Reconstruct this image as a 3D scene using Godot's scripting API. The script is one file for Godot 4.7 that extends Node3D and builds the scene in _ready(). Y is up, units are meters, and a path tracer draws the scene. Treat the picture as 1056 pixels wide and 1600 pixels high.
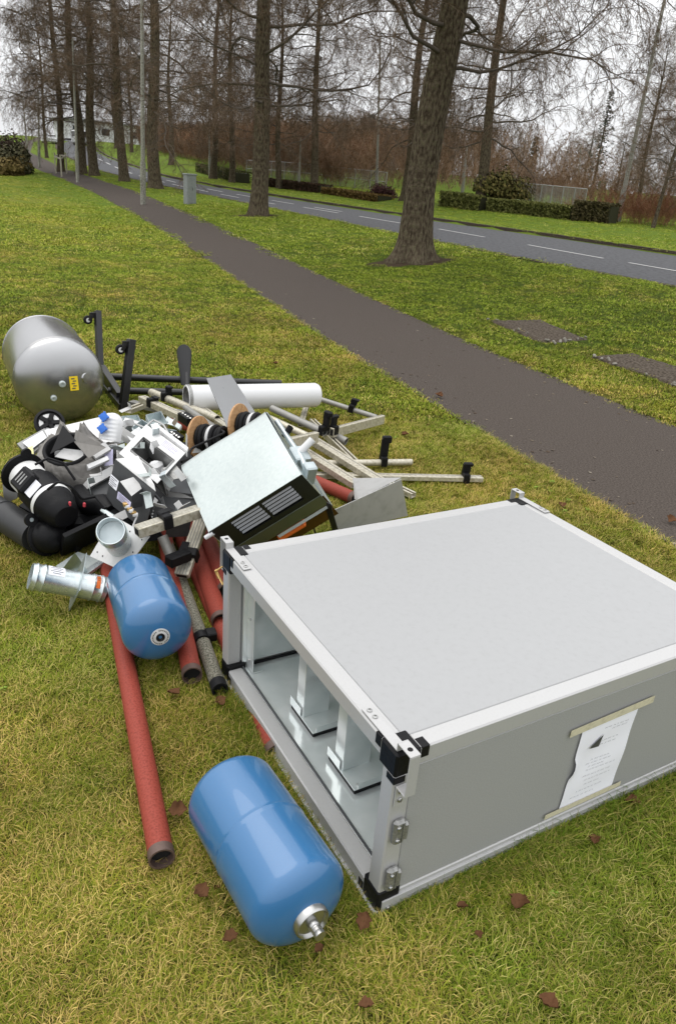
extends Node3D
# A heap of discarded ventilation parts on a lawn beside a tree-lined road, under an overcast sky.

class MB:
	# collects triangles; flat or smooth normals are given with each face
	var v := PackedVector3Array()
	var n := PackedVector3Array()
	var c := PackedColorArray()
	var uv := PackedVector2Array()
	var col := Color.WHITE
	var use_uv := false
	func tri(a: Vector3, b: Vector3, d: Vector3, na: Vector3, nb: Vector3, nd: Vector3, ua := Vector2.ZERO, ub := Vector2.ZERO, ud := Vector2.ZERO) -> void:
		if (b - a).cross(d - a).dot(na + nb + nd) > 0.0:
			var t := b; b = d; d = t
			t = nb; nb = nd; nd = t
			var u := ub; ub = ud; ud = u
		v.push_back(a); v.push_back(b); v.push_back(d)
		n.push_back(na); n.push_back(nb); n.push_back(nd)
		c.push_back(col); c.push_back(col); c.push_back(col)
		if use_uv:
			uv.push_back(ua); uv.push_back(ub); uv.push_back(ud)
	func flat(a: Vector3, b: Vector3, d: Vector3, out: Vector3) -> void:
		var m := (b - a).cross(d - a).normalized()
		if m.dot(out) < 0.0:
			m = -m
		tri(a, b, d, m, m, m)
	func quad(a: Vector3, b: Vector3, d: Vector3, e: Vector3, out: Vector3) -> void:
		var m := (d - a).cross(e - b).normalized()
		if m.dot(out) < 0.0:
			m = -m
		tri(a, b, d, m, m, m, Vector2(0, 0), Vector2(1, 0), Vector2(1, 1))
		tri(a, d, e, m, m, m, Vector2(0, 0), Vector2(1, 1), Vector2(0, 1))
	func hexa(p: Array) -> void:   # p[0..3] one face, p[4..7] the opposite one in the same order
		var mid := Vector3.ZERO
		for q in p:
			mid += q / 8.0
		for f in [[0, 1, 2, 3], [4, 5, 6, 7], [0, 1, 5, 4], [1, 2, 6, 5], [2, 3, 7, 6], [3, 0, 4, 7]]:
			var a: Vector3 = p[f[0]]; var b: Vector3 = p[f[1]]; var d: Vector3 = p[f[2]]; var e: Vector3 = p[f[3]]
			quad(a, b, d, e, (a + b + d + e) / 4.0 - mid)
	func slab(o: Vector3, a: Vector3, b: Vector3, th: float, down := Vector3(0, -1, 0)) -> void:   # a sheet with corners o, a, a+b-o, b and thickness th
		var m := (a - o).cross(b - o).normalized()
		if m.dot(down) < 0.0:
			m = -m
		m *= th
		var e := a + b - o
		hexa([o, a, e, b, o + m, a + m, e + m, b + m])
	func plate(a: Vector3, b: Vector3, d: Vector3, e: Vector3, th: float) -> void:
		var m := (d - a).cross(e - b).normalized() * th
		hexa([a, b, d, e, a + m, b + m, d + m, e + m])
	func box(t: Transform3D, s: Vector3, bev := 0.0) -> void:
		var h := s * 0.5
		if bev <= 0.0:
			hexa([t * Vector3(-h.x, -h.y, -h.z), t * Vector3(h.x, -h.y, -h.z), t * Vector3(h.x, h.y, -h.z), t * Vector3(-h.x, h.y, -h.z),
				t * Vector3(-h.x, -h.y, h.z), t * Vector3(h.x, -h.y, h.z), t * Vector3(h.x, h.y, h.z), t * Vector3(-h.x, h.y, h.z)])
			return
		var bv := minf(bev, minf(h.x, minf(h.y, h.z)) * 0.9)
		var P := func(sg: Vector3, ax: int) -> Vector3:
			var q := Vector3(h.x - bv, h.y - bv, h.z - bv)
			q[ax] = h[ax]
			return t * (q * sg)
		for ax in 3:
			var u := (ax + 1) % 3
			var w := (ax + 2) % 3
			for s0: float in [-1.0, 1.0]:
				var ps := []
				for k in [[-1.0, -1.0], [1.0, -1.0], [1.0, 1.0], [-1.0, 1.0]]:
					var sg := Vector3.ONE
					sg[ax] = s0; sg[u] = k[0]; sg[w] = k[1]
					ps.append(P.call(sg, ax))
				var out := Vector3.ZERO
				out[ax] = s0
				quad(ps[0], ps[1], ps[2], ps[3], t.basis * out)
			for s1: float in [-1.0, 1.0]:
				for s2: float in [-1.0, 1.0]:
					var g0 := Vector3.ONE
					g0[ax] = -1.0; g0[u] = s1; g0[w] = s2
					var g1 := g0
					g1[ax] = 1.0
					var out2 := Vector3.ZERO
					out2[u] = s1; out2[w] = s2
					quad(P.call(g0, u), P.call(g1, u), P.call(g1, w), P.call(g0, w), t.basis * out2)
		for s0: float in [-1.0, 1.0]:
			for s1: float in [-1.0, 1.0]:
				for s2: float in [-1.0, 1.0]:
					var g := Vector3(s0, s1, s2)
					flat(P.call(g, 0), P.call(g, 1), P.call(g, 2), t.basis * g)
	func bar(p0: Vector3, p1: Vector3, w: float, h: float, up := Vector3.UP, bev := 0.0015) -> void:   # w across, h along up
		var z := (p1 - p0).normalized()
		var x := up.cross(z).normalized()
		box(Transform3D(Basis(x, z.cross(x), z), (p0 + p1) * 0.5), Vector3(w, h, (p1 - p0).length()), bev)
	func channel(p0: Vector3, p1: Vector3, w: float, h: float, th: float, up := Vector3.UP, lip := 0.25) -> void:   # an open strut profile: web, flanges, returned lips, open towards up
		var z := (p1 - p0).normalized()
		var x := up.cross(z).normalized()
		var y := z.cross(x)
		bar(p0 - y * (h - th) * 0.5, p1 - y * (h - th) * 0.5, w, th, y, 0.0006)
		for s: float in [-1.0, 1.0]:
			bar(p0 + x * s * (w - th) * 0.5 + y * th * 0.5, p1 + x * s * (w - th) * 0.5 + y * th * 0.5, th, h - th, y, 0.0006)
			bar(p0 + x * s * (w * 0.5 - th - w * lip * 0.5) + y * (h - th) * 0.5, p1 + x * s * (w * 0.5 - th - w * lip * 0.5) + y * (h - th) * 0.5, w * lip, th, y, 0.0006)
	func frame_of(z: Vector3) -> Basis:
		var a := Vector3.UP if absf(z.y) < 0.9 else Vector3.RIGHT
		var x := a.cross(z).normalized()
		return Basis(x, z.cross(x), z)
	func tube(ps: Array, rs: Array, seg: int, caps := true) -> void:
		var m := ps.size()
		var z0: Vector3 = (ps[1] - ps[0]).normalized()
		var fr := frame_of(z0)
		var rings := []
		var dirs := []
		for i in m:
			var d: Vector3 = (ps[mini(i + 1, m - 1)] - ps[maxi(i - 1, 0)]).normalized()
			var x := (fr.x - d * fr.x.dot(d)).normalized()
			fr = Basis(x, d.cross(x), d)
			var ring := PackedVector3Array()
			var dr := PackedVector3Array()
			for k in seg:
				var q := TAU * k / seg
				var e := fr.x * cos(q) + fr.y * sin(q)
				dr.push_back(e)
				ring.push_back(ps[i] + e * rs[i])
			rings.append(ring); dirs.append(dr)
			if caps and (i == 0 or i == m - 1):
				for k in seg:
					var out := -d if i == 0 else d
					tri(ps[i], ring[k], ring[(k + 1) % seg], out, out, out)
		for i in m - 1:
			for k in seg:
				var k2 := (k + 1) % seg
				tri(rings[i][k], rings[i][k2], rings[i + 1][k2], dirs[i][k], dirs[i][k2], dirs[i + 1][k2])
				tri(rings[i][k], rings[i + 1][k2], rings[i + 1][k], dirs[i][k], dirs[i + 1][k2], dirs[i + 1][k])
	func pipe(p0: Vector3, p1: Vector3, r: float, wall: float, seg := 20) -> void:   # open tube with a wall
		var z := (p1 - p0).normalized()
		var l := (p1 - p0).length()
		lathe(Transform3D(frame_of(z), p0), [Vector2(r - wall, 0), Vector2(r, 0), Vector2(r, l), Vector2(r - wall, l), Vector2(r - wall, 0)], seg)
	func lathe(t: Transform3D, prof: Array, seg: int, crease := 0.75) -> void:   # prof: Vector2(radius, distance along z)
		var m := prof.size()
		var nn := []
		for i in m - 1:
			var d: Vector2 = prof[i + 1] - prof[i]
			nn.append(Vector2(d.y, -d.x).normalized())
		for i in m - 1:
			var n0: Vector2 = nn[i]
			var n1: Vector2 = nn[i]
			if i > 0 and nn[i - 1].dot(nn[i]) > crease:
				n0 = (nn[i - 1] + nn[i]).normalized()
			if i < m - 2 and nn[i + 1].dot(nn[i]) > crease:
				n1 = (nn[i + 1] + nn[i]).normalized()
			var a: Vector2 = prof[i]; var b: Vector2 = prof[i + 1]
			for k in seg:
				var q0 := TAU * k / seg
				var q1 := TAU * (k + 1) / seg
				var e0 := t.basis * Vector3(cos(q0), sin(q0), 0); var e1 := t.basis * Vector3(cos(q1), sin(q1), 0); var z := t.basis.z
				var a0 := t.origin + e0 * a.x + z * a.y; var a1 := t.origin + e1 * a.x + z * a.y
				var b0 := t.origin + e0 * b.x + z * b.y; var b1 := t.origin + e1 * b.x + z * b.y
				var na0 := e0 * n0.x + z * n0.y; var na1 := e1 * n0.x + z * n0.y; var nb0 := e0 * n1.x + z * n1.y; var nb1 := e1 * n1.x + z * n1.y
				if a.x > 1e-5:
					tri(a0, a1, b1, na0, na1, nb1)
				if b.x > 1e-5:
					tri(a0, b1, b0, na0, nb1, nb0)
	func disc(c0: Vector3, nrm: Vector3, r: float, th: float, seg := 20) -> void:   # a round plate, nrm pointing out of its front
		lathe(Transform3D(frame_of(nrm.normalized()), c0), [Vector2(0, -th), Vector2(r, -th), Vector2(r, 0), Vector2(0, 0)], seg)
	func grid(pts: Array, out := Vector3.UP, two_sided := 0.0) -> void:   # pts[i][j], smooth; two_sided: thickness
		var h := pts.size()
		var w: int = pts[0].size()
		var nr := []
		for i in h:
			var row := PackedVector3Array()
			for j in w:
				var du: Vector3 = pts[i][mini(j + 1, w - 1)] - pts[i][maxi(j - 1, 0)]
				var dv: Vector3 = pts[mini(i + 1, h - 1)][j] - pts[maxi(i - 1, 0)][j]
				var m := du.cross(dv).normalized()
				if m.dot(out) < 0.0 and out != Vector3.ZERO:
					m = -m
				row.push_back(m)
			nr.append(row)
		for i in h - 1:
			for j in w - 1:
				var a := Vector2(float(j) / (w - 1), float(i) / (h - 1)); var b := Vector2(float(j + 1) / (w - 1), float(i + 1) / (h - 1))
				tri(pts[i][j], pts[i][j + 1], pts[i + 1][j + 1], nr[i][j], nr[i][j + 1], nr[i + 1][j + 1], a, Vector2(b.x, a.y), b)
				tri(pts[i][j], pts[i + 1][j + 1], pts[i + 1][j], nr[i][j], nr[i + 1][j + 1], nr[i + 1][j], a, b, Vector2(a.x, b.y))
				if two_sided > 0.0:
					var k := -two_sided
					tri(pts[i][j] + nr[i][j] * k, pts[i][j + 1] + nr[i][j + 1] * k, pts[i + 1][j + 1] + nr[i + 1][j + 1] * k, -nr[i][j], -nr[i][j + 1], -nr[i + 1][j + 1])
					tri(pts[i][j] + nr[i][j] * k, pts[i + 1][j + 1] + nr[i + 1][j + 1] * k, pts[i + 1][j] + nr[i + 1][j] * k, -nr[i][j], -nr[i + 1][j + 1], -nr[i + 1][j])
	func mesh(at := Vector3.ZERO) -> ArrayMesh:
		var a := []
		a.resize(Mesh.ARRAY_MAX)
		var w := v
		if at != Vector3.ZERO:
			w = PackedVector3Array()
			w.resize(v.size())
			for i in v.size():
				w[i] = v[i] - at
		a[Mesh.ARRAY_VERTEX] = w
		a[Mesh.ARRAY_NORMAL] = n
		a[Mesh.ARRAY_COLOR] = c
		if use_uv:
			a[Mesh.ARRAY_TEX_UV] = uv
		var m := ArrayMesh.new()
		m.add_surface_from_arrays(Mesh.PRIMITIVE_TRIANGLES, a)
		return m

var M := {}
var used := {}
var rng := RandomNumberGenerator.new()
var noise := FastNoiseLite.new()
var noise2 := FastNoiseLite.new()

func V(x: float, y: float, z: float) -> Vector3:   # x along the box, y away from the camera, z up
	return Vector3(x, z, -y)

func numbered(nm: String) -> String:
	if not used.has(nm):
		used[nm] = 0
		return nm
	used[nm] += 1
	return "%s_%03d" % [nm, used[nm]]

func tag(o: Node, label: String, category: String, group := "") -> void:
	o.set_meta("label", label)
	o.set_meta("category", category)
	if group != "":
		o.set_meta("group", group)

func thing(nm: String, label: String, category: String, at := Vector3.ZERO, group := "") -> Node3D:
	var o := Node3D.new()
	o.name = numbered(nm)
	add_child(o, true)
	o.position = at
	tag(o, label, category, group)
	return o

func origin_of(o: Node) -> Vector3:
	var p := Vector3.ZERO
	while o != self and o != null:
		p += o.position
		o = o.get_parent()
	return p

func part(o: Node3D, nm: String, mb: MB, mat: Material, label := "") -> MeshInstance3D:
	var m := MeshInstance3D.new()
	m.name = nm
	m.mesh = mb.mesh(origin_of(o))
	m.material_override = mat
	o.add_child(m, true)
	if label != "":
		m.set_meta("label", label)
	return m

func single(nm: String, label: String, category: String, mb: MB, mat: Material, group := "") -> MeshInstance3D:
	var lo := Vector3.INF
	var hi := -Vector3.INF
	for p in mb.v:
		lo = lo.min(p)
		hi = hi.max(p)
	var m := MeshInstance3D.new()
	m.name = numbered(nm)
	var at := Vector3((lo.x + hi.x) * 0.5, lo.y, (lo.z + hi.z) * 0.5)
	m.mesh = mb.mesh(at)
	m.position = at
	m.material_override = mat
	add_child(m, true)
	tag(m, label, category, group)
	return m

func struct(nm: String, mb: MB, mat: Material, kind := "structure") -> MeshInstance3D:
	var m := MeshInstance3D.new()
	m.name = numbered(nm)
	m.mesh = mb.mesh()
	m.material_override = mat
	m.set_meta("kind", kind)
	var says := {"ground": ["gently rising lawn ground under the whole scene", "ground"], "footpath": ["dark brown tarmac footpath crossing the lawn", "footpath"], "road": ["grey tarmac road curving uphill between the tree rows", "road"],
		"kerb": ["low worn kerb along the road's edge", "kerb"], "road_marking": ["white painted dash on the road", "road marking"], "bare_soil": ["bare brown soil ringing a tree's foot on the verge", "soil"]}
	if says.has(nm):
		m.set_meta("label", says[nm][0])
		m.set_meta("category", says[nm][1])
	add_child(m, true)
	return m

func ramp(stops: Array) -> Gradient:
	var g := Gradient.new()
	g.offsets = PackedFloat32Array()
	var o := PackedFloat32Array()
	var k := PackedColorArray()
	for s in stops:
		o.push_back(s[0])
		k.push_back(s[1])
	g.offsets = o
	g.colors = k
	return g

func ntex(freq: float, stops: Array, sd := 1, kind := FastNoiseLite.TYPE_SIMPLEX_SMOOTH, oct := 5, size := 512, normal := 0.0) -> NoiseTexture2D:
	var f := FastNoiseLite.new()
	f.noise_type = kind
	f.frequency = freq
	f.seed = sd
	f.fractal_octaves = oct
	if kind == FastNoiseLite.TYPE_CELLULAR:
		f.cellular_return_type = FastNoiseLite.RETURN_CELL_VALUE
		f.fractal_type = FastNoiseLite.FRACTAL_NONE
	var t := NoiseTexture2D.new()
	t.width = size; t.height = size
	t.seamless = true
	t.noise = f
	if normal > 0.0:
		t.as_normal_map = true
		t.bump_strength = normal
	else:
		t.color_ramp = ramp(stops)
	return t

func L(r: float, g: float, b: float) -> Color:   # a linear base colour
	return Color(r, g, b).linear_to_srgb()

func mat(col: Color, rough: float, metal := 0.0, tex: Texture2D = null, scale := 1.0, nrm: Texture2D = null, nscale := 1.0, rtex: Texture2D = null) -> StandardMaterial3D:
	var m := StandardMaterial3D.new()
	m.albedo_color = col
	m.roughness = rough
	m.metallic = metal
	if tex != null:
		m.albedo_texture = tex
	if rtex != null:
		m.roughness_texture = rtex
	if nrm != null:
		m.normal_enabled = true
		m.normal_texture = nrm
		m.normal_scale = nscale
	if tex != null or nrm != null or rtex != null:
		m.uv1_triplanar = true
		m.uv1_scale = Vector3(scale, scale, scale)
	return m

func sstep(a: float, b: float, x: float) -> float:
	var t := clampf((x - a) / (b - a), 0.0, 1.0)
	return t * t * (3.0 - 2.0 * t)

var GP := [[10.0, 0.0], [30.0, 0.018], [45.0, 0.028], [80.0, 0.034], [160.0, 0.034], [200.0, 0.0]]
func G(y: float) -> float:
	var z := 0.0
	for i in GP.size() - 1:
		var a: float = GP[i][0]
		if y <= a:
			break
		var b: float = GP[i + 1][0]
		var t := minf(y, b) - a
		z += GP[i][1] * t + 0.5 * (GP[i + 1][1] - GP[i][1]) / (b - a) * t * t
	return z

func H(x: float, y: float) -> float:   # height of the land
	return 0.45 * sstep(4.6, 10.2, x) + 0.35 * sstep(20.5, 25.0, x) + 0.25 * sstep(26.0, 45.0, x) + G(y)

# edges of the footpath and of the road as (x at y) tables
var PATHY := [-60.0, -8.0, 1.1, 2.65, 5.9, 9.75, 15.8, 24.0, 34.3, 43.6, 53.0, 80.0, 130.0, 230.0]
var PATHL := [1.6, 2.1, 2.58, 2.78, 3.2, 3.87, 4.92, 6.0, 6.9, 7.3, 7.4, 9.5, 17.5, 40.0]
var PATHW := [1.8, 1.8, 1.84, 1.83, 1.80, 1.76, 1.68, 1.68, 1.7, 1.6, 1.6, 1.6, 1.6, 1.6]
var ROADY := [-60.0, 0.0, 10.0, 20.0, 28.0, 36.0, 44.0, 53.0, 80.0, 105.0, 131.0, 170.0, 230.0]
var ROADL := [9.8, 10.5, 10.75, 11.45, 11.7, 11.5, 11.2, 11.3, 14.2, 18.0, 22.6, 31.0, 46.0]
var ROADR := [20.0, 20.0, 20.0, 19.9, 18.6, 17.2, 15.9, 15.6, 19.0, 22.9, 27.6, 36.0, 51.0]
func look(ys: Array, xs: Array, y: float) -> float:
	for i in ys.size() - 1:
		if y <= ys[i + 1]:
			return lerpf(xs[i], xs[i + 1], clampf((y - ys[i]) / (ys[i + 1] - ys[i]), 0.0, 1.0))
	return xs[-1]
func path_l(y: float) -> float: return look(PATHY, PATHL, y)
func path_r(y: float) -> float: return path_l(y) + look(PATHY, PATHW, y)
func road_l(y: float) -> float: return look(ROADY, ROADL, y)
func road_r(y: float) -> float: return look(ROADY, ROADR, y)
func inside(p: Vector2, poly: Array) -> bool:
	return Geometry2D.is_point_in_polygon(p, PackedVector2Array(poly))

func ground_at(x: float, y: float) -> float:   # the lawn's own surface: land, small bumps, sunk under path and road
	var d := maxf(x - path_r(y), path_l(y) - x)
	var e := maxf(x - road_r(y), road_l(y) - x)
	var lift := 0.03 * sstep(-0.08, 0.06, d) - 0.03
	var dip := -0.16 * (1.0 - sstep(-0.15, 0.12, e))
	var bump := (noise.get_noise_2d(x * 0.9, y * 0.9) * 0.02 + noise.get_noise_2d(x * 4.0 + 50.0, y * 4.0) * 0.008) * sstep(0.0, 0.3, minf(d, e))
	return H(x, y) + lift + dip + bump + 0.012 - 0.020 * sstep(0.15, 0.7, path_l(y) - x)

func lawn(x: float, y: float) -> Vector3:
	return V(x, y, ground_at(x, y))

func sky_image() -> ImageTexture:   # an overcast: brighter towards the zenith, with soft mottled cloud
	var w := 384
	var h := 192
	var im := Image.create(w, h, false, Image.FORMAT_RGBF)
	var f := FastNoiseLite.new()
	f.seed = 9
	f.frequency = 1.6
	f.fractal_octaves = 5
	for j in h:
		var el := (0.5 - (j + 0.5) / h) * PI
		for i in w:
			var az := TAU * i / w
			var d := Vector3(cos(el) * cos(az), sin(el), cos(el) * sin(az))
			var s := maxf(d.y, 0.0)
			var b := 0.62 + 0.88 * s
			var q := d / (0.25 + s)
			b *= 1.0 + 0.10 * f.get_noise_3d(q.x, q.y * 0.3, q.z) 
			if d.y < 0.0:
				b = lerpf(b, 0.12, sstep(0.0, 0.06, -d.y))
			im.set_pixel(i, j, Color(b * 0.985, b * 0.995, b * 1.015))
	return ImageTexture.create_from_image(im)

func setup_view() -> void:
	var cam := Camera3D.new()
	cam.transform = Transform3D(Basis(Vector3(0.8715, 0.0744, 0.4847), Vector3(0.1403, 0.9092, -0.3919), Vector3(-0.4698, 0.4096, 0.782)), Vector3(-0.7995, 1.646, 0.9905))
	cam.fov = 69.9289
	cam.near = 0.05
	cam.far = 1500.0
	add_child(cam)
	cam.make_current()
	var we := WorldEnvironment.new()
	var e := Environment.new()
	e.background_mode = Environment.BG_SKY
	var sk := Sky.new()
	var pm := PanoramaSkyMaterial.new()
	pm.panorama = sky_image()
	sk.sky_material = pm
	e.sky = sk
	e.tonemap_mode = Environment.TONE_MAPPER_LINEAR
	e.tonemap_exposure = 1.38
	e.sdfgi_enabled = true
	e.ssao_enabled = true
	e.ssil_enabled = true
	we.environment = e
	add_child(we)
	var sun := DirectionalLight3D.new()
	sun.light_energy = 0.22
	sun.light_color = Color(1.0, 0.97, 0.93)
	sun.light_angular_distance = 50.0
	sun.shadow_enabled = true
	sun.look_at_from_position(V(-2.0, 3.0, 9), Vector3.ZERO)
	add_child(sun)

func make_materials() -> void:
	var spangle := ntex(0.035, [[0.0, Color(0.92, 0.94, 0.945)], [1.0, Color(0.99, 1.0, 1.0)]], 3, FastNoiseLite.TYPE_CELLULAR, 1)
	var rough1 := ntex(0.02, [[0.0, Color(0.72, 0.72, 0.72)], [0.5, Color(0.85, 0.85, 0.85)], [1.0, Color(1, 1, 1)]], 4)
	var fine := ntex(0.09, [], 5, FastNoiseLite.TYPE_SIMPLEX_SMOOTH, 4, 512, 3.0)
	var dirt := ntex(0.012, [[0.0, Color(0.86, 0.86, 0.85)], [0.45, Color(0.97, 0.97, 0.97)], [1.0, Color(1, 1, 1)]], 6)
	var clean := ntex(0.05, [[0.0, Color(0.965, 0.965, 0.96)], [0.3, Color(0.99, 0.99, 0.99)], [1.0, Color(1, 1, 1)]], 26, FastNoiseLite.TYPE_SIMPLEX, 6)
	M.galv = mat(L(0.66, 0.70, 0.71), 0.34, 0.8, spangle, 6.0, null, 1.0, rough1)
	M.galv_dull = mat(L(0.50, 0.54, 0.55), 0.48, 0.85, spangle, 4.0, null, 1.0, rough1)
	M.galv_bright = mat(L(0.57, 0.605, 0.59), 0.40, 0.4, spangle, 7.0, null, 1.0, rough1)
	M.panel_top = mat(L(0.345, 0.349, 0.352), 0.5, 0.0, clean, 1.1, fine, 0.05, rough1)
	M.galv_in = mat(L(0.87, 0.90, 0.895), 0.15, 0.48, ntex(0.006, [[0.0, Color(0.9, 0.92, 0.92)], [1.0, Color(1, 1, 1)]], 27), 2.0)
	M.panel_side = mat(L(0.36, 0.364, 0.364), 0.45, 0.0, ntex(0.16, [[0.0, Color(0.90, 0.90, 0.89)], [0.6, Color(0.97, 0.97, 0.965)], [1.0, Color(1, 1, 1)]], 7), 2.4, fine, 0.05)
	M.frame = mat(L(0.475, 0.474, 0.47), 0.40, 0.2, clean, 3.0)
	M.black_plastic = mat(L(0.007, 0.007, 0.008), 0.46, 0.0, null, 1.0, fine, 0.15)
	M.black_paint = mat(L(0.009, 0.009, 0.010), 0.36, 0.0, dirt, 2.0)
	M.black_rubber = mat(L(0.011, 0.011, 0.012), 0.6)
	M.dark_pipe = mat(L(0.026, 0.027, 0.029), 0.5, 0.0, dirt, 2.0)
	M.cast = mat(L(0.40, 0.40, 0.39), 0.42, 0.6, rough1, 8.0)
	M.screw = mat(L(0.45, 0.45, 0.44), 0.3, 0.95)
	M.blue = mat(L(0.040, 0.172, 0.375), 0.28, 0.0, ntex(0.3, [[0.0, Color(0.86, 0.89, 0.91)], [0.3, Color(0.9, 0.91, 0.92)], [0.74, Color(0.91, 0.92, 0.93)], [0.84, Color(1.0, 1.0, 1.0)]], 8, FastNoiseLite.TYPE_SIMPLEX, 3), 3.4, ntex(0.05, [], 12, FastNoiseLite.TYPE_SIMPLEX_SMOOTH, 3, 512, 1.5), 0.08)
	M.blue.clearcoat_enabled = true
	M.blue.clearcoat = 0.75
	M.blue.clearcoat_roughness = 0.035
	M.silver = mat(L(0.40, 0.402, 0.405), 0.26, 0.93)
	M.slat_chrome = mat(L(0.24, 0.245, 0.25), 0.28, 0.9)
	M.amber = mat(L(0.12, 0.06, 0.014), 0.2, 0.5)
	M.red = mat(L(0.285, 0.056, 0.038), 0.55, 0.0, ntex(0.02, [[0.0, Color(0.74, 0.70, 0.68)], [0.3, Color(0.90, 0.88, 0.87)], [0.6, Color(1, 1, 1)], [1.0, Color(1, 1, 1)]], 10, FastNoiseLite.TYPE_SIMPLEX, 6), 9.0, fine, 0.12)
	M.collar = mat(L(0.13, 0.085, 0.07), 0.6, 0.3, dirt, 6.0)
	M.mottled = mat(L(0.27, 0.265, 0.235), 0.7, 0.1, ntex(0.03, [[0.0, Color(0.35, 0.36, 0.32)], [0.4, Color(0.62, 0.61, 0.55)], [0.6, Color(0.9, 0.88, 0.82)], [1.0, Color(1, 1, 1)]], 11, FastNoiseLite.TYPE_SIMPLEX, 6), 6.0, fine, 0.3)
	M.alu = mat(L(0.60, 0.575, 0.50), 0.42, 0.4, ntex(0.015, [[0.0, Color(0.72, 0.70, 0.64)], [0.5, Color(0.94, 0.93, 0.9)], [1.0, Color(1, 1, 1)]], 13, FastNoiseLite.TYPE_SIMPLEX, 6), 4.0)
	M.alu_grey = mat(L(0.30, 0.295, 0.275), 0.5, 0.45, dirt, 5.0)
	M.white_plastic = mat(L(0.68, 0.685, 0.69), 0.33, 0.0, clean, 2.0)
	M.white_paint = mat(L(0.72, 0.72, 0.715), 0.4, 0.0, dirt, 3.0)
	M.grey_sheet = mat(L(0.47, 0.47, 0.465), 0.5, 0.1, dirt, 2.0)
	M.grey_dark = mat(L(0.085, 0.088, 0.092), 0.45, 0.3, dirt, 3.0)
	M.steel_dark = mat(L(0.30, 0.305, 0.31), 0.36, 0.75, clean, 3.0, null, 1.0, rough1)
	M.paper = mat(L(0.76, 0.77, 0.82), 0.85)
	M.tape = mat(L(0.62, 0.58, 0.42), 0.6, 0.0, dirt, 8.0)
	M.ply = mat(L(0.55, 0.34, 0.17), 0.7, 0.0, ntex(0.02, [[0.0, Color(0.7, 0.62, 0.55)], [0.5, Color(0.93, 0.9, 0.87)], [1.0, Color(1, 1, 1)]], 14), 5.0)
	M.fabric = mat(L(0.25, 0.238, 0.222), 0.72, 0.0, dirt, 6.0, fine, 0.4)
	M.yellow = mat(L(0.80, 0.57, 0.01), 0.45)
	M.blue_knob = mat(L(0.02, 0.14, 0.55), 0.4)
	M.orange = mat(L(0.75, 0.16, 0.02), 0.5)
	M.pink = mat(L(0.55, 0.06, 0.08), 0.5)
	M.brass = mat(L(0.75, 0.50, 0.2), 0.35, 0.9)
	M.lilac = mat(L(0.55, 0.53, 0.72), 0.6)
	M.hole = mat(L(0.006, 0.006, 0.006), 0.9)
	M.mark_ink = mat(L(0.05, 0.05, 0.055), 0.8)
	M.bark = mat(L(0.135, 0.110, 0.083), 0.9, 0.0, ntex(0.02, [[0.0, Color(0.38, 0.36, 0.34)], [0.4, Color(0.75, 0.73, 0.7)], [0.7, Color(1, 1, 0.97)], [1.0, Color(0.85, 1.0, 0.75)]], 15, FastNoiseLite.TYPE_SIMPLEX, 6), 1.0, ntex(0.04, [], 16, FastNoiseLite.TYPE_SIMPLEX, 5, 512, 8.0), 0.9)
	M.bark.uv1_scale = Vector3(1.6, 0.5, 1.6)
	M.branch = mat(L(0.115, 0.096, 0.078), 0.9, 0.0, dirt, 2.0)
	M.twig = mat(Color.WHITE, 0.9)
	M.twig.vertex_color_use_as_albedo = true
	M.grass = mat(Color.WHITE, 0.75)
	M.grass.vertex_color_use_as_albedo = true
	M.grass.backlight = Color(0.35, 0.35, 0.2)
	M.leafy = mat(Color.WHITE, 0.6)
	M.leafy.vertex_color_use_as_albedo = true
	M.leafy.backlight = Color(0.2, 0.2, 0.1)
	M.lawn = mat(Color.WHITE, 0.95, 0.0, ntex(0.03, [[0.0, Color(0.66, 0.64, 0.56)], [0.35, Color(0.84, 0.84, 0.76)], [0.6, Color(0.96, 0.98, 0.92)], [1.0, Color(1, 1, 1)]], 17, FastNoiseLite.TYPE_SIMPLEX, 6), 0.9, fine, 0.8)
	M.lawn.uv1_world_triplanar = true
	M.lawn.vertex_color_use_as_albedo = true
	M.tarmac_path = mat(L(0.086, 0.070, 0.059), 0.9, 0.0, ntex(0.10, [[0.0, Color(0.6, 0.58, 0.56)], [0.35, Color(0.84, 0.84, 0.84)], [0.62, Color(0.91, 0.91, 0.91)], [0.75, Color(1, 1, 1)], [1.0, Color(1, 1, 1)]], 18, FastNoiseLite.TYPE_SIMPLEX, 5), 1.0, fine, 0.7)
	M.tarmac_path.uv1_world_triplanar = true
	M.tarmac_road = mat(L(0.105, 0.106, 0.112), 0.85, 0.0, ntex(0.03, [[0.0, Color(0.72, 0.72, 0.72)], [0.5, Color(0.9, 0.9, 0.9)], [1.0, Color(1, 1, 1)]], 19, FastNoiseLite.TYPE_SIMPLEX, 6), 0.35, fine, 0.4)
	M.tarmac_road.uv1_world_triplanar = true
	M.road_paint = mat(L(0.62, 0.62, 0.60), 0.7, 0.0, ntex(0.05, [[0.0, Color(0.55, 0.55, 0.55)], [0.4, Color(0.93, 0.93, 0.93)], [1.0, Color(1, 1, 1)]], 20), 1.2)
	M.concrete = mat(L(0.10, 0.082, 0.063), 0.95, 0.0, ntex(0.03, [[0.0, Color(0.45, 0.42, 0.4)], [0.45, Color(0.8, 0.78, 0.76)], [0.7, Color(1, 1, 1)], [1.0, Color(1, 1, 1)]], 21, FastNoiseLite.TYPE_SIMPLEX, 6), 1.4, fine, 0.9)
	M.stone = mat(L(0.24, 0.225, 0.19), 0.95, 0.0, dirt, 5.0, fine, 0.6)
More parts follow.
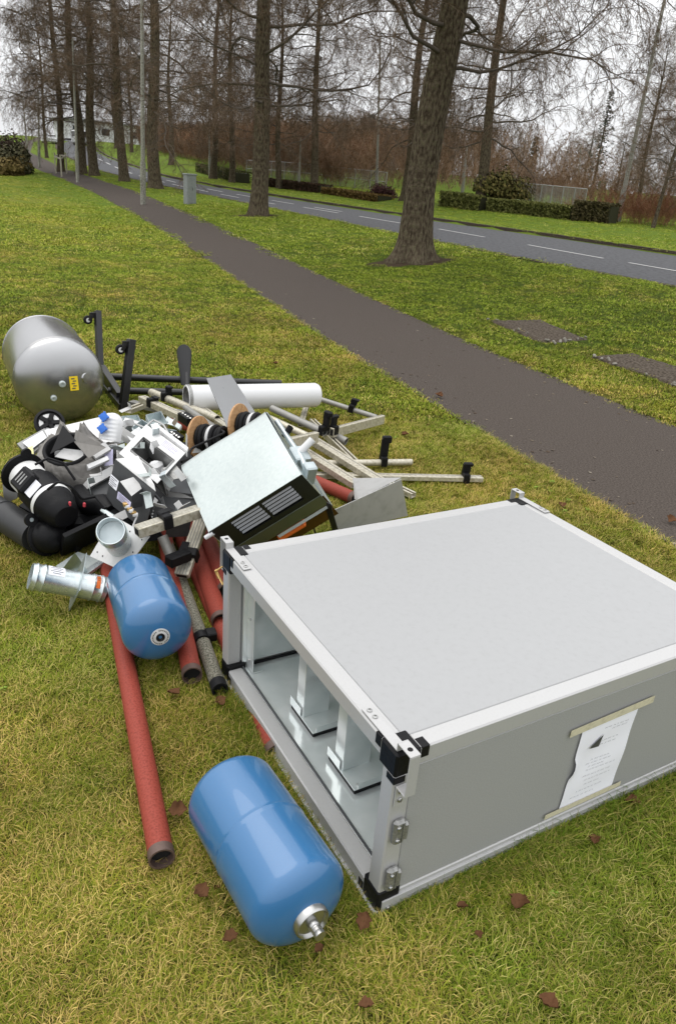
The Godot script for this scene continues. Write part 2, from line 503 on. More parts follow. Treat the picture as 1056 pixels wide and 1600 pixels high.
	M.soil = mat(L(0.058, 0.042, 0.028), 0.98, 0.0, dirt, 4.0, fine, 0.9)
	M.pole = mat(L(0.42, 0.41, 0.37), 0.55, 0.3, ntex(0.02, [[0.0, Color(0.55, 0.53, 0.5)], [0.5, Color(0.85, 0.85, 0.83)], [1.0, Color(1, 1, 1)]], 22), 1.5)
	M.cabinet = mat(L(0.26, 0.28, 0.275), 0.6, 0.0, dirt, 1.5)
	M.leaf_brown = mat(L(0.125, 0.060, 0.030), 0.7, 0.0, dirt, 14.0)
	M.leaf_brown.backlight = Color(0.2, 0.1, 0.05)
	M.white_bg = mat(L(0.72, 0.73, 0.74), 0.5)
	M.glass_dark = mat(L(0.03, 0.035, 0.04), 0.1)
	M.sign_green = mat(L(0.02, 0.22, 0.12), 0.4)
	for k in ["grass", "lawn", "twig", "bark", "branch", "leafy", "leaf_brown", "soil"]:   # dull, dry surfaces
		M[k].metallic_specular = 0.15
	for k in ["tarmac_path", "tarmac_road", "concrete", "black_plastic", "black_rubber", "fabric", "red"]:
		M[k].metallic_specular = 0.3
	M.mesh_fence = mat(L(0.36, 0.36, 0.36), 0.5, 0.5)

func strip(nm: String, ys: Array, lf: Callable, rf: Callable, dz: float, m: Material, across := 6) -> void:
	var pts := []
	for y in ys:
		var row := PackedVector3Array()
		for k in across + 1:
			var x := lerpf(lf.call(y), rf.call(y), float(k) / across)
			row.push_back(V(x, y, H(x, y) + dz))
		pts.append(row)
	var b := MB.new()
	b.grid(pts)
	struct(nm, b, m)

func build_ground() -> void:
	# one sheet out to the horizon, finer near the camera
	var xs := []
	var ys := []
	var x := -700.0
	while x < 700.0:
		xs.append(x)
		x += clampf(absf(x - 3.5) * 0.12 - 0.5, 0.10, 40.0) if absf(x - 3.5) > 7.0 else 0.10
		if x > 9.0 and x < 24.0:
			x = xs[-1] + 0.3
	var y := -300.0
	while y < 900.0:
		ys.append(y)
		y += clampf(absf(y - 4.0) * 0.07 - 0.35, 0.12, 40.0)
	var pts := []
	var b := MB.new()
	for yy in ys:
		var row := PackedVector3Array()
		for xx in xs:
			row.push_back(lawn(xx, yy))
		pts.append(row)
	b.grid(pts)
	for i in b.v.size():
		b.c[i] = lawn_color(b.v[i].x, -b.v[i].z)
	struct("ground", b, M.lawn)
	var py := []
	var t := -60.0
	while t < 230.0:
		py.append(t)
		t += 0.25 if t > -4.0 and t < 30.0 else 1.5
	strip("footpath", py, path_l, path_r, 0.004, M.tarmac_path, 8)
	strip("road", py, road_l, road_r, -0.10, M.tarmac_road, 10)
	for s in 2:   # low kerbs
		var kb := MB.new()
		for k in py.size() - 1:
			var e0: float = road_l(py[k]) - 0.06 if s == 0 else road_r(py[k]) + 0.06
			var e1: float = road_l(py[k + 1]) - 0.06 if s == 0 else road_r(py[k + 1]) + 0.06
			kb.bar(V(e0 + (-0.06 if s == 0 else 0.06), py[k], H(e0, py[k]) - 0.055), V(e1 + (-0.06 if s == 0 else 0.06), py[k + 1], H(e1, py[k + 1]) - 0.055), 0.26, 0.15)
		struct("kerb", kb, M.concrete)
	# painted lines: dashes down the middle, with a second broken line where the road widens for a turning lane
	for d in [[14.72, 10.2, 14.95, 12.2], [15.03, 13.1, 15.4, 16.35], [15.6, 18.6, 15.75, 21.3], [15.5, 23.2, 15.3, 26.0], [15.1, 27.4, 14.8, 30.0], [13.9, 31.0, 13.7, 33.0], [13.6, 34.5, 13.45, 36.5], [13.35, 38.0, 13.3, 40.0], [13.2, 41.5, 13.2, 43.5], [13.2, 45.0, 13.25, 47.0], [13.3, 49.0, 13.5, 51.5], [13.7, 54.0, 14.0, 57.0], [14.4, 60.0, 15.0, 64.0], [15.6, 68.0, 16.2, 72.0], [16.8, 76.0, 17.5, 81.0], [18.4, 86.0, 19.5, 92.0],
			[15.9, 28.5, 15.6, 30.5], [15.3, 32.0, 15.1, 34.0], [14.9, 35.5, 14.7, 37.5], [14.5, 39.0, 14.4, 41.0], [14.3, 42.5, 14.25, 44.5], [14.2, 46.0, 14.25, 48.0], [12.3, 33.5, 12.2, 35.5], [12.1, 37.0, 12.0, 39.0], [11.95, 40.5, 11.9, 42.5], [14.3, 2.0, 14.4, 5.0], [14.25, -4.0, 14.3, -1.0]]:
		var rows := []
		for k in 5:
			var cx := lerpf(d[0], d[2], k / 4.0)
			var cy := lerpf(d[1], d[3], k / 4.0)
			rows.append(PackedVector3Array([V(cx - 0.06, cy, H(cx, cy) - 0.088), V(cx + 0.06, cy, H(cx, cy) - 0.088)]))
		var mb := MB.new()
		mb.grid(rows)
		struct("road_marking", mb, M.road_paint)

func patch(x: float, y: float) -> float:   # 0 green .. 1 straw
	var a := noise2.get_noise_2d(x * 1.1, y * 1.1) * 0.6 + noise2.get_noise_2d(x * 5.0 + 90.0, y * 5.0) * 0.55
	var v := 0.46 + a
	v += -0.07 * sstep(6.0, -1.0, y) - 0.10 * sstep(-0.6, 1.2, x) * sstep(1.5, -0.5, y) - 0.22 * sstep(5.0, 14.0, y) - 0.42 * sstep(4.0, 6.5, x)
	return clampf(v, 0.0, 1.0)

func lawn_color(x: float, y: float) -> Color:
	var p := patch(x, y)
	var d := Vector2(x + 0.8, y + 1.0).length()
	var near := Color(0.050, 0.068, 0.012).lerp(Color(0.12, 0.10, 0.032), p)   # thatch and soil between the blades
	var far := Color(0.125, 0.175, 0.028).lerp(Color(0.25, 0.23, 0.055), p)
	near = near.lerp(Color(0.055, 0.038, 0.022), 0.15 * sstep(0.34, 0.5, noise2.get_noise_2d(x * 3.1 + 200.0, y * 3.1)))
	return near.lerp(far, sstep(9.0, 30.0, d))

func blade_mesh(sd: int, count: int, spread: float, len_lo: float, len_hi: float, wid: float, straw: float) -> ArrayMesh:
	var r := RandomNumberGenerator.new()
	r.seed = sd
	var b := MB.new()
	for i in count:
		var q := r.randf() * TAU
		var o := Vector3(cos(q), 0, sin(q)) * spread * sqrt(r.randf())
		var q2 := r.randf() * TAU
		var l := r.randf_range(len_lo, len_hi)
		var up := r.randf_range(0.08, 0.85)
		var d := Vector3(cos(q2) * (1.0 - up * 0.5), up, sin(q2) * (1.0 - up * 0.5)).normalized()
		var bend := Vector3(cos(q2), -r.randf_range(0.3, 1.3), sin(q2)) * 0.32
		var side := Vector3(-sin(q2), 0.0, cos(q2)).rotated(d, r.randf_range(-0.7, 0.7)) * wid * r.randf_range(0.6, 1.2)
		var p0 := o - Vector3(0, 0.006, 0)
		var p1 := o + d * l * 0.5
		var p2 := p1 + (d + bend).normalized() * l * 0.5
		var cc: Color
		if r.randf() < straw:
			cc = Color(0.52, 0.42, 0.16).lerp(Color(0.29, 0.22, 0.06), r.randf())
		else:
			cc = Color(0.10, 0.155, 0.015).lerp(Color(0.275, 0.275, 0.042), r.randf())
		b.col = cc
		var nn := (Vector3.UP + side.cross(d).normalized() * 0.6).normalized()
		b.tri(p0 - side, p0 + side, p1 + side, nn, nn, nn)
		b.tri(p0 - side, p1 + side, p1 - side, nn, nn, nn)
		b.tri(p1 - side, p1 + side, p2, nn, nn, nn)
	return b.mesh()

func scatter(nm: String, mesh: Mesh, m: Material, xf: Array, cols: PackedColorArray, parent: Node3D = null) -> MultiMeshInstance3D:
	var mm := MultiMesh.new()
	mm.transform_format = MultiMesh.TRANSFORM_3D
	mm.use_colors = true
	mm.mesh = mesh
	mm.instance_count = xf.size()
	for i in xf.size():
		mm.set_instance_transform(i, xf[i])
		mm.set_instance_color(i, cols[i])
	var o := MultiMeshInstance3D.new()
	o.multimesh = mm
	o.material_override = m
	o.set_meta("kind", "stuff")
	if parent == null:
		o.name = numbered(nm)
		add_child(o, true)
	else:
		o.name = nm
		parent.add_child(o, true)
	return o

var keep_off := []   # outlines where no grass grows
func bare(x: float, y: float) -> bool:
	if x > path_l(y) + 0.05 + 0.05 * noise.get_noise_2d(x * 6.0, y * 6.0) and x < path_r(y) - 0.07 + 0.06 * noise.get_noise_2d(x * 6.0 + 9.0, y * 6.0):
		return true
	if x > road_l(y) - 0.04 and x < road_r(y) + 0.06:
		return true
	for o in keep_off:
		if absf(x - o[1].x) < o[2] and absf(y - o[1].y) < o[2] and inside(Vector2(x, y), o[0]):
			return true
	return false

func off(poly: Array) -> void:
	var mid := Vector2.ZERO
	for p in poly:
		mid += p / poly.size()
	var r := 0.0
	for p in poly:
		r = maxf(r, (p - mid).length())
	keep_off.append([poly, mid, r])

func build_grass() -> void:
	var kinds := [[blade_mesh(1, 34, 0.036, 0.014, 0.044, 0.0009, 0.10), blade_mesh(2, 34, 0.036, 0.014, 0.044, 0.0008, 0.32), blade_mesh(3, 34, 0.042, 0.014, 0.045, 0.0008, 0.75)],
		[blade_mesh(4, 44, 0.09, 0.016, 0.034, 0.0017, 0.06), blade_mesh(5, 44, 0.09, 0.016, 0.034, 0.0017, 0.18), blade_mesh(6, 44, 0.09, 0.015, 0.032, 0.0017, 0.45)],
		[blade_mesh(7, 70, 0.22, 0.02, 0.038, 0.004, 0.04), blade_mesh(8, 70, 0.22, 0.02, 0.036, 0.004, 0.12), blade_mesh(9, 70, 0.22, 0.018, 0.034, 0.004, 0.3)]]
	# rings about the camera: inner radius, outer radius, tufts per square metre, kind
	var fwd := atan2(0.782, 0.470)
	var all := Node3D.new()
	all.name = "grass"
	add_child(all, true)
	tag(all, "short tufted lawn grass, green mixed with straw-coloured blades", "grass")
	all.set_meta("kind", "stuff")
	var bands := [[0.9, 3.2, 3000.0, 0], [3.2, 5.5, 1700.0, 0], [5.5, 9.0, 420.0, 1], [9.0, 16.0, 180.0, 1], [16.0, 30.0, 36.0, 2], [30.0, 60.0, 10.0, 2]]
	for bd in bands:
		var xf := [[], [], []]
		var cl := [PackedColorArray(), PackedColorArray(), PackedColorArray()]
		var half := 0.62 if bd[0] > 3.0 else 1.0
		var area: float = half * (bd[1] * bd[1] - bd[0] * bd[0])
		for i in int(area * bd[2]):
			var r := sqrt(lerpf(bd[0] * bd[0], bd[1] * bd[1], rng.randf()))
			var q := fwd + rng.randf_range(-half, half)
			var x := -0.8 + r * cos(q)
			var y := -0.99 + r * sin(q)
			if bare(x, y):
				continue
			if r < 9.0 and noise2.get_noise_2d(x * 3.1 + 200.0, y * 3.1) + 0.35 * noise.get_noise_2d(x * 9.0, y * 9.0) > 0.44 and rng.randf() < 0.3:
				continue   # thin spots where thatch and soil show
			var p := patch(x, y)
			var k := 2 if rng.randf() < p * 0.62 else (1 if rng.randf() < 0.55 else 0)
			var s := rng.randf_range(0.7, 1.25)
			var tall := 1.0 + 0.5 * maxf(noise2.get_noise_2d(x * 3.0, y * 3.0 + 40.0), 0.0)
			var t := Basis(Vector3.UP, rng.randf() * TAU).rotated(Vector3(rng.randf_range(-1, 1), 0, rng.randf_range(-1, 1)).normalized(), rng.randf() * 0.25).scaled(Vector3(s, s * tall, s))
			xf[k].append(Transform3D(t, lawn(x, y)))
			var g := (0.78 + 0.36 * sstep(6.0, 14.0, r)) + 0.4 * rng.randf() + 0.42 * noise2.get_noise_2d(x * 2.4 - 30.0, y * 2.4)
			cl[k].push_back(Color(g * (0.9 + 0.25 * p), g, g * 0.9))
		for k in 3:
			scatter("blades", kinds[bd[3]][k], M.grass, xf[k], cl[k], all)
	# longer green grass where the mower cannot reach, along the cabinet's side
	var lg := blade_mesh(10, 22, 0.03, 0.06, 0.13, 0.0013, 0.12)
	var lx := []
	var lc := PackedColorArray()
	for i in 900:
		var x := rng.randf_range(0.05, 1.9)
		var y := -0.012 - pow(rng.randf(), 2.0) * lerpf(0.05, 0.32, sstep(0.2, 1.2, x))
		var s := rng.randf_range(0.5, 1.1) * lerpf(0.6, 1.0, sstep(0.2, 1.0, x))
		lx.append(Transform3D(Basis(Vector3.UP, rng.randf() * TAU).scaled(Vector3(s, s, s)), lawn(x, y)))
		var g := rng.randf_range(0.6, 1.0)
		lc.push_back(Color(g * 0.85, g, g * 0.9))
	for i in 500:
		var x := -0.012 - rng.randf() * 0.05
		var y := rng.randf_range(0.0, 1.06)
		var s := rng.randf_range(0.4, 0.7)
		lx.append(Transform3D(Basis(Vector3.UP, rng.randf() * TAU).scaled(Vector3(s, s, s)), lawn(x, y)))
		lc.push_back(Color(0.7, 0.75, 0.65))
	scatter("long_blades", lg, M.grass, lx, lc, all)
	# dead leaf flecks and grit blown onto the footpath, thickest along its edges
	var fb := MB.new()
	fb.plate(Vector3(-0.012, 0, -0.007), Vector3(0.010, 0.001, -0.009), Vector3(0.013, 0.004, 0.006), Vector3(-0.009, 0.002, 0.010), 0.0008)
	var fx := []
	var fc := PackedColorArray()
	for i in 1500:
		var y := pow(rng.randf(), 1.6) * 34.0 + 0.5
		var u := rng.randf()
		if rng.randf() < 0.75:
			u = pow(rng.randf(), 3.0) * 0.22
			if rng.randf() < 0.5:
				u = 1.0 - u
		var x := lerpf(path_l(y), path_r(y), u)
		var s := rng.randf_range(0.25, 1.2)
		fx.append(Transform3D(Basis(Vector3.UP, rng.randf() * TAU).scaled(Vector3(s, s, s)), V(x, y, H(x, y) + 0.006)))
		fc.push_back(Color(0.07, 0.05, 0.035).lerp(Color(0.24, 0.21, 0.17), pow(rng.randf(), 2.0)))
	scatter("leaf_litter", fb.mesh(), M.grass, fx, fc, all)
	# small round weed leaves
	var wb := MB.new()
	for i in 9:
		var q := TAU * i / 9.0 + rng.randf() * 0.5
		var o := Vector3(cos(q), 0, sin(q)) * rng.randf_range(0.004, 0.03) + Vector3(0, rng.randf_range(0.025, 0.045), 0)
		wb.col = Color(0.13, 0.22, 0.03).lerp(Color(0.24, 0.33, 0.06), rng.randf())
		var u := Vector3(cos(q), 0.2, sin(q)) * 0.009
		var w := Vector3(-sin(q), 0.15, cos(q)) * 0.008
		for k in 6:
			var a := TAU * k / 6
			var b2 := TAU * (k + 1) / 6
			wb.tri(o, o + u * cos(a) + w * sin(a), o + u * cos(b2) + w * sin(b2), Vector3.UP, Vector3.UP, Vector3.UP)
	var wx := []
	var wc := PackedColorArray()
	for i in 420:
		var r := sqrt(rng.randf()) * 5.5 + 0.9
		var q := fwd + rng.randf_range(-0.9, 0.9)
		var x := -0.8 + r * cos(q)
		var y := -0.99 + r * sin(q)
		if bare(x, y) or noise2.get_noise_2d(x * 1.7 + 11.0, y * 1.7) < 0.08:
			continue
		var s := rng.randf_range(0.3, 0.7)
		wx.append(Transform3D(Basis(Vector3.UP, rng.randf() * TAU).scaled(Vector3(s, s, s)), lawn(x, y)))
		wc.push_back(Color.WHITE)
	scatter("clover", wb.mesh(), M.grass, wx, wc, all)

const BL := 1.326   # the cabinet: length, width, height
const BW := 1.061
const BH := 0.502

func one(f: Callable) -> MB:
	var b := MB.new()
	f.call(b)
	return b

func bx(x0: float, x1: float, y0: float, y1: float, z0: float, z1: float, bev := 0.0015) -> MB:
	var b := MB.new()
	b.box(Transform3D(Basis.IDENTITY, V((x0 + x1) / 2, (y0 + y1) / 2, (z0 + z1) / 2)), Vector3(x1 - x0, z1 - z0, y1 - y0), bev)
	return b

func add_bx(b: MB, x0: float, x1: float, y0: float, y1: float, z0: float, z1: float, bev := 0.0015) -> void:
	b.box(Transform3D(Basis.IDENTITY, V((x0 + x1) / 2, (y0 + y1) / 2, (z0 + z1) / 2)), Vector3(x1 - x0, z1 - z0, y1 - y0), bev)

func bolt(parent: Node3D, at: Vector3, out: Vector3, r := 0.006) -> void:
	var b := MB.new()
	var t := Transform3D(b.frame_of(out), at)
	b.lathe(t, [Vector2(r, 0), Vector2(r, 0.003), Vector2(r * 0.75, 0.0045), Vector2(r * 0.5, 0.0045), Vector2(r * 0.45, 0.002), Vector2(0, 0.002)], 12)
	part(parent, "screw", b, M.screw)

func cabinet_box() -> void:
	var t := thing("ventilation_cabinet", "large pale grey ventilation cabinet lying open-ended on the grass", "cabinet", V(BL / 2, BW / 2, 0))
	var f := 0.05
	var k := 0.062   # length of frame hidden in each corner piece
	for y in [[0.0, f], [BW - f, BW]]:
		for z in [[0.0, f], [BH - f, BH]]:
			part(t, "frame_bar", bx(k, BL - k, y[0], y[1], z[0], z[1], 0.004), M.frame)
	for x in [[0.0, f], [BL - f, BL]]:
		for z in [[0.0, f], [BH - f, BH]]:
			part(t, "frame_bar", bx(x[0], x[1], k, BW - k, z[0], z[1], 0.004), M.frame)
		for y in [[0.0, f], [BW - f, BW]]:
			part(t, "frame_bar", bx(x[0], x[1], y[0], y[1], k, BH - k, 0.004), M.frame)
	# black corner pieces: a cube with three stub arms
	for sx in 2:
		for sy in 2:
			for sz in 2:
				var b := MB.new()
				var e := 0.0025
				var o := Vector3(0 if sx == 0 else BL, 0 if sy == 0 else BW, 0 if sz == 0 else BH)
				var d := Vector3(1 - 2 * sx, 1 - 2 * sy, 1 - 2 * sz)
				var span := func(p: float, q: float, ax: int) -> Array:
					var a: float = o[ax] + d[ax] * p
					var c: float = o[ax] + d[ax] * q
					return [minf(a, c), maxf(a, c)]
				var xx: Array = span.call(-e, 0.066, 0)
				var yy: Array = span.call(-e, 0.066, 1)
				var zz: Array = span.call(-e, 0.066, 2)
				add_bx(b, xx[0], xx[1], yy[0], yy[1], zz[0], zz[1], 0.005)
				var lx: Array = span.call(0.066, 0.088, 0)
				var ly: Array = span.call(0.066, 0.088, 1)
				var lz: Array = span.call(0.066, 0.085, 2)
				var w: Array = span.call(-e + 0.001, 0.030, 0)
				var w1: Array = span.call(-e + 0.001, 0.030, 1)
				var w2: Array = span.call(-e + 0.001, 0.030, 2)
				add_bx(b, lx[0], lx[1], w1[0], w1[1], w2[0], w2[1], 0.001)
				add_bx(b, w[0], w[1], ly[0], ly[1], w2[0], w2[1], 0.001)
				if sz == 1:
					add_bx(b, w[0], w[1], w1[0], w1[1], lz[0], lz[1], 0.001)
				part(t, "corner_piece", b, M.black_plastic)
	# skins
	part(t, "top_panel", bx(f, BL - f, f, BW - f, BH - 0.042, BH - 0.0015, 0.002), M.panel_top)
	part(t, "side_panel", bx(f, BL - f, 0.0015, 0.042, f, BH - f, 0.002), M.panel_side)
	part(t, "far_panel", bx(f, BL - f, BW - 0.042, BW - 0.0015, f, BH - f, 0.002), M.panel_side)
	part(t, "floor_panel", bx(f, BL - f, f, BW - f, 0.008, 0.046, 0.002), M.galv_in)
	# pressed base rails with a grooved face
	for y in [[-0.006, 0.004], [BW - 0.004, BW + 0.006]]:
		part(t, "base_rail", bx(0.012, BL - 0.012, y[0] - 0.0, y[1], -0.008, 0.034, 0.001), M.frame)
		part(t, "base_groove", bx(0.09, BL - 0.09, y[0] - 0.0012, y[1] + 0.0012, 0.016, 0.0185, 0.0004), M.cast)
	part(t, "base_rail", bx(-0.010, 0.004, -0.004, BW + 0.004, -0.008, 0.004, 0.001), M.frame)
	part(t, "seal", bx(0.0505, 0.056, f, BW - f, f - 0.002, f + 0.006, 0.001), M.grey_dark)
	# galvanised lining and fittings seen through the open end
	part(t, "lining", bx(0.055, BL - 0.06, BW - 0.056, BW - 0.044, 0.062, BH - 0.05, 0.001), M.galv_in)
	part(t, "lining", bx(0.055, BL - 0.06, 0.044, 0.05, 0.06, BH - 0.05, 0.001), M.galv_in)
	part(t, "lining", bx(0.055, BL - 0.062, 0.055, BW - 0.06, BH - 0.049, BH - 0.045, 0.001), M.galv_in)
	part(t, "seal_strip", bx(0.08, BL - 0.08, BW - 0.062, BW - 0.056, 0.047, 0.058, 0.001), M.black_rubber)
	part(t, "flange", bx(0.070, 0.074, BW - 0.112, BW - 0.057, 0.05, BH - 0.055, 0.001), M.galv_in)
	part(t, "flange", bx(0.074, 0.115, BW - 0.112, BW - 0.110, 0.048, 0.052, 0.0005), M.galv_in)
	for z in [0.09, 0.26, 0.42]:
		bolt(t, V(0.0695, BW - 0.085, z), V(-1, 0, 0), 0.005)
	for y in [0.572, 0.313]:
		var x := 0.114
		var tray := MB.new()
		add_bx(tray, x, x + 0.17, y, y + 0.165, 0.064, 0.066, 0.0005)
		add_bx(tray, x + 0.012, x + 0.17, y, y + 0.002, 0.066, 0.086, 0.0005)
		add_bx(tray, x, x + 0.002, y + 0.09, y + 0.165, 0.066, 0.096, 0.0005)
		tray.flat(V(x + 0.004, y + 0.088, 0.0668), V(x + 0.052, y + 0.034, 0.0668), V(x + 0.05, y + 0.031, 0.0668), Vector3.UP)
		part(t, "bracket_tray", tray, M.galv_in)
		part(t, "tray_foot", bx(x + 0.003, x + 0.165, y + 0.003, y + 0.16, 0.047, 0.0635, 0.001), M.black_rubber)
		var post := MB.new()
		add_bx(post, x + 0.006, x + 0.10, y + 0.080, y + 0.082, 0.067, BH - 0.052, 0.0005)
		add_bx(post, x + 0.006, x + 0.008, y + 0.082, y + 0.13, 0.067, BH - 0.052, 0.0005)
		add_bx(post, x + 0.098, x + 0.10, y + 0.082, y + 0.13, 0.067, BH - 0.052, 0.0005)
		part(t, "bracket_post", post, M.galv_in)
		bolt(t, V(x + 0.02, y + 0.014, 0.066), V(0, 0, 1), 0.004)
		bolt(t, V(x + 0.012, y + 0.14, 0.066), V(0, 0, 1), 0.003)
	# lifting lugs: an aluminium strap screwed along the top edge, stepping up over the corner and down to the side
	for c in [[0.0, 0, -1.0], [0.0, BW, 1.0], [BL - 0.036, BW, 1.0]]:
		var b := MB.new()
		var x0: float = c[0] + 0.004
		var x1: float = x0 + 0.028
		var s: float = c[2]
		var yy := func(d: float) -> float: return c[1] + s * d   # d outwards from the corner
		var seg := func(d0: float, d1: float, z0: float, z1: float) -> void:
			add_bx(b, x0, x1, minf(yy.call(d0), yy.call(d1)), maxf(yy.call(d0), yy.call(d1)), z0, z1, 0.0008)
		seg.call(-0.165, -0.012, BH + 0.0030, BH + 0.0062)
		seg.call(-0.012, -0.009, BH + 0.0030, BH + 0.0270)
		seg.call(-0.009, 0.040, BH + 0.0238, BH + 0.0270)
		seg.call(0.037, 0.040, BH - 0.090, BH + 0.0238)
		seg.call(0.006, 0.037, BH - 0.090, BH - 0.0870)
		seg.call(0.0030, 0.0060, BH - 0.150, BH - 0.0870)
		part(t, "lifting_lug", b, M.frame)
		var h := MB.new()
		h.disc(V((x0 + x1) / 2, yy.call(0.018), BH + 0.0276), Vector3.UP, 0.0065, 0.0005, 14)
		part(t, "lug_hole", h, M.hole)
		for d in [-0.15, -0.125]:
			bolt(t, V((x0 + x1) / 2, yy.call(d), BH + 0.0062), Vector3.UP, 0.0065)
		for z in [0.105, 0.130]:
			bolt(t, V((x0 + x1) / 2, yy.call(0.006), BH - z), V(0, s, 0), 0.0065)
	# die-cast panel hinges
	for c in [[0.0, -1.0, 0.115], [0.0, -1.0, 0.272], [BW, 1.0, 0.115], [BW, 1.0, 0.272]]:
		var z: float = c[2]
		var s: float = c[1]
		var b := MB.new()
		var m := V(0.026, c[0] + s * 0.009, z)
		b.box(Transform3D(Basis.IDENTITY, m), Vector3(0.034, 0.075, 0.018), 0.007)
		b.box(Transform3D(Basis.IDENTITY, m + V(0.016, s * 0.001, 0)), Vector3(0.020, 0.058, 0.020), 0.007)
		var hg := part(t, "hinge", b, M.cast)
		for q in [-0.020, 0.020]:
			bolt(hg, V(0.020, c[0] + s * 0.018, z + q), V(0, s, 0), 0.006)
		part(hg, "pin_line", bx(0.030, 0.0315, c[0] + minf(s * 0.0185, s * 0.0195), c[0] + maxf(s * 0.0185, s * 0.0195), z - 0.030, z + 0.030, 0.0003), M.grey_dark)
	for x in [0.030, 0.65, 1.25]:
		bolt(t, V(x, -0.006, 0.006), V(0, -1, 0), 0.006)

func paper_image() -> ImageTexture:   # rows of unreadable handwriting and the torn dark corner
	var im := Image.create(256, 352, false, Image.FORMAT_RGB8)
	im.fill(Color(0.93, 0.935, 0.965))
	var r := RandomNumberGenerator.new()
	r.seed = 77
	for row in [[40, 110, 225], [52, 150, 215], [96, 96, 190], [112, 110, 180], [170, 90, 175], [184, 70, 190], [198, 86, 150], [212, 80, 215], [236, 70, 205], [256, 84, 215], [276, 90, 160], [300, 60, 185], [322, 40, 150]]:
		var x: float = row[1]
		while x < row[2]:
			var w := r.randi_range(6, 20)
			for i in w:
				var yy := int(row[0] + 2.2 * sin(i * 1.4 + r.randf()) + r.randf_range(-1.2, 1.2) + (x - 128.0) * 0.02)
				im.set_pixel(int(x) + i if int(x) + i < 255 else 254, yy, Color(0.33, 0.33, 0.38))
				if i % 3 == 0:
					im.set_pixel(mini(int(x) + i, 254), yy + 1, Color(0.45, 0.45, 0.5))
			x += w + r.randi_range(3, 7)
	return ImageTexture.create_from_image(im)

func notice() -> void:
	var t := thing("paper_notice", "white handwritten paper notice taped to the cabinet's grey side", "notice", V(0.71, -0.004, 0.06))
	var pts := []
	for i in 17:
		var row := PackedVector3Array()
		var v := i / 16.0
		for j in 11:
			var u := j / 10.0
			var x := lerpf(lerpf(0.614, 0.831, u), lerpf(0.600, 0.814, u), v)
			var z := lerpf(lerpf(0.369, 0.362, u), lerpf(0.078, 0.075, u), v)
			var curl := 0.0022 + 0.010 * pow(maxf(0.0, 1.0 - u * 4.0), 2.0) * exp(-pow((v - 0.5) / 0.12, 2.0)) + 0.002 * sin(v * 9.0 + u * 3.0) * sin(v * PI)
			if u < 0.01 and v > 0.38 and v < 0.60:
				x += 0.007
			row.push_back(V(x, -curl, z))
		pts.append(row)
	var b := MB.new()
	b.use_uv = true
	b.grid(pts, V(0, -1, 0))
	var pm := StandardMaterial3D.new()
	pm.albedo_texture = paper_image()
	pm.roughness = 0.85
	part(t, "sheet", b, pm)
	var tri := MB.new()
	tri.flat(V(0.655, -0.0065, 0.281), V(0.702, -0.0065, 0.315), V(0.694, -0.0065, 0.276), V(0, -1, 0))
	part(t, "torn_flap", tri, M.grey_dark)
	for c in [[V(0.563, -0.0048, 0.364), V(0.888, -0.0048, 0.376), 0.024], [V(0.545, -0.0048, 0.074), V(0.850, -0.0048, 0.074), 0.018]]:
		var tb := MB.new()
		var d := V(0, 0, c[2] * 0.5)
		tb.plate(c[0] - d, c[1] - d, c[1] + d, c[0] + d, 0.0004)
		part(t, "masking_tape", tb, M.tape)

func dome_profile(r: float, l: float, d: float, seam := true) -> Array:
	var p := []
	for i in 11:
		var q := i / 10.0 * PI / 2
		p.append(Vector2(r * sin(q), d * (1.0 - cos(q))))
	if seam:
		p.append(Vector2(r, l * 0.5 - 0.012))
		p.append(Vector2(r, l * 0.5 - 0.004))
		p.append(Vector2(r + 0.0014, l * 0.5 - 0.001))
		p.append(Vector2(r + 0.0014, l * 0.5 + 0.001))
		p.append(Vector2(r, l * 0.5 + 0.004))
		p.append(Vector2(r, l * 0.5 + 0.012))
	for i in 11:
		var q := (10 - i) / 10.0 * PI / 2
		p.append(Vector2(r * sin(q), l - d * (1.0 - cos(q))))
	return p

func tank(nm: String, label: String, near: Vector3, ax: Vector3, r: float, l: float, m: Material, seam := true) -> Array:
	var mid := near + ax * l * 0.5
	var t := thing(nm, label, "tank", mid - Vector3(0, r, 0))
	var b := MB.new()
	var xf := Transform3D(b.frame_of(ax), near)
	b.lathe(xf, dome_profile(r, l, r * (0.52 if seam else 0.42), seam), 64, 0.6)
	part(t, "shell", b, m)
	return [t, xf]

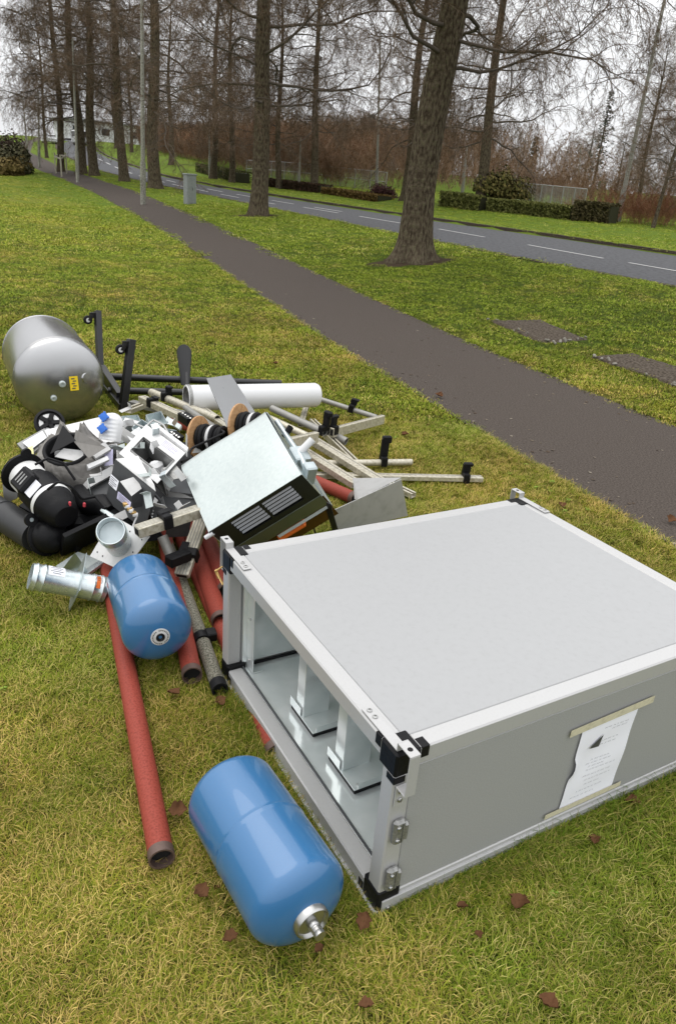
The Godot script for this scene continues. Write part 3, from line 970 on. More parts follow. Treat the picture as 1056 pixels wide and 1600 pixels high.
func tanks() -> void:
	# near blue vessel: a pressed steel ring and a threaded stub
	var a := tank("blue_pressure_tank", "blue pressure tank with a steel stub, lying against the grey cabinet", V(-0.2035, -0.024, 0.120), V(cos(1.626), sin(1.626), 0), 0.1244, 0.476, M.blue)
	var t: Node3D = a[0]
	var xf: Transform3D = a[1]
	var b := MB.new()
	b.lathe(xf, [Vector2(0.043, 0.009), Vector2(0.043, -0.010), Vector2(0.040, -0.014), Vector2(0.037, -0.012), Vector2(0.034, -0.006), Vector2(0.016, -0.006), Vector2(0, -0.006)], 32)
	part(t, "end_ring", b, M.screw)
	b = MB.new()
	b.lathe(xf, [Vector2(0.0135, -0.006), Vector2(0.0135, -0.020), Vector2(0.012, -0.022), Vector2(0.013, -0.024), Vector2(0.012, -0.027), Vector2(0.013, -0.030), Vector2(0.012, -0.033), Vector2(0.013, -0.036), Vector2(0.013, -0.046), Vector2(0.0, -0.046)], 20)
	part(t, "threaded_stub", b, M.screw)
	# the other one: a round label about a dark port
	var e := 1.4761
	var p := -0.0381
	a = tank("blue_pressure_tank", "blue pressure tank with a round white end label, resting across red pipes", V(-0.2117, 1.0929, 0.1869), V(cos(e) * cos(p), sin(e) * cos(p), sin(p)), 0.1218, 0.476, M.blue)
	t = a[0]
	xf = a[1]
	b = MB.new()
	b.lathe(xf, [Vector2(0.013, -0.0015), Vector2(0.0325, 0.0012), Vector2(0.0325, 0.004)], 32)
	var lab := part(t, "end_label", b, M.white_paint)
	for i in 26:   # a ring of tiny unreadable print
		if i % 13 == 5:
			continue
		var q := TAU * i / 26.0
		var pb := MB.new()
		var dr := xf.basis * Vector3(cos(q), sin(q), 0)
		var tg := xf.basis * Vector3(-sin(q), cos(q), 0)
		var c := xf.origin + dr * 0.026 - xf.basis.z * 0.0012
		pb.plate(c - tg * 0.0018 - dr * 0.002, c + tg * 0.0018 - dr * 0.002, c + tg * 0.0018 + dr * 0.002, c - tg * 0.0018 + dr * 0.002, 0.0003)
		part(lab, "print_mark", pb, M.grey_dark)
	b = MB.new()
	b.lathe(xf, [Vector2(0.015, 0.004), Vector2(0.0155, -0.004), Vector2(0.013, -0.006), Vector2(0.011, -0.003), Vector2(0.0, 0.004)], 24)
	part(t, "port", b, M.black_plastic)
	# the big silver one
	var sx := V(cos(1.537), sin(1.537), 0)
	a = tank("silver_tank", "large dented silver tank with a yellow sticker at the heap's far left", V(0.0082, 4.012, 0.292), sx, 0.2889, 1.036, M.silver, false)
	t = a[0]
	xf = a[1]
	for d in [0.13, 0.90]:
		b = MB.new()
		b.lathe(xf, [Vector2(0.289, d - 0.010), Vector2(0.2915, d - 0.006), Vector2(0.2915, d + 0.006), Vector2(0.289, d + 0.010)], 64, 0.2)
		part(t, "weld_band", b, M.silver)
	var on := func(rx: float, rz: float) -> Vector3:   # a point on the near dome: across, up from the axis
		var rr := sqrt(rx * rx + rz * rz) / 0.2889
		var depth := 0.2889 * 0.42 * (1.0 - sqrt(maxf(0.0, 1.0 - rr * rr)))
		return V(0.0082, 4.012, 0.292) + sx * (depth - 0.001) + V(rx, 0, rz)
	var face := -sx
	for c in [[0.000, 0.005, 0.022], [-0.06, -0.09, 0.02]]:
		b = MB.new()
		var q: Vector3 = on.call(c[0], c[1])
		b.lathe(Transform3D(b.frame_of(face), q), [Vector2(c[2], -0.01), Vector2(c[2], 0.008), Vector2(c[2] * 0.75, 0.014), Vector2(c[2] * 0.4, 0.014), Vector2(c[2] * 0.4, 0.004), Vector2(0, 0.004)], 20)
		part(t, "boss", b, M.galv_bright)
	b = MB.new()
	var q2: Vector3 = on.call(0.165, 0.03)
	b.lathe(Transform3D(b.frame_of((face + V(0.55, 0, 0.05)).normalized()), q2), [Vector2(0.042, -0.006), Vector2(0.036, 0.003), Vector2(0.030, -0.008), Vector2(0.012, -0.016), Vector2(0.010, -0.004), Vector2(0.0, -0.003)], 24, 0.3)
	part(t, "dished_socket", b, M.silver)
	b = MB.new()
	var c0: Vector3 = on.call(0.074, 0.005)
	var up := (V(-0.02, 0.12, 1)).normalized()
	var rt := V(1, 0.14, 0.0).normalized()
	b.plate(c0 - rt * 0.028 - up * 0.047 + face * 0.006, c0 + rt * 0.028 - up * 0.047 + face * 0.006, c0 + rt * 0.028 + up * 0.047 + face * 0.006, c0 - rt * 0.028 + up * 0.047 + face * 0.006, 0.001)
	var st := part(t, "yellow_sticker", b, M.yellow)
	for i in 5:
		b = MB.new()
		var o := c0 + face * 0.0085 + up * (0.032 - 0.016 * i) + rt * (0.004 if i % 2 else -0.005)
		b.plate(o - rt * 0.012 - up * 0.004, o + rt * 0.012 - up * 0.004, o + rt * 0.012 + up * 0.003, o - rt * 0.009 + up * 0.004, 0.0004)
		part(st, "print_mark", b, M.grey_dark)

func red_pipe(label: String, p0: Vector3, p1: Vector3, r := 0.037, sag := 0.0) -> void:   # p0 the near end
	var t := thing("red_pipe", label, "pipe", Vector3((p0.x + p1.x) / 2, 0, (p0.z + p1.z) / 2), "long rust-red pipes under the heap")
	var d := (p1 - p0).normalized()
	var b := MB.new()
	var n := 9
	var ps := []
	var rs := []
	for i in n:
		ps.append(p0.lerp(p1, float(i) / (n - 1)) - Vector3(0, sag * sin(PI * i / (n - 1)), 0))
		rs.append(r)
	b.tube(ps, rs, 22, false)
	part(t, "tube", b, M.red)
	b = MB.new()
	b.pipe(p0 - d * 0.016, p0 + d * 0.012, r + 0.0012, 0.005, 22)
	part(t, "end_collar", b, M.collar)
	b = MB.new()
	b.disc(p0 + d * 0.008, -d, r - 0.004, 0.002, 22)
	part(t, "bore", b, M.hole)
	b = MB.new()
	b.disc(p1, d, r, 0.004, 22)
	part(t, "far_cap", b, M.black_plastic)

func pipes() -> void:
	red_pipe("longest red pipe, its near end alone in the grass beside the blue tank", Vector3(-0.4319, 0.03, -0.3656), Vector3(-0.1898, 0.032, -2.007), 0.033)
	red_pipe("red pipe ending in the grass just below the round-labelled blue tank", Vector3(-0.1151, 0.034, -1.054), Vector3(0.1635, 0.05, -2.367), 0.035)
	red_pipe("red pipe beside the mottled pole, running on under the cabinet's edge", V(0.010, 0.62, 0.002), Vector3(0.2333, 0.034, -2.465), 0.034)
	red_pipe("red pipe with a dark open end at the cabinet's hinges", Vector3(0.09696, 0.04, -1.33), Vector3(0.262, 0.06, -2.309))
	red_pipe("red pipe closest to the cabinet's far corner, under the metal appliance", Vector3(0.1913, 0.05, -1.519), Vector3(0.3284, 0.07, -2.237))
	red_pipe("short visible length of red pipe in the grass beyond the metal appliance", Vector3(1.222, 0.037, -2.22), Vector3(0.6842, 0.06, -3.806))
	var p0 := Vector3(-0.05444, 0.03, -0.9434)
	var p1 := Vector3(0.09337, 0.05, -2.011)
	var t := thing("mottled_pole", "weathered grey mottled pole with a black clamp beside the red pipes", "pole", (p0 + p1) * Vector3(0.5, 0, 0.5))
	var d := (p1 - p0).normalized()
	var b := MB.new()
	b.tube([p0, p1], [0.027, 0.027], 20, false)
	part(t, "tube", b, M.mottled)
	b = MB.new()
	b.pipe(p0 - d * 0.012, p0 + d * 0.03, 0.029, 0.006)
	part(t, "end_cap", b, M.black_rubber)
	b = MB.new()
	b.disc(p0 + d * 0.012, -d, 0.026, 0.002)
	part(t, "bore", b, M.hole)
	var c := p0.lerp(p1, 0.27)
	b = MB.new()
	b.pipe(c - d * 0.02, c + d * 0.02, 0.034, 0.008)
	b.box(Transform3D(b.frame_of(d), c + Vector3(0.035, 0.015, 0)), Vector3(0.04, 0.035, 0.05), 0.004)
	part(t, "clamp", b, M.black_plastic)

func appliance() -> void:
	# the tilted galvanised fan coil casing; corners of its top sheet
	var cl := V(0.160, 2.047, 0.450)
	var ct := V(0.493, 1.893, 0.721)
	var cr := V(0.471, 1.431, 0.572)
	var cb := V(0.139, 1.585, 0.301)
	var e1 := (cr - cb).normalized()    # along the front edge
	var nn := V(-0.67, -0.2, 0.71).normalized()
	var dn := -nn
	var inw := ((cl - cb) + (ct - cr)).normalized()
	var t := thing("fan_coil_unit", "tilted galvanised fan unit with a louvred front, on top of the heap", "fan unit", V(0.40, 1.72, 0.02))
	# top sheet, curled down along the far-left edge
	var pts := []
	for i in 15:
		var u := i / 14.0   # from the front edge to the back edge
		var row := PackedVector3Array()
		for j in 13:
			var v := j / 12.0   # from left to right
			var q := cb.lerp(cr, v).lerp(cl.lerp(ct, v), u)
			q += dn * (0.05 * pow(maxf(0.0, (u - 0.86) / 0.14), 2.0))
			q += dn * 0.004 * sin(u * 5.0) * sin(v * 6.0)
			row.push_back(q)
		pts.append(row)
	var b := MB.new()
	b.grid(pts, nn, 0.0015)
	part(t, "top_sheet", b, M.galv_bright)
	var dp := 0.17
	# side cheeks and underside
	b = MB.new()
	b.plate(cb + dn * 0.003, cl + dn * 0.05, cl + dn * dp, cb + dn * dp, 0.002)
	b.plate(cr + dn * 0.003, ct + dn * 0.05, ct + dn * dp, cr + dn * dp, -0.002)
	b.plate(cl + dn * 0.052, ct + dn * 0.052, ct + dn * dp, cl + dn * dp, 0.002)
	part(t, "casing", b, M.galv)
	b = MB.new()
	b.plate(cb + dn * (dp + 0.002), cr + dn * (dp + 0.002), ct + dn * (dp + 0.002), cl + dn * (dp + 0.002), 0.002)
	part(t, "base_sheet", b, M.galv_dull)
	# front: dark recess, two banks of slats, surround
	var at := func(u: float, v: float, d: float) -> Vector3: return cb + (cr - cb) * u + dn * dp * v + inw * d
	b = MB.new()
	b.plate(at.call(0.0, 0.02, 0.035), at.call(1.0, 0.02, 0.035), at.call(1.0, 1.0, 0.035), at.call(0.0, 1.0, 0.035), 0.002)
	part(t, "recess", b, M.hole)
	b = MB.new()
	for r in [[0.0, 0.2, 0.02, 0.99], [0.86, 1.0, 0.02, 0.99], [0.2, 0.86, 0.02, 0.14], [0.2, 0.86, 0.80, 0.99], [0.515, 0.54, 0.14, 0.80]]:
		b.plate(at.call(r[0], r[2], 0.001), at.call(r[1], r[2], 0.001), at.call(r[1], r[3], 0.001), at.call(r[0], r[3], 0.001), 0.003)
	part(t, "grille_surround", b, M.black_paint)
	for bank in [[0.205, 0.512], [0.543, 0.855]]:
		for i in 5:
			var v := 0.20 + i * 0.125
			b = MB.new()
			var p0: Vector3 = at.call(bank[0], v, 0.006)
			var p1: Vector3 = at.call(bank[1], v, 0.006)
			b.bar(p0, p1, 0.0115, 0.0022, (dn + inw * 0.9).normalized(), 0.0006)
			part(t, "slat", b, M.slat_chrome)
	# lower bay: a reflecting tray, an orange-brown insulated pocket, and a dark motor space
	var low := dn * dp
	b = MB.new()
	b.plate(cb + low * 1.02 + inw * 0.0, cr + low * 1.02, cr + low * 1.02 + dn * 0.07, cb + low * 1.02 + dn * 0.07, 0.002)
	part(t, "front_rail", b, M.slat_chrome)
	b = MB.new()
	var k0 := cb.lerp(cr, 0.42) + low * 1.02 + dn * 0.075
	var k1 := cr + low * 1.02 + dn * 0.075
	b.plate(k0, k1, k1 + dn * 0.012 - inw * 0.006, k0 + dn * 0.012 - inw * 0.006, 0.002)
	part(t, "drip_edge", b, M.galv_bright)
	b = MB.new()
	b.plate(cb.lerp(cr, 0.1) + low + dn * 0.07 + inw * 0.05, cr + low + dn * 0.07 + inw * 0.05, cr + low + dn * 0.19 + inw * 0.02, cb.lerp(cr, 0.3) + low + dn * 0.19 + inw * 0.02, 0.002)
	part(t, "drip_tray", b, M.amber)
	b = MB.new()
	b.box(Transform3D(b.frame_of(e1), cb.lerp(cr, 0.55) + low + dn * 0.12 + inw * 0.025), Vector3(0.05, 0.035, 0.14), 0.008)
	part(t, "orange_float", b, M.orange)
	b = MB.new()
	b.plate(cb + low + dn * 0.08 + inw * 0.45, cr + low + dn * 0.08 + inw * 0.44, cr + low + dn * 0.08 + inw * 0.05, cb + low + dn * 0.08 + inw * 0.05, 0.08)
	part(t, "lower_casing", b, M.galv_dull)
	# the right cheek's pipe tails, bracket and spout
	var rt := func(u: float, d: float, o: float) -> Vector3: return cr.lerp(ct, u) + dn * d + e1 * o
	b = MB.new()
	b.tube([rt.call(0.05, 0.05, 0.015), rt.call(0.25, 0.04, 0.03), rt.call(0.45, 0.05, 0.025), rt.call(0.8, 0.04, 0.02)], [0.012, 0.014, 0.012, 0.012], 10)
	b.box(Transform3D(b.frame_of(inw), rt.call(0.3, 0.06, 0.02)), Vector3(0.07, 0.06, 0.09), 0.006)
	b.box(Transform3D(b.frame_of(inw), rt.call(0.08, 0.06, 0.02)), Vector3(0.05, 0.09, 0.05), 0.006)
	part(t, "pipe_fitting", b, M.galv_dull)
	b = MB.new()
	b.pipe(rt.call(0.32, 0.05, 0.02), rt.call(0.36, 0.04, 0.11), 0.016, 0.003, 16)
	part(t, "spout", b, M.white_plastic)
	b = MB.new()
	b.pipe(rt.call(0.62, 0.06, 0.01), rt.call(0.64, 0.04, 0.06), 0.014, 0.003, 16)
	part(t, "rubber_plug", b, M.black_rubber)
	b = MB.new()
	b.pipe(cb + dn * 0.02 - e1 * 0.03, cb + dn * 0.02 + e1 * 0.01, 0.010, 0.003, 14)
	part(t, "drain_stub", b, M.white_plastic)
	# straps and legs down to the heap
	b = MB.new()
	b.bar(cr + low + dn * 0.06, V(0.78, 1.52, 0.03), 0.04, 0.006)
	b.bar(cr.lerp(ct, 0.9) + low + dn * 0.08, V(0.80, 1.86, 0.03), 0.04, 0.006)
	part(t, "mounting_strap", b, M.black_paint)

func frame_trolley() -> void:
	var t := thing("upturned_trolley", "upturned black metal trolley frame with castors, behind the silver tank", "trolley", Vector3(0.4987, 0, -4.297))
	for c in [[Vector3(0.4557, 0, -4.275), Vector3(0.5677, 0.5, -4.374), 0.052], [Vector3(0.4916, 0, -5.123), Vector3(0.56, 0.52, -5.41), 0.048]]:
		var b := MB.new()
		b.bar(c[0], c[1], c[2], c[2], V(0.2, -1, 0), 0.003)
		part(t, "upright", b, M.black_paint)
		var top: Vector3 = c[1]
		var cs := MB.new()
		cs.box(Transform3D(Basis.IDENTITY, top + V(-0.045, -0.01, -0.03)), Vector3(0.05, 0.045, 0.012), 0.003)
		cs.bar(top + V(-0.05, -0.02, -0.03), top + V(-0.075, -0.02, -0.075), 0.026, 0.004, V(0, 1, 0))
		cs.bar(top + V(-0.05, 0.012, -0.03), top + V(-0.075, 0.012, -0.075), 0.026, 0.004, V(0, 1, 0))
		var co := part(t, "castor", cs, M.black_paint)
		var w := MB.new()
		w.lathe(Transform3D(w.frame_of(V(0.1, -1, 0).normalized()), top + V(-0.085, 0.01, -0.07)), [Vector2(0.0, 0.0), Vector2(0.018, 0.0), Vector2(0.032, 0.002), Vector2(0.036, 0.006), Vector2(0.036, 0.02), Vector2(0.030, 0.026), Vector2(0, 0.026)], 24)
		part(co, "wheel", w, M.black_rubber)
		w = MB.new()
		w.disc(top + V(-0.083, -0.018, -0.07), V(0.1, -1, 0), 0.018, 0.004, 20)
		part(co, "hub", w, M.white_paint)
	var b := MB.new()
	b.tube([Vector3(0.4813, 0.1, -4.899), Vector3(1.106, 0.1, -4.638), Vector3(1.786, 0.1, -4.382)], [0.028, 0.028, 0.028], 16)
	part(t, "rail", b, M.black_paint)
	b = MB.new()
	b.tube([Vector3(0.4407, 0.06, -4.629), Vector3(1.035, 0.06, -4.43), Vector3(1.259, 0.06, -4.319)], [0.026, 0.026, 0.026], 16)
	part(t, "rail", b, M.black_paint)
	b = MB.new()
	b.bar(Vector3(0.47, 0.14, -4.949), Vector3(0.4798, 0.05, -4.437), 0.05, 0.09, Vector3.UP, 0.003)
	part(t, "gusset", b, M.black_paint)
	b = MB.new()
	b.bar(Vector3(0.477, 0.03, -5.051), Vector3(0.4562, 0.03, -4.272), 0.05, 0.05, Vector3.UP, 0.003)
	part(t, "rail", b, M.black_paint)
	# upright rounded paddle
	var pb := MB.new()
	var lo := Vector3(1.019, 0.09, -4.535)
	var hi := Vector3(1.063, 0.38, -4.689)
	var side := (V(0.87, -0.48, 0)).normalized() * 0.06
	var ring := []
	for i in 13:
		var q := PI * i / 12.0
		ring.append(hi - Vector3(0, 0.07, 0) + side * cos(q) + Vector3(0, 0.07 * sin(q), 0))
	var bk := side.cross(Vector3.UP).normalized() * 0.006
	for i in 12:
		pb.hexa([ring[i], ring[i + 1], lo + side * 0.55 * cos(PI * (i + 1) / 12.0), lo + side * 0.55 * cos(PI * i / 12.0), ring[i] + bk, ring[i + 1] + bk, lo + side * 0.55 * cos(PI * (i + 1) / 12.0) + bk, lo + side * 0.55 * cos(PI * i / 12.0) + bk])
	pb.bar(lo + side * 0.3 + bk * 2.0, hi - Vector3(0, 0.13, 0) + side * 0.3 + bk * 2.0, 0.05, 0.02, side)
	single("black_paddle", "upright black rounded plate standing against the black trolley rail", "bracket", pb, M.black_paint)

func white_tube() -> void:
	var p0 := Vector3(0.7432, 0.24, -3.687)
	var p1 := Vector3(1.724, 0.21, -3.638)
	var d := (p1 - p0).normalized()
	var t := thing("white_tube", "thick white plastic tube lying across the rails behind the heap", "pipe", (p0 + p1) * Vector3(0.5, 0, 0.5))
	var b := MB.new()
	b.lathe(Transform3D(b.frame_of(d), p0), [Vector2(0.078, 0.0), Vector2(0.088, 0.0), Vector2(0.09, 0.006), Vector2(0.088, 0.012), Vector2(0.088, (p1 - p0).length() - 0.02), Vector2(0.078, (p1 - p0).length()), Vector2(0.0, (p1 - p0).length())], 40)
	part(t, "body", b, M.white_plastic)
	b = MB.new()
	b.lathe(Transform3D(b.frame_of(d), p0), [Vector2(0.078, 0.0), Vector2(0.078, 0.03), Vector2(0.055, 0.03), Vector2(0.055, 0.012), Vector2(0.05, 0.012), Vector2(0.05, 0.06), Vector2(0, 0.06)], 40)
	part(t, "end_socket", b, M.cast)
	b = MB.new()
	b.lathe(Transform3D(b.frame_of(d), p0 + d * 0.004), [Vector2(0.088, 0.0), Vector2(0.0925, 0.002), Vector2(0.0925, 0.022), Vector2(0.088, 0.024)], 40)
	part(t, "end_ring", b, M.cast)

func plates() -> void:
	var b := MB.new()
	b.plate(Vector3(0.688, 0.52, -3.132), Vector3(0.8651, 0.52, -3.189), Vector3(0.8871, 0.36, -2.803), Vector3(0.6457, 0.36, -2.674), 0.004)
	single("grey_plate", "dull grey metal plate standing tilted in front of the white tube", "metal plate", b, M.steel_dark)
	# folded light grey sheet beside the cabinet
	var t := thing("folded_sheet", "light grey sheet-metal offcut standing folded behind the cabinet", "metal sheet", Vector3(1.199, 0, -1.981))
	b = MB.new()
	b.plate(Vector3(0.8427, 0.2, -1.792), Vector3(1.278, 0.28, -1.863), Vector3(1.351, 0.06, -1.867), Vector3(0.9232, 0.02, -1.898), 0.003)
	part(t, "front_leaf", b, M.grey_sheet)
	b = MB.new()
	b.plate(Vector3(1.206, 0.16, -2.219), Vector3(1.305, 0.27, -1.908), Vector3(1.026, 0.21, -1.859), Vector3(1.191, 0.06, -2.156), 0.003)
	part(t, "back_leaf", b, M.grey_sheet)
	b = MB.new()
	b.plate(Vector3(0.3552, 0.33, -2.53), Vector3(0.4837, 0.36, -2.496), Vector3(0.4831, 0.3, -2.494), Vector3(0.3783, 0.3, -2.496), 0.003)
	single("sheet_corner", "small pointed grey metal offcut in front of the cable reel", "metal sheet", b, M.grey_sheet)

func cable_reel() -> void:
	var d := V(0.62, -0.76, 0.12).normalized()
	var c0 := Vector3(0.4404, 0.36, -2.563)
	var t := thing("cable_reel", "plywood cable reel wound with black cable, left of the tilted appliance's top edge", "cable reel", c0 - Vector3(0, 0.11, 0), "plywood reels behind the tilted appliance")
	var c1 := Vector3(0.6297, 0.44, -2.469)
	var t2 := thing("cable_reel", "second plywood reel, mostly hidden behind the tilted appliance's top edge", "cable reel", c1 - Vector3(0, 0.11, 0), "plywood reels behind the tilted appliance")
	for c in [[c0, t], [c1, t2]]:
		var b := MB.new()
		b.lathe(Transform3D(b.frame_of(d), c[0] - d * 0.006), [Vector2(0.018, 0), Vector2(0.112, 0), Vector2(0.1135, 0.002), Vector2(0.1135, 0.010), Vector2(0.112, 0.012), Vector2(0.018, 0.012), Vector2(0.018, 0)], 44)
		part(c[1], "flange", b, M.ply)
		for i in 7:
			b = MB.new()
			var o: Vector3 = c[0] + d * (0.018 + 0.0215 * i)
			var r := 0.058 + 0.006 * sin(i * 2.1)
			var prof := []
			for q in 9:
				prof.append(Vector2(r + 0.012 * cos(TAU * q / 8), 0.012 * sin(TAU * q / 8)))
			b.lathe(Transform3D(b.frame_of(d), o), prof, 32, 0.3)
			part(c[1], "cable_turn", b, M.white_paint if i == 3 else M.black_rubber)

func clamp_on(parent: Node3D, at: Vector3, ax: Vector3, s := 0.05, h := 0.05) -> void:
	var b := MB.new()
	var z := ax.normalized()
	var x := Vector3.UP.cross(z).normalized()
	var t := Transform3D(Basis(x, z.cross(x), z), at)
	b.box(t.translated_local(Vector3(0, 0.012, 0)), Vector3(s + 0.016, 0.034, 0.04), 0.003)
	b.box(t.translated_local(Vector3(s * 0.5 + 0.004, -0.005, 0)), Vector3(0.010, 0.055, 0.04), 0.002)
	b.box(t.translated_local(Vector3(-s * 0.5 - 0.004, -0.005, 0)), Vector3(0.010, 0.055, 0.04), 0.002)
	b.box(t.translated_local(Vector3(s * 0.3, 0.02 + h * 0.5, 0.004)), Vector3(0.03, h, 0.05), 0.006)
	b.box(t.translated_local(Vector3(s * 0.3, 0.02 + h * 0.9, 0.012)), Vector3(0.034, h * 0.35, 0.06), 0.006)
	part(parent, "clamp", b, M.black_plastic)

func rail(label: String, kind: int, p0: Vector3, p1: Vector3, w: float, h: float, m: Material, clamps := []) -> void:   # kind 0 hollow flat profile, 1 open channel, 2 round tube, 3 grooved profile
	var t := thing("metal_tube" if kind == 2 else "aluminium_rail", label, "tube" if kind == 2 else "rail", (p0 + p1) * 0.5 - Vector3(0, h * 0.5, 0), "aluminium rails and tubes in the heap")
	var d := (p1 - p0).normalized()
	var b := MB.new()
	if kind == 1:
		b.channel(p0, p1, w, h, 0.003)
	elif kind == 2:
		b.pipe(p0, p1, w * 0.5, 0.004, 18)
	else:
		b.bar(p0, p1, w, h, Vector3.UP, 0.003)
	part(t, "profile", b, m)
	if kind == 3:
		var x := Vector3.UP.cross(d).normalized()
		var y := d.cross(x)
		for k in [-0.3, -0.1, 0.1, 0.3]:
			b = MB.new()
			b.bar(p0 + x * w * k + y * h * 0.5, p1 + x * w * k + y * h * 0.5, w * 0.07, 0.0012, y, 0.0003)
			part(t, "groove", b, M.alu_grey)
	if kind == 0:
		var x := Vector3.UP.cross(d).normalized()
		var y := d.cross(x)
		b = MB.new()
		b.bar(p0 + x * w * 0.15 + y * h * 0.5, p1 + x * w * 0.15 + y * h * 0.5, 0.004, 0.0014, y, 0.0003)
		b.bar(p0 + x * w * 0.5 + y * h * 0.12, p1 + x * w * 0.5 + y * h * 0.12, 0.0014, 0.004, y, 0.0003)
		part(t, "groove", b, M.grey_dark)
	for e in [[p0, -1.0], [p1, 1.0]]:
		b = MB.new()
		if kind == 2:
			b.disc(e[0] - d * e[1] * 0.01, d * e[1], w * 0.5 - 0.003, 0.002, 16)
		elif kind != 1:
			b.bar(e[0] + d * e[1] * 0.0006, e[0] - d * e[1] * 0.002, w * 0.72, h * 0.66, Vector3.UP, 0.0005)
		if b.v.size() > 0:
			part(t, "open_end", b, M.hole)
	for c in clamps:
		clamp_on(t, p0.lerp(p1, c[0]) + Vector3(0, h * 0.3, 0), d, w, c[1])

func rails() -> void:
	rail("pale channel rail slanting down behind the cable reel from the heap's top left", 0, Vector3(0.4943, 0.2, -3.877), Vector3(0.8719, 0.18, -2.608), 0.055, 0.045, M.alu, [[0.10, 0.015]])
	rail("beige round tube with a black clamp beside the black trolley upright", 2, Vector3(0.63, 0.17, -4.121), Vector3(0.8248, 0.2, -3.307), 0.055, 0.055, M.alu, [[0.25, 0.05]])
	rail("thin tube passing below the white tube's open end", 2, Vector3(0.6996, 0.21, -3.57), Vector3(0.688, 0.26, -2.891), 0.04, 0.04, M.alu_grey)
	rail("flat rail between the thin tube and the grey plate", 0, Vector3(0.8346, 0.17, -3.626), Vector3(0.8298, 0.2, -3.076), 0.06, 0.035, M.alu)
	rail("short flat rail end poking out beside the trolley's near upright", 1, Vector3(0.4123, 0.1, -3.946), Vector3(0.5962, 0.1, -4.092), 0.06, 0.03, M.alu)
	rail("grey tube sloping from the white tube's far end to the outer corner", 2, Vector3(1.8, 0.13, -3.857), Vector3(2.139, 0.06, -3.454), 0.04, 0.04, M.alu_grey, [[0.62, 0.05]])
	rail("slotted white-grey channel meeting the outer corner of the heap", 0, Vector3(1.538, 0.12, -3.066), Vector3(2.123, 0.08, -3.343), 0.035, 0.065, M.alu, [[0.04, 0.07]])
	rail("long dark grey tube from under the white tube to a black clamp", 2, Vector3(1.283, 0.19, -3.471), Vector3(1.436, 0.16, -2.972), 0.048, 0.048, M.alu_grey, [[0.97, 0.10]])
	rail("slim tube parallel to the dark grey tube, nearer the appliance", 2, Vector3(1.2, 0.17, -3.317), Vector3(1.313, 0.15, -2.932), 0.045, 0.045, M.alu)
	rail("stubby dark grey tube with a black end cap", 2, Vector3(1.539, 0.1, -3.185), Vector3(1.635, 0.06, -3.028), 0.055, 0.055, M.alu_grey)
	rail("short beige channel end lying beside the appliance's fittings", 0, Vector3(0.9692, 0.23, -2.648), Vector3(1.268, 0.21, -2.776), 0.035, 0.07, M.alu)
	rail("wide pale rail running down beside the spout towards the folded sheet", 0, Vector3(1.144, 0.14, -3.013), Vector3(1.295, 0.07, -2.32), 0.068, 0.04, M.alu)
	rail("wide pale rail with a groove, outer one of the pair near the folded sheet", 0, Vector3(1.343, 0.12, -2.988), Vector3(1.484, 0.05, -2.297), 0.068, 0.04, M.alu)
	rail("thin rail crossing beneath the pair of wide rails", 1, Vector3(1.605, 0.07, -3.472), Vector3(1.5, 0.05, -2.667), 0.04, 0.04, M.alu)
	rail("narrow strut end standing between the white tube and the dark tube", 0, Vector3(1.758, 0.06, -3.864), Vector3(1.469, 0.08, -3.386), 0.04, 0.03, M.alu)
	rail("pale round tube reaching out over the grass with a black clamp", 2, Vector3(1.185, 0.06, -2.741), Vector3(1.878, 0.04, -2.598), 0.042, 0.042, M.alu, [[0.72, 0.13]])
	rail("longest flat rail, reaching furthest over the grass to a black clamp", 0, Vector3(1.122, 0.04, -2.613), Vector3(2.169, 0.025, -2.239), 0.05, 0.03, M.alu, [[0.90, 0.065]])
	rail("small rail end emerging from behind the folded sheet's right edge", 1, Vector3(1.548, 0.03, -2.337), Vector3(1.601, 0.02, -2.169), 0.045, 0.03, M.alu)
	rail("grooved pale rail with a black clamp, jutting out above the white flanged plate", 3, Vector3(-0.128, 0.3, -1.687), Vector3(0.1851, 0.33, -1.745), 0.050, 0.045, M.alu, [[0.40, 0.012]])
	rail("ribbed pale rail standing steeply behind the round-labelled blue tank", 3, Vector3(0.03232, 0.1, -1.615), Vector3(0.2131, 0.27, -1.839), 0.062, 0.03, M.alu, [[0.30, 0.01]])
	rail("short grey tube behind the black bracket and the blue tank", 2, Vector3(0.03688, 0.1, -1.733), Vector3(0.01079, 0.2, -1.806), 0.045, 0.045, M.alu_grey)
	rail("dark flat rail lying low between the trolley rails and the white tube", 0, Vector3(0.53, 0.04, -4.32), Vector3(0.8453, 0.05, -3.872), 0.06, 0.04, M.alu_grey)
	rail("half hidden rail beneath the slim tube and the appliance", 1, Vector3(1.223, 0.1, -3.603), Vector3(1.214, 0.09, -2.874), 0.05, 0.045, M.alu_grey)
	# black steel saddle on the ribbed rail
	var b := MB.new()
	var c := Vector3(0.02395, 0.18, -1.628)
	b.box(Transform3D(Basis(Vector3.UP, 0.35), c), Vector3(0.105, 0.045, 0.05), 0.004)
	single("black_saddle", "black two-holed bracket on the ribbed rail above the blue tank", "bracket", b, M.black_plastic)

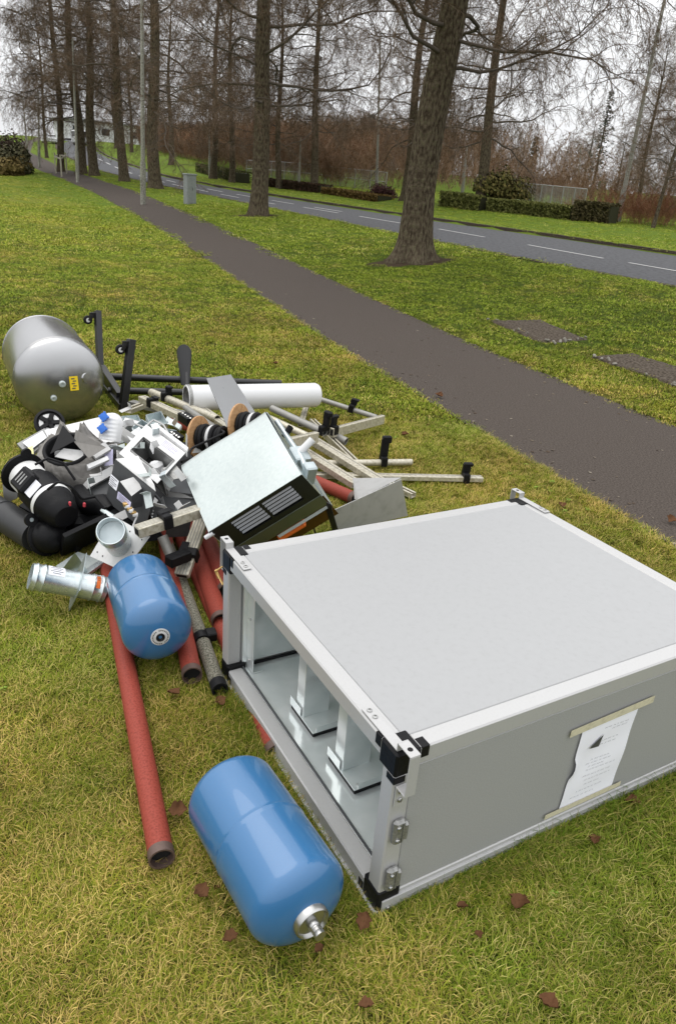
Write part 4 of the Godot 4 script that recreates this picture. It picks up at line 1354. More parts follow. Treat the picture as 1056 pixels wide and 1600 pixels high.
func coupling() -> void:
	var p0 := Vector3(-0.5379, 0.165, -1.717)
	var p1 := Vector3(-0.2689, 0.065, -1.681)
	var d := (p1 - p0).normalized()
	var t := thing("duct_coupling", "galvanised duct coupling with a square flange, lying on the grass at left", "duct coupling", (p0 + p1) * Vector3(0.5, 0, 0.5))
	var l := (p1 - p0).length()
	var r := 0.052
	var prof := [Vector2(r - 0.003, 0.0), Vector2(r, 0.0), Vector2(r, 0.012), Vector2(r + 0.004, 0.018), Vector2(r, 0.024), Vector2(r, 0.04), Vector2(r + 0.004, 0.046), Vector2(r, 0.052), Vector2(r, l - 0.06), Vector2(r + 0.004, l - 0.054), Vector2(r, l - 0.048), Vector2(r, l - 0.024), Vector2(r + 0.004, l - 0.018), Vector2(r, l - 0.012), Vector2(r, l), Vector2(r - 0.003, l), Vector2(r - 0.003, 0)]
	var b := MB.new()
	var xf := Transform3D(b.frame_of(d), p0)
	b.lathe(xf, prof, 40)
	part(t, "duct", b, M.galv)
	b = MB.new()
	b.disc(p0 + d * l * 0.5, -d, r - 0.004, 0.002, 30)
	part(t, "damper_blade", b, M.galv_dull)
	b = MB.new()
	var c := p0 + d * l * 0.62
	var u := (d.cross(Vector3.UP)).normalized()
	var w := u.cross(d).normalized()
	b.plate(c + u * 0.085 + w * 0.02, c + w * 0.135 - u * 0.02, c - u * 0.085 - w * 0.02, c - w * 0.125 + u * 0.02, 0.003)
	part(t, "flange", b, M.galv_dull)
	for k in [[0.30, 0.20, -0.25, M.paper], [0.86, 0.08, -0.35, M.paper], [0.865, 0.05, 0.12, M.orange]]:   # labels wrapped on the round duct
		b = MB.new()
		var pts := []
		for i in 9:
			var q: float = 2.0 + k[2] + (i / 8.0 - 0.5) * 1.1
			var e := xf.basis * Vector3(cos(q), sin(q), 0)
			var row := PackedVector3Array()
			for s in [-0.5, 0.5]:
				row.push_back(p0 + d * (l * k[0] + s * l * k[1] * 1.1) + e * (r + 0.0012 + (0.0008 if k[3] == M.orange else 0.0)))
			pts.append(row)
		b.grid(pts, Vector3.ZERO)
		var lb := part(t, "paper_label", b, k[3])
		if k[3] == M.paper:
			for i in 5:
				b = MB.new()
				var q: float = 2.0 + k[2] + (i / 5.0 - 0.4) * 0.9
				var e := xf.basis * Vector3(cos(q), sin(q), 0)
				var o: Vector3 = p0 + d * l * k[0] + e * (r + 0.002)
				var tg := d.cross(e).normalized() * 0.0012
				var hw: Vector3 = d * l * k[1] * (0.42 if i % 2 else 0.28)
				b.plate(o - hw - tg, o + hw - tg, o + hw + tg, o - hw + tg, 0.0003)
				part(lb, "print_mark", b, M.grey_dark)
	# flat flanges lying behind
	var f := thing("flat_flange", "flat galvanised flange plate on the grass behind the duct coupling", "metal plate", Vector3(-0.308, 0, -2.064))
	b = MB.new()
	b.plate(Vector3(-0.4016, 0.03, -2.016), Vector3(-0.2965, 0.05, -2.077), Vector3(-0.2147, 0.05, -1.967), Vector3(-0.3417, 0.03, -1.884), 0.003)
	part(f, "plate", b, M.galv_bright)
	b = MB.new()
	b.plate(Vector3(-0.3487, 0.045, -1.87), Vector3(-0.2175, 0.065, -1.951), Vector3(-0.2179, 0.065, -1.914), Vector3(-0.3407, 0.045, -1.831), 0.012)
	part(f, "turned_edge", b, M.galv)
	f = thing("triangular_gusset", "upright triangular galvanised gusset behind the duct coupling", "metal plate", Vector3(-0.3323, 0, -2.01))
	b = MB.new()
	b.flat(Vector3(-0.343, 0.16, -1.858), Vector3(-0.289, 0.04, -1.88), Vector3(-0.3855, 0.04, -1.954), V(0, -1, 0))
	b.flat(Vector3(-0.343, 0.16, -1.858) + V(0, 0.004, 0), Vector3(-0.289, 0.04, -1.88) + V(0, 0.004, 0), Vector3(-0.3855, 0.04, -1.954) + V(0, 0.004, 0), V(0, 1, 0))
	part(f, "plate", b, M.galv_dull)

func spigot_plate() -> void:
	var a := Vector3(-0.2736, 0.1, -1.922)
	var b0 := Vector3(-0.1668, 0.28, -1.91)
	var c := Vector3(-0.07631, 0.27, -1.688)
	var e := Vector3(-0.1834, 0.12, -1.702)
	var t := thing("flanged_plate", "white square plate with a round galvanised spigot, beside the black ducts", "duct plate", Vector3(-0.1263, 0, -1.994))
	var b := MB.new()
	b.plate(a, b0, c, e, 0.003)
	part(t, "plate", b, M.white_paint)
	var m := (c - a).cross(e - b0).normalized()
	if m.y < 0.0:
		m = -m
	var mid := (a + b0 + c + e) * 0.25 + (b0 - a) * 0.02
	var top := Vector3(-0.2447, 0.355, -1.622)
	var d := (top - mid).normalized()
	var l := (top - mid).length()
	b = MB.new()
	var r := 0.054
	b.lathe(Transform3D(b.frame_of(d), mid - d * 0.01), [Vector2(r, 0), Vector2(r, l - 0.055), Vector2(r + 0.005, l - 0.048), Vector2(r, l - 0.042), Vector2(r, l - 0.02), Vector2(r + 0.005, l - 0.014), Vector2(r, l - 0.006), Vector2(r, l + 0.01), Vector2(r - 0.003, l + 0.01), Vector2(r - 0.003, 0)], 40)
	part(t, "spigot", b, M.galv)
	b = MB.new()
	b.disc(mid + d * (l - 0.06), d, r - 0.004, 0.002, 32)
	part(t, "damper_blade", b, M.galv_dull)
	for k in [[0.12, 0.15], [0.3, 0.12], [0.85, 0.12], [0.9, 0.5], [0.9, 0.85], [0.55, 0.88], [0.12, 0.85], [0.1, 0.5]]:
		b = MB.new()
		var q := a.lerp(e, k[0]).lerp(b0.lerp(c, k[0]), k[1])
		b.disc(q + m * 0.0012, m, 0.0035, 0.0008, 10)
		part(t, "screw_hole", b, M.hole)

func soft_connector() -> void:   # grey fabric duct connector slumped over the heap
	var c := Vector3(-0.2325, 0.37, -2.543)
	var t := thing("fabric_connector", "slumped grey fabric duct connector with a round black mouth", "duct connector", c - Vector3(0, 0.2, 0))
	var pts := []
	var nr := 15
	var na := 64
	var fx := V(0.85, -0.52, 0.0).normalized()
	var fy := V(0.45, 0.75, 0.48).normalized()
	var up := fx.cross(fy).normalized()
	if up.y < 0.0:
		up = -up
	for i in nr:
		var row := PackedVector3Array()
		var s := i / float(nr - 1)
		for j in na + 1:
			var q := TAU * j / na
			var sq := 1.0 / maxf(absf(cos(q)), absf(sin(q)))   # square skirt
			var r := lerpf(0.105, lerpf(0.20, 0.19 * sq, s), pow(s, 0.8))
			var fold := noise.get_noise_3d(cos(q) * 14.0, sin(q) * 14.0, s * 6.0) * 0.11 * s + sin(q * 9.0 + s * 4.0) * 0.016 * s
			var hgt := -0.17 * pow(s, 1.7) + fold
			var pk := exp(-pow(wrapf(q - 1.95, -PI, PI) / 0.16, 2.0)) + 0.9 * exp(-pow(wrapf(q - 1.25, -PI, PI) / 0.16, 2.0))
			hgt += pk * 0.26 * s * (1.25 - s)
			row.push_back(c + fx * cos(q) * r + fy * sin(q) * r * 0.92 + up * hgt)
		pts.append(row)
	var b := MB.new()
	b.grid(pts, up, 0.002)
	part(t, "skirt", b, M.fabric)
	b = MB.new()
	var ring := []
	for i in 9:
		var q := TAU * i / 8
		ring.append(Vector2(0.106 + 0.010 * cos(q), 0.010 * sin(q)))
	var xf := Transform3D(Basis(fx, fy * 0.92, up), c)
	b.lathe(xf, ring, 48, 0.2)
	part(t, "mouth_ring", b, M.black_rubber)
	b = MB.new()
	b.lathe(xf, [Vector2(0.102, 0.0), Vector2(0.10, -0.10), Vector2(0.095, -0.16)], 48)
	part(t, "inner_sleeve", b, M.black_rubber)
	for k in [[Vector3(-0.3271, 0.4, -2.421), Vector3(-0.2439, 0.5, -2.524), Vector3(-0.212, 0.46, -2.404), M.black_rubber], [Vector3(-0.2187, 0.45, -2.417), Vector3(-0.2016, 0.5, -2.442), Vector3(-0.07053, 0.4, -2.434), M.fabric], [Vector3(-0.2187, 0.45, -2.417), Vector3(-0.07053, 0.4, -2.434), Vector3(-0.1674, 0.38, -2.364), M.fabric]]:
		b = MB.new()
		b.flat(k[0], k[1], k[2], V(-0.4, -0.8, 0.6))
		var fo: Vector3 = (k[1] - k[0]).cross(k[2] - k[0]).normalized() * 0.002
		b.flat(k[0] + fo, k[1] + fo, k[2] + fo, -V(-0.4, -0.8, 0.6))
		part(t, "flap", b, k[3])
	b = MB.new()
	b.plate(c + fx * -0.07 + fy * -0.01 - up * 0.055, c + fx * 0.07 - fy * 0.03 - up * 0.06, c + fx * 0.05 + fy * 0.06 - up * 0.075, c - fx * 0.05 + fy * 0.06 - up * 0.07, 0.004)
	b.bar(c + fx * -0.09 - fy * 0.03 - up * 0.075, c + fx * 0.09 - fy * 0.01 - up * 0.085, 0.012, 0.012)
	single("white_offcut", "white metal offcut seen through the fabric connector's mouth", "metal sheet", b, M.white_paint)

func inline_fan() -> void:
	var p0 := Vector3(-0.4474, 0.3, -2.48)
	var p1 := Vector3(-0.3306, 0.22, -2.092)
	var d := (p1 - p0).normalized()
	var l := (p1 - p0).length()
	var t := thing("inline_duct_fan", "black inline duct fan with white bands and a wiring box", "duct fan", (p0 + p1) * Vector3(0.5, 0, 0.5))
	var b := MB.new()
	var xf := Transform3D(b.frame_of(d), p0)
	b.lathe(xf, [Vector2(0.0, 0.01), Vector2(0.07, 0.01), Vector2(0.08, 0.0), Vector2(0.102, 0.0), Vector2(0.102, 0.012), Vector2(0.078, 0.02), Vector2(0.078, l * 0.32), Vector2(0.092, l * 0.36), Vector2(0.092, l * 0.78), Vector2(0.080, l * 0.83), Vector2(0.074, l * 0.90), Vector2(0.060, l * 0.98), Vector2(0.052, l), Vector2(0.0, l)], 44, 0.85)
	part(t, "housing", b, M.black_plastic)
	for k in [[0.08, 0.27, 0.0790], [0.66, 0.72, 0.0930]]:
		b = MB.new()
		b.lathe(xf, [Vector2(k[2], l * k[0]), Vector2(k[2] + 0.001, l * k[0] + 0.002), Vector2(k[2] + 0.001, l * k[1] - 0.002), Vector2(k[2], l * k[1])], 44, 0.2)
		part(t, "white_band", b, M.white_paint)
	var u := (Vector3.UP - d * Vector3.UP.dot(d)).normalized()
	var w := d.cross(u)
	var tc := (V(-0.75, -0.85, 0.85)).normalized()
	tc = (tc - d * tc.dot(d)).normalized()
	b = MB.new()
	b.box(Transform3D(Basis(d.cross(tc), tc, d), p0 + d * l * 0.40 + tc * 0.092), Vector3(0.10, 0.05, 0.10), 0.008)
	var jb := part(t, "wiring_box", b, M.black_plastic)
	b = MB.new()
	b.box(Transform3D(Basis(d.cross(tc), tc, d), p0 + d * l * 0.58 + tc * 0.0925), Vector3(0.075, 0.004, 0.05), 0.001)
	part(t, "rating_label", b, M.paper)
	for i in 3:
		b = MB.new()
		b.box(Transform3D(Basis(d.cross(tc), tc, d), p0 + d * (l * 0.40 - 0.02 + 0.02 * i) + tc * 0.1175), Vector3(0.05, 0.003, 0.008), 0.001)
		part(jb, "label_line", b, M.cast)
	# hanging ear on the flange, and a lead
	var ear := p0 + d * 0.006 + (V(-0.1, 0.6, 0.8) - d * V(-0.1, 0.6, 0.8).dot(d)).normalized() * 0.108
	b = MB.new()
	b.disc(ear, -d, 0.024, 0.010, 24)
	part(t, "hanging_ear", b, M.black_plastic)
	b = MB.new()
	b.disc(ear - d * 0.002, -d, 0.009, 0.002, 16)
	part(t, "eye", b, M.white_paint)
	b = MB.new()
	b.tube([p0 + d * l * 0.3 + u * 0.11, p0 + d * l * 0.3 + u * 0.13 + w * -0.06, p0 + d * l * 0.42 + u * 0.12 - w * 0.11, p0 + d * l * 0.55 + u * 0.05 - w * 0.14], [0.006, 0.006, 0.006, 0.006], 8)
	part(t, "lead", b, M.black_rubber)
	for k in 2:
		b = MB.new()
		b.box(Transform3D(b.frame_of(d), p0 + d * l * (0.98 + 0.08 * k) + u * 0.06 - w * (0.02 + 0.05 * k)), Vector3(0.011, 0.022, 0.012), 0.003)
		part(t, "red_tab", b, M.pink)
	# mounting plate at the far left
	b = MB.new()
	b.plate(Vector3(-0.5242, 0.26, -2.639), Vector3(-0.4667, 0.32, -2.573), Vector3(-0.4659, 0.1, -2.655), Vector3(-0.5258, 0.05, -2.712), 0.012)
	single("grey_sheet_offcut", "narrow grey panel standing at the heap's extreme left", "metal panel", b, M.grey_sheet)
	# fat black drain hose beneath
	b = MB.new()
	var q0 := Vector3(-0.6309, 0.09, -2.695)
	var q1 := Vector3(-0.444, 0.085, -2.222)
	b.tube([q0, q0.lerp(q1, 0.5), q1], [0.072, 0.072, 0.072], 28)
	var hp := thing("black_duct_pipe", "thick dark plastic pipe on the grass at the heap's left edge", "pipe", (q0 + q1) * Vector3(0.5, 0, 0.5))
	part(hp, "tube", b, M.dark_pipe)
	b = MB.new()
	var hd := (q1 - q0).normalized()
	b.lathe(Transform3D(b.frame_of(hd), q0.lerp(q1, 0.42)), [Vector2(0.071, 0), Vector2(0.076, 0.004), Vector2(0.076, 0.012), Vector2(0.071, 0.016)], 28)
	part(hp, "joint_ring", b, M.dark_pipe)
	# second fan end: a dome with a lug
	var e0 := Vector3(-0.3886, 0.11, -2.148)
	var ed := (V(0.28, -0.75, 0.25)).normalized()
	var t2 := thing("black_fan_cowl", "glossy black domed fan cowl with a lug, at the end of the dark pipe", "fan cowl", e0 * Vector3(1, 0, 1))
	b = MB.new()
	b.lathe(Transform3D(b.frame_of(ed), e0 - ed * 0.05), [Vector2(0.0, -0.02), Vector2(0.075, -0.02), Vector2(0.092, 0.0), Vector2(0.092, 0.008), Vector2(0.078, 0.012), Vector2(0.074, 0.05), Vector2(0.06, 0.075), Vector2(0.035, 0.09), Vector2(0.0, 0.095)], 40, 0.5)
	part(t2, "dome", b, M.black_plastic)
	b = MB.new()
	b.disc(e0 + V(-0.075, 0.02, 0.085), ed, 0.030, 0.012, 20)
	part(t2, "lug", b, M.black_plastic)
	b = MB.new()
	b.disc(e0 + V(-0.075, 0.02, 0.085) + ed * 0.002, ed, 0.009, 0.002, 14)
	part(t2, "lug_eye", b, M.galv_dull)
	# slatted black grille panel
	var g0 := Vector3(-0.3624, 0.02, -2.15)
	var g1 := Vector3(-0.1796, 0.05, -2.198)
	var g2 := Vector3(-0.1638, 0.22, -2.075)
	var g3 := Vector3(-0.3578, 0.16, -2.056)
	var t3 := thing("black_grille", "black slatted grille panel leaning beside the white flanged plate", "grille", (g0 + g1) * Vector3(0.5, 0, 0.5))
	b = MB.new()
	b.plate(g0, g1, g2, g3, 0.02)
	part(t3, "panel", b, M.black_plastic)
	var gn := (g2 - g0).cross(g3 - g1).normalized()
	if gn.dot(V(-0.6, -1, 0.8)) < 0.0:
		gn = -gn
	for i in 6:
		for j in 3:
			var v := 0.18 + 0.12 * i
			var u0 := 0.10 + 0.28 * j + 0.02 * i
			b = MB.new()
			var s0 := g0.lerp(g3, v).lerp(g1.lerp(g2, v), u0) + gn * 0.002
			var s1 := g0.lerp(g3, v).lerp(g1.lerp(g2, v), u0 + 0.2) + gn * 0.002
			b.bar(s0, s1, 0.008, 0.004, gn, 0.001)
			part(t3, "slat", b, M.dark_pipe)

func print_rows(parent: Node3D, a: Vector3, b0: Vector3, e: Vector3, rows: int, m: Material) -> void:   # unreadable lines of print on a label with corners a, b0 (along), e (down)
	var out := (b0 - a).cross(e - a).normalized()
	if out.dot(V(-0.4, -0.8, 0.6)) < 0.0:
		out = -out
	for i in rows:
		var v := (i + 0.6) / (rows + 0.4)
		var s := a.lerp(e, v) + out * 0.0012
		var d := (b0 - a)
		var k := MB.new()
		var h := (e - a) * 0.25 / rows
		var u0 := 0.1
		var u1 := 0.9 if i % 3 != 1 else 0.6
		k.plate(s + d * u0, s + d * u1, s + d * u1 + h, s + d * u0 + h, 0.0003)
		part(parent, "print_mark", k, m)

func tray_box(nm: String, label: String, cat: String, o: Vector3, a: Vector3, b0: Vector3, depth: float, m: Material, inner: Material, base := Vector3.ZERO) -> Node3D:   # an open sheet-metal box: rim corners o, a, a+b0-o, b0
	var e := a + b0 - o
	var dn := (a - o).cross(b0 - o).normalized()
	if dn.y > 0.0:
		dn = -dn
	dn *= depth
	var t := thing(nm, label, cat, (o + e) * 0.5 + dn if base == Vector3.ZERO else base)
	for k in [[o, a], [a, e], [e, b0], [b0, o]]:
		var b := MB.new()
		var inw: Vector3 = ((o + e) * 0.5 - (k[0] + k[1]) * 0.5).normalized() * 0.003
		b.hexa([k[0], k[1], k[1] + inw, k[0] + inw, k[0] + dn, k[1] + dn, k[1] + dn + inw, k[0] + dn + inw])
		part(t, "wall", b, m)
	var f := MB.new()
	f.slab(o + dn * 0.96, a + dn * 0.96, b0 + dn * 0.96, 0.003)
	part(t, "base", f, inner)
	return t

func loose_boxes() -> void:
	var b := MB.new()
	# big white door panel at the back, its ribbed manifold and valves
	b.plate(Vector3(-0.2548, 0.3, -3.075), Vector3(0.1212, 0.27, -3.337), Vector3(0.1257, 0.3, -2.806), Vector3(-0.276, 0.33, -2.634), 0.02)
	single("white_door_sheet", "large white panel lying flat behind the fabric connector", "metal panel", b, M.white_paint)
	b = MB.new()
	b.plate(Vector3(-0.4121, 0.28, -2.952), Vector3(-0.2495, 0.3, -3.108), Vector3(-0.2388, 0.3, -2.936), Vector3(-0.3788, 0.27, -2.779), 0.016)
	var lf := thing("light_fitting", "grey framed light fitting with a white tray at the heap's left", "light fitting", Vector3(-0.2942, 0.1, -3.256))
	part(lf, "frame", b, M.cast)
	b = MB.new()
	b.plate(Vector3(-0.3868, 0.29, -2.925), Vector3(-0.2697, 0.305, -3.041), Vector3(-0.2653, 0.305, -2.929), Vector3(-0.3623, 0.285, -2.82), -0.003)
	part(lf, "diffuser", b, M.white_paint)
	b = MB.new()
	b.plate(Vector3(-0.3791, 0.296, -2.823), Vector3(-0.347, 0.296, -2.854), Vector3(-0.3579, 0.26, -2.761), Vector3(-0.3748, 0.25, -2.756), 0.003)
	part(lf, "yellow_tag", b, mat(L(0.75, 0.72, 0.35), 0.6))
	var mc := thing("white_manifold", "rounded ribbed white plastic cover with two blue knobs", "manifold", Vector3(0.03324, 0.28, -2.85))
	var mo := Vector3(-0.0157, 0.37, -2.595)
	var mu := Vector3(0.02416, 0.5, -2.654) - mo
	var mr := Vector3(0.03008, 0.37, -2.561) - mo
	var pts := []
	for i in 25:
		var row := PackedVector3Array()
		var v := i / 24.0
		var wid := 1.0 if v < 0.62 else sqrt(maxf(0.02, 1.0 - pow((v - 0.62) / 0.38, 2.0)))
		for j in 13:
			var u := j / 12.0 * 2.0 - 1.0
			var lift := 0.045 * pow(maxf(0.0, 1.0 - pow(absf(u), 3.0)), 0.5) * (1.0 if v < 0.7 else sqrt(maxf(0.0, 1.0 - pow((v - 0.7) / 0.3, 2.0)))) + 0.0035 * sin(v * 44.0) * (1.0 - absf(u))
			row.push_back(mo + mu * v + mr * u * wid + mr.cross(mu).normalized() * lift)
		pts.append(row)
	b = MB.new()
	b.grid(pts, mr.cross(mu).normalized(), 0.003)
	part(mc, "cover", b, M.white_plastic)
	var mn := mr.cross(mu).normalized()
	for v in [0.35, 0.75]:
		b = MB.new()
		var kc: Vector3 = mo + mu * v - mr * 0.35 + mn * 0.045
		b.lathe(Transform3D(b.frame_of(mn), kc), [Vector2(0.014, -0.01), Vector2(0.014, 0.012), Vector2(0.02, 0.014), Vector2(0.02, 0.026), Vector2(0.0, 0.028)], 12)
		for q in 4:
			b.box(Transform3D(b.frame_of(mn).rotated(mn, q * PI / 2), kc + mn * 0.02).translated_local(Vector3(0.02, 0, 0)), Vector3(0.014, 0.012, 0.012), 0.003)
		part(mc, "knob", b, M.blue_knob)
	# small white housing with a dark window
	var t := tray_box("white_housing", "small white metal housing with a dark open side beside the fabric connector", "metal box", Vector3(-0.06038, 0.36, -2.568), Vector3(0.003642, 0.38, -2.529), Vector3(-0.08395, 0.29, -2.468), 0.10, M.white_paint, M.hole)
	b = MB.new()
	b.plate(Vector3(-0.06061, 0.355, -2.514), Vector3(-0.02161, 0.36, -2.507), Vector3(-0.03749, 0.3, -2.454), Vector3(-0.07874, 0.3, -2.449), 0.003)
	part(t, "lilac_insert", b, M.lilac)
	# white block below it
	b = MB.new()
	b.slab(Vector3(-0.178, 0.28, -2.358), Vector3(-0.02676, 0.3, -2.459), Vector3(-0.185, 0.25, -2.32), 0.16)
	t = thing("white_block", "white folded metal block in front of the fabric connector", "metal box", Vector3(-0.07056, 0.1, -2.587))
	part(t, "body", b, M.white_paint)
	b = MB.new()
	b.slab(Vector3(-0.2448, 0.225, -2.379), Vector3(-0.06757, 0.245, -2.43), Vector3(-0.2371, 0.2, -2.238), 0.01)
	part(t, "dark_shelf", b, M.grey_dark)
	# open-backed control box: dark sheet, white top, electronics
	t = thing("control_box", "open grey control box with paper labels and loose electronics", "control box", Vector3(-0.01414, 0.08, -2.243))
	b = MB.new()
	b.plate(Vector3(-0.08212, 0.42, -2.207), Vector3(-0.005435, 0.4, -1.836), Vector3(-0.0426, 0.2, -1.893), Vector3(-0.1433, 0.24, -2.171), 0.004)
	part(t, "back_plate", b, M.grey_dark)
	b = MB.new()
	b.plate(Vector3(-0.07807, 0.421, -2.212), Vector3(0.007707, 0.45, -2.147), Vector3(-0.008157, 0.43, -1.843), Vector3(-0.004762, 0.402, -1.838), 0.004)
	part(t, "white_lid", b, M.white_paint)
	b = MB.new()
	b.plate(Vector3(-0.1079, 0.39, -2.017), Vector3(-0.0371, 0.4, -2.03), Vector3(-0.03611, 0.38, -1.934), Vector3(-0.08679, 0.36, -1.912), 0.004)
	part(t, "inner_tray", b, M.grey_sheet)
	b = MB.new()
	b.plate(Vector3(-0.08679, 0.36, -1.912), Vector3(-0.03611, 0.38, -1.934), Vector3(-0.03465, 0.3, -1.929), Vector3(-0.07342, 0.28, -1.954), 0.004)
	part(t, "tray_side", b, M.grey_dark)
	for k in [[Vector3(-0.1108, 0.37, -2.158), Vector3(-0.09949, 0.37, -2.066), Vector3(-0.1271, 0.33, -2.146), M.paper], [Vector3(-0.1248, 0.36, -1.977), Vector3(-0.09328, 0.34, -1.891), Vector3(-0.1329, 0.33, -1.972), M.lilac]]:
		b = MB.new()
		b.slab(k[0] + V(-0.004, -0.006, 0.004), k[1] + V(-0.004, -0.006, 0.004), k[2] + V(-0.004, -0.006, 0.004), 0.001)
		var lb := part(t, "paper_label", b, k[3])
		print_rows(lb, k[0] + V(-0.006, -0.009, 0.006), k[1] + V(-0.006, -0.009, 0.006), k[2] + V(-0.006, -0.009, 0.006), 5, M.grey_dark)
	for i in 6:
		b = MB.new()
		var q := Vector3(-0.1179, 0.33, -1.902).lerp(Vector3(-0.08412, 0.29, -1.871), i / 5.0)
		b.box(Transform3D(Basis(Vector3.UP, i * 0.9), q), Vector3(0.018, 0.014, 0.022), 0.002)
		part(t, "terminal", b, M.white_plastic if i % 2 else M.brass)
	# slotted white chassis with a deep rectangular throat
	t = thing("slotted_chassis", "white sheet-metal chassis with a deep rectangular slot and a printed label", "chassis", Vector3(0.1925, 0.2, -2.565))
	var o := Vector3(-0.03268, 0.4, -2.329)
	var a := Vector3(0.1727, 0.44, -2.599)
	var c := Vector3(0.2107, 0.46, -2.09)
	var e := Vector3(0.01952, 0.41, -1.892)
	b = MB.new()
	# a frame of four strips about the slot
	var at := func(u: float, v: float) -> Vector3: return o.lerp(e, u).lerp(a.lerp(c, u), v)
	for r in [[0.0, 1.0, 0.0, 0.20], [0.0, 1.0, 0.66, 1.0], [0.0, 0.18, 0.20, 0.66], [0.96, 1.0, 0.20, 0.66]]:
		b.plate(at.call(r[0], r[2]), at.call(r[1], r[2]), at.call(r[1], r[3]), at.call(r[0], r[3]), 0.003)
	part(t, "face", b, M.white_paint)
	var tn: Vector3 = (c - o).cross(e - a).normalized()
	if tn.y < 0.0:
		tn = -tn
	for r in [[0.18, 0.20, 0.96, 0.20], [0.18, 0.66, 0.96, 0.66], [0.18, 0.20, 0.18, 0.66], [0.96, 0.20, 0.96, 0.66]]:
		b = MB.new()
		var p: Vector3 = at.call(r[0], r[1]) + tn * 0.012
		var q: Vector3 = at.call(r[2], r[3]) + tn * 0.012
		b.plate(p, q, q - tn * 0.11, p - tn * 0.11, 0.003)
		part(t, "throat_wall", b, M.cast)
	b = MB.new()
	b.plate(at.call(0.18, 0.20) - tn * 0.10, at.call(0.96, 0.20) - tn * 0.10, at.call(0.96, 0.66) - tn * 0.10, at.call(0.18, 0.66) - tn * 0.10, 0.003)
	part(t, "throat_floor", b, M.hole)
	b = MB.new()
	b.plate(at.call(0.50, 0.78) + tn * 0.002, at.call(0.94, 0.78) + tn * 0.002, at.call(0.94, 0.97) + tn * 0.002, at.call(0.50, 0.97) + tn * 0.002, 0.001)
	var lab := part(t, "paper_label", b, M.paper)
	print_rows(lab, at.call(0.50, 0.78) + tn * 0.003, at.call(0.94, 0.78) + tn * 0.003, at.call(0.50, 0.97) + tn * 0.003, 5, mat(L(0.25, 0.22, 0.5), 0.7))
	# crumpled insulation caught in the slot
	b = MB.new()
	b.lathe(Transform3D(b.frame_of(tn), at.call(0.55, 0.45) - tn * 0.07), [Vector2(0.045, -0.02), Vector2(0.04, 0.02), Vector2(0.02, 0.035), Vector2(0, 0.03)], 7, 2.0)
	part(t, "white_wad", b, M.white_plastic)
	# grey trapezoid hopper with a flanged rim
	t = thing("grey_hopper", "grey folded metal hopper wedged against the tilted appliance", "metal box", Vector3(0.1819, 0.15, -2.208))
	b = MB.new()
	b.plate(Vector3(0.0852, 0.42, -2.035), Vector3(0.06751, 0.36, -2.02), Vector3(0.08611, 0.35, -1.929), Vector3(0.1062, 0.4, -1.935), 0.004)
	part(t, "cheek", b, M.grey_sheet)
	b = MB.new()
	b.plate(Vector3(0.1062, 0.4, -1.935), Vector3(0.08611, 0.35, -1.929), Vector3(0.151, 0.37, -1.827), Vector3(0.1503, 0.41, -1.91), 0.004)
	part(t, "front", b, M.grey_dark)
	b = MB.new()
	b.plate(Vector3(0.04529, 0.36, -2.043), Vector3(0.08543, 0.31, -1.967), Vector3(0.1574, 0.35, -1.83), Vector3(0.08428, 0.35, -1.961), 0.004)
	part(t, "rim", b, M.grey_sheet)
	b = MB.new()
	b.plate(Vector3(0.0852, 0.42, -2.035), Vector3(0.1062, 0.4, -1.935), Vector3(0.1525, 0.42, -1.899), Vector3(0.1458, 0.43, -2.021), 0.004)
	part(t, "throat", b, M.cast)
	# torn white bracket
	b = MB.new()
	b.plate(Vector3(0.008023, 0.43, -2.151), Vector3(0.01424, 0.42, -2.009), Vector3(0.05073, 0.42, -1.997), Vector3(0.007595, 0.4, -2.008), 0.003)
	b.plate(Vector3(0.01203, 0.425, -2.02), Vector3(0.03646, 0.44, -2.005), Vector3(0.04985, 0.42, -1.965), Vector3(0.01928, 0.41, -2.017), 0.003)
	single("torn_bracket", "torn white bracket lying between the control box and the slotted chassis", "bracket", b, M.white_paint)
	# smoked plastic housing and dark voids under the heap
	t = thing("smoked_cover", "smoky dark plastic cover under the grooved rail", "plastic cover", Vector3(0.1137, 0.05, -2.148))
	b = MB.new()
	b.plate(Vector3(-0.009832, 0.26, -1.942), Vector3(0.06258, 0.32, -1.958), Vector3(0.06171, 0.27, -1.893), Vector3(0.008231, 0.22, -1.871), 0.004)
	part(t, "side", b, M.steel_dark)
	b = MB.new()
	b.plate(Vector3(0.06258, 0.32, -1.958), Vector3(0.1708, 0.33, -1.844), Vector3(0.1744, 0.28, -1.83), Vector3(0.06171, 0.27, -1.893), 0.004)
	part(t, "top", b, M.grey_dark)
	for i in 7:
		b = MB.new()
		b.disc(Vector3(-0.01652, 0.26, -1.86).lerp(Vector3(0.01342, 0.32, -1.908), i / 6.0) + V(-0.004, -0.006, 0.003), V(-0.5, -0.8, 0.4), 0.004, 0.003, 8)
		part(t, "rivet", b, M.cast)
	b = MB.new()
	b.plate(Vector3(0.06895, 0.2, -1.921), Vector3(0.1682, 0.24, -1.881), Vector3(0.1527, 0.14, -1.882), Vector3(0.06246, 0.12, -1.944), 0.004)
	single("dark_tray", "dark metal tray under the grooved rail, beside the ribbed rail", "metal tray", b, M.grey_dark)
	b = MB.new()
	b.slab(Vector3(-0.1543, 0.2, -2.133), Vector3(-0.02313, 0.24, -2.106), Vector3(-0.1153, 0.1, -2.019), 0.05)
	b.slab(Vector3(-0.09888, 0.18, -2.013), Vector3(0.02265, 0.2, -1.981), Vector3(-0.0659, 0.1, -1.966), 0.05)
	t = thing("black_casing", "matt black plastic casing between the control box and the flanged plate", "casing", Vector3(-0.0345, 0, -2.237))
	part(t, "shell", b, M.black_plastic)
	b = MB.new()
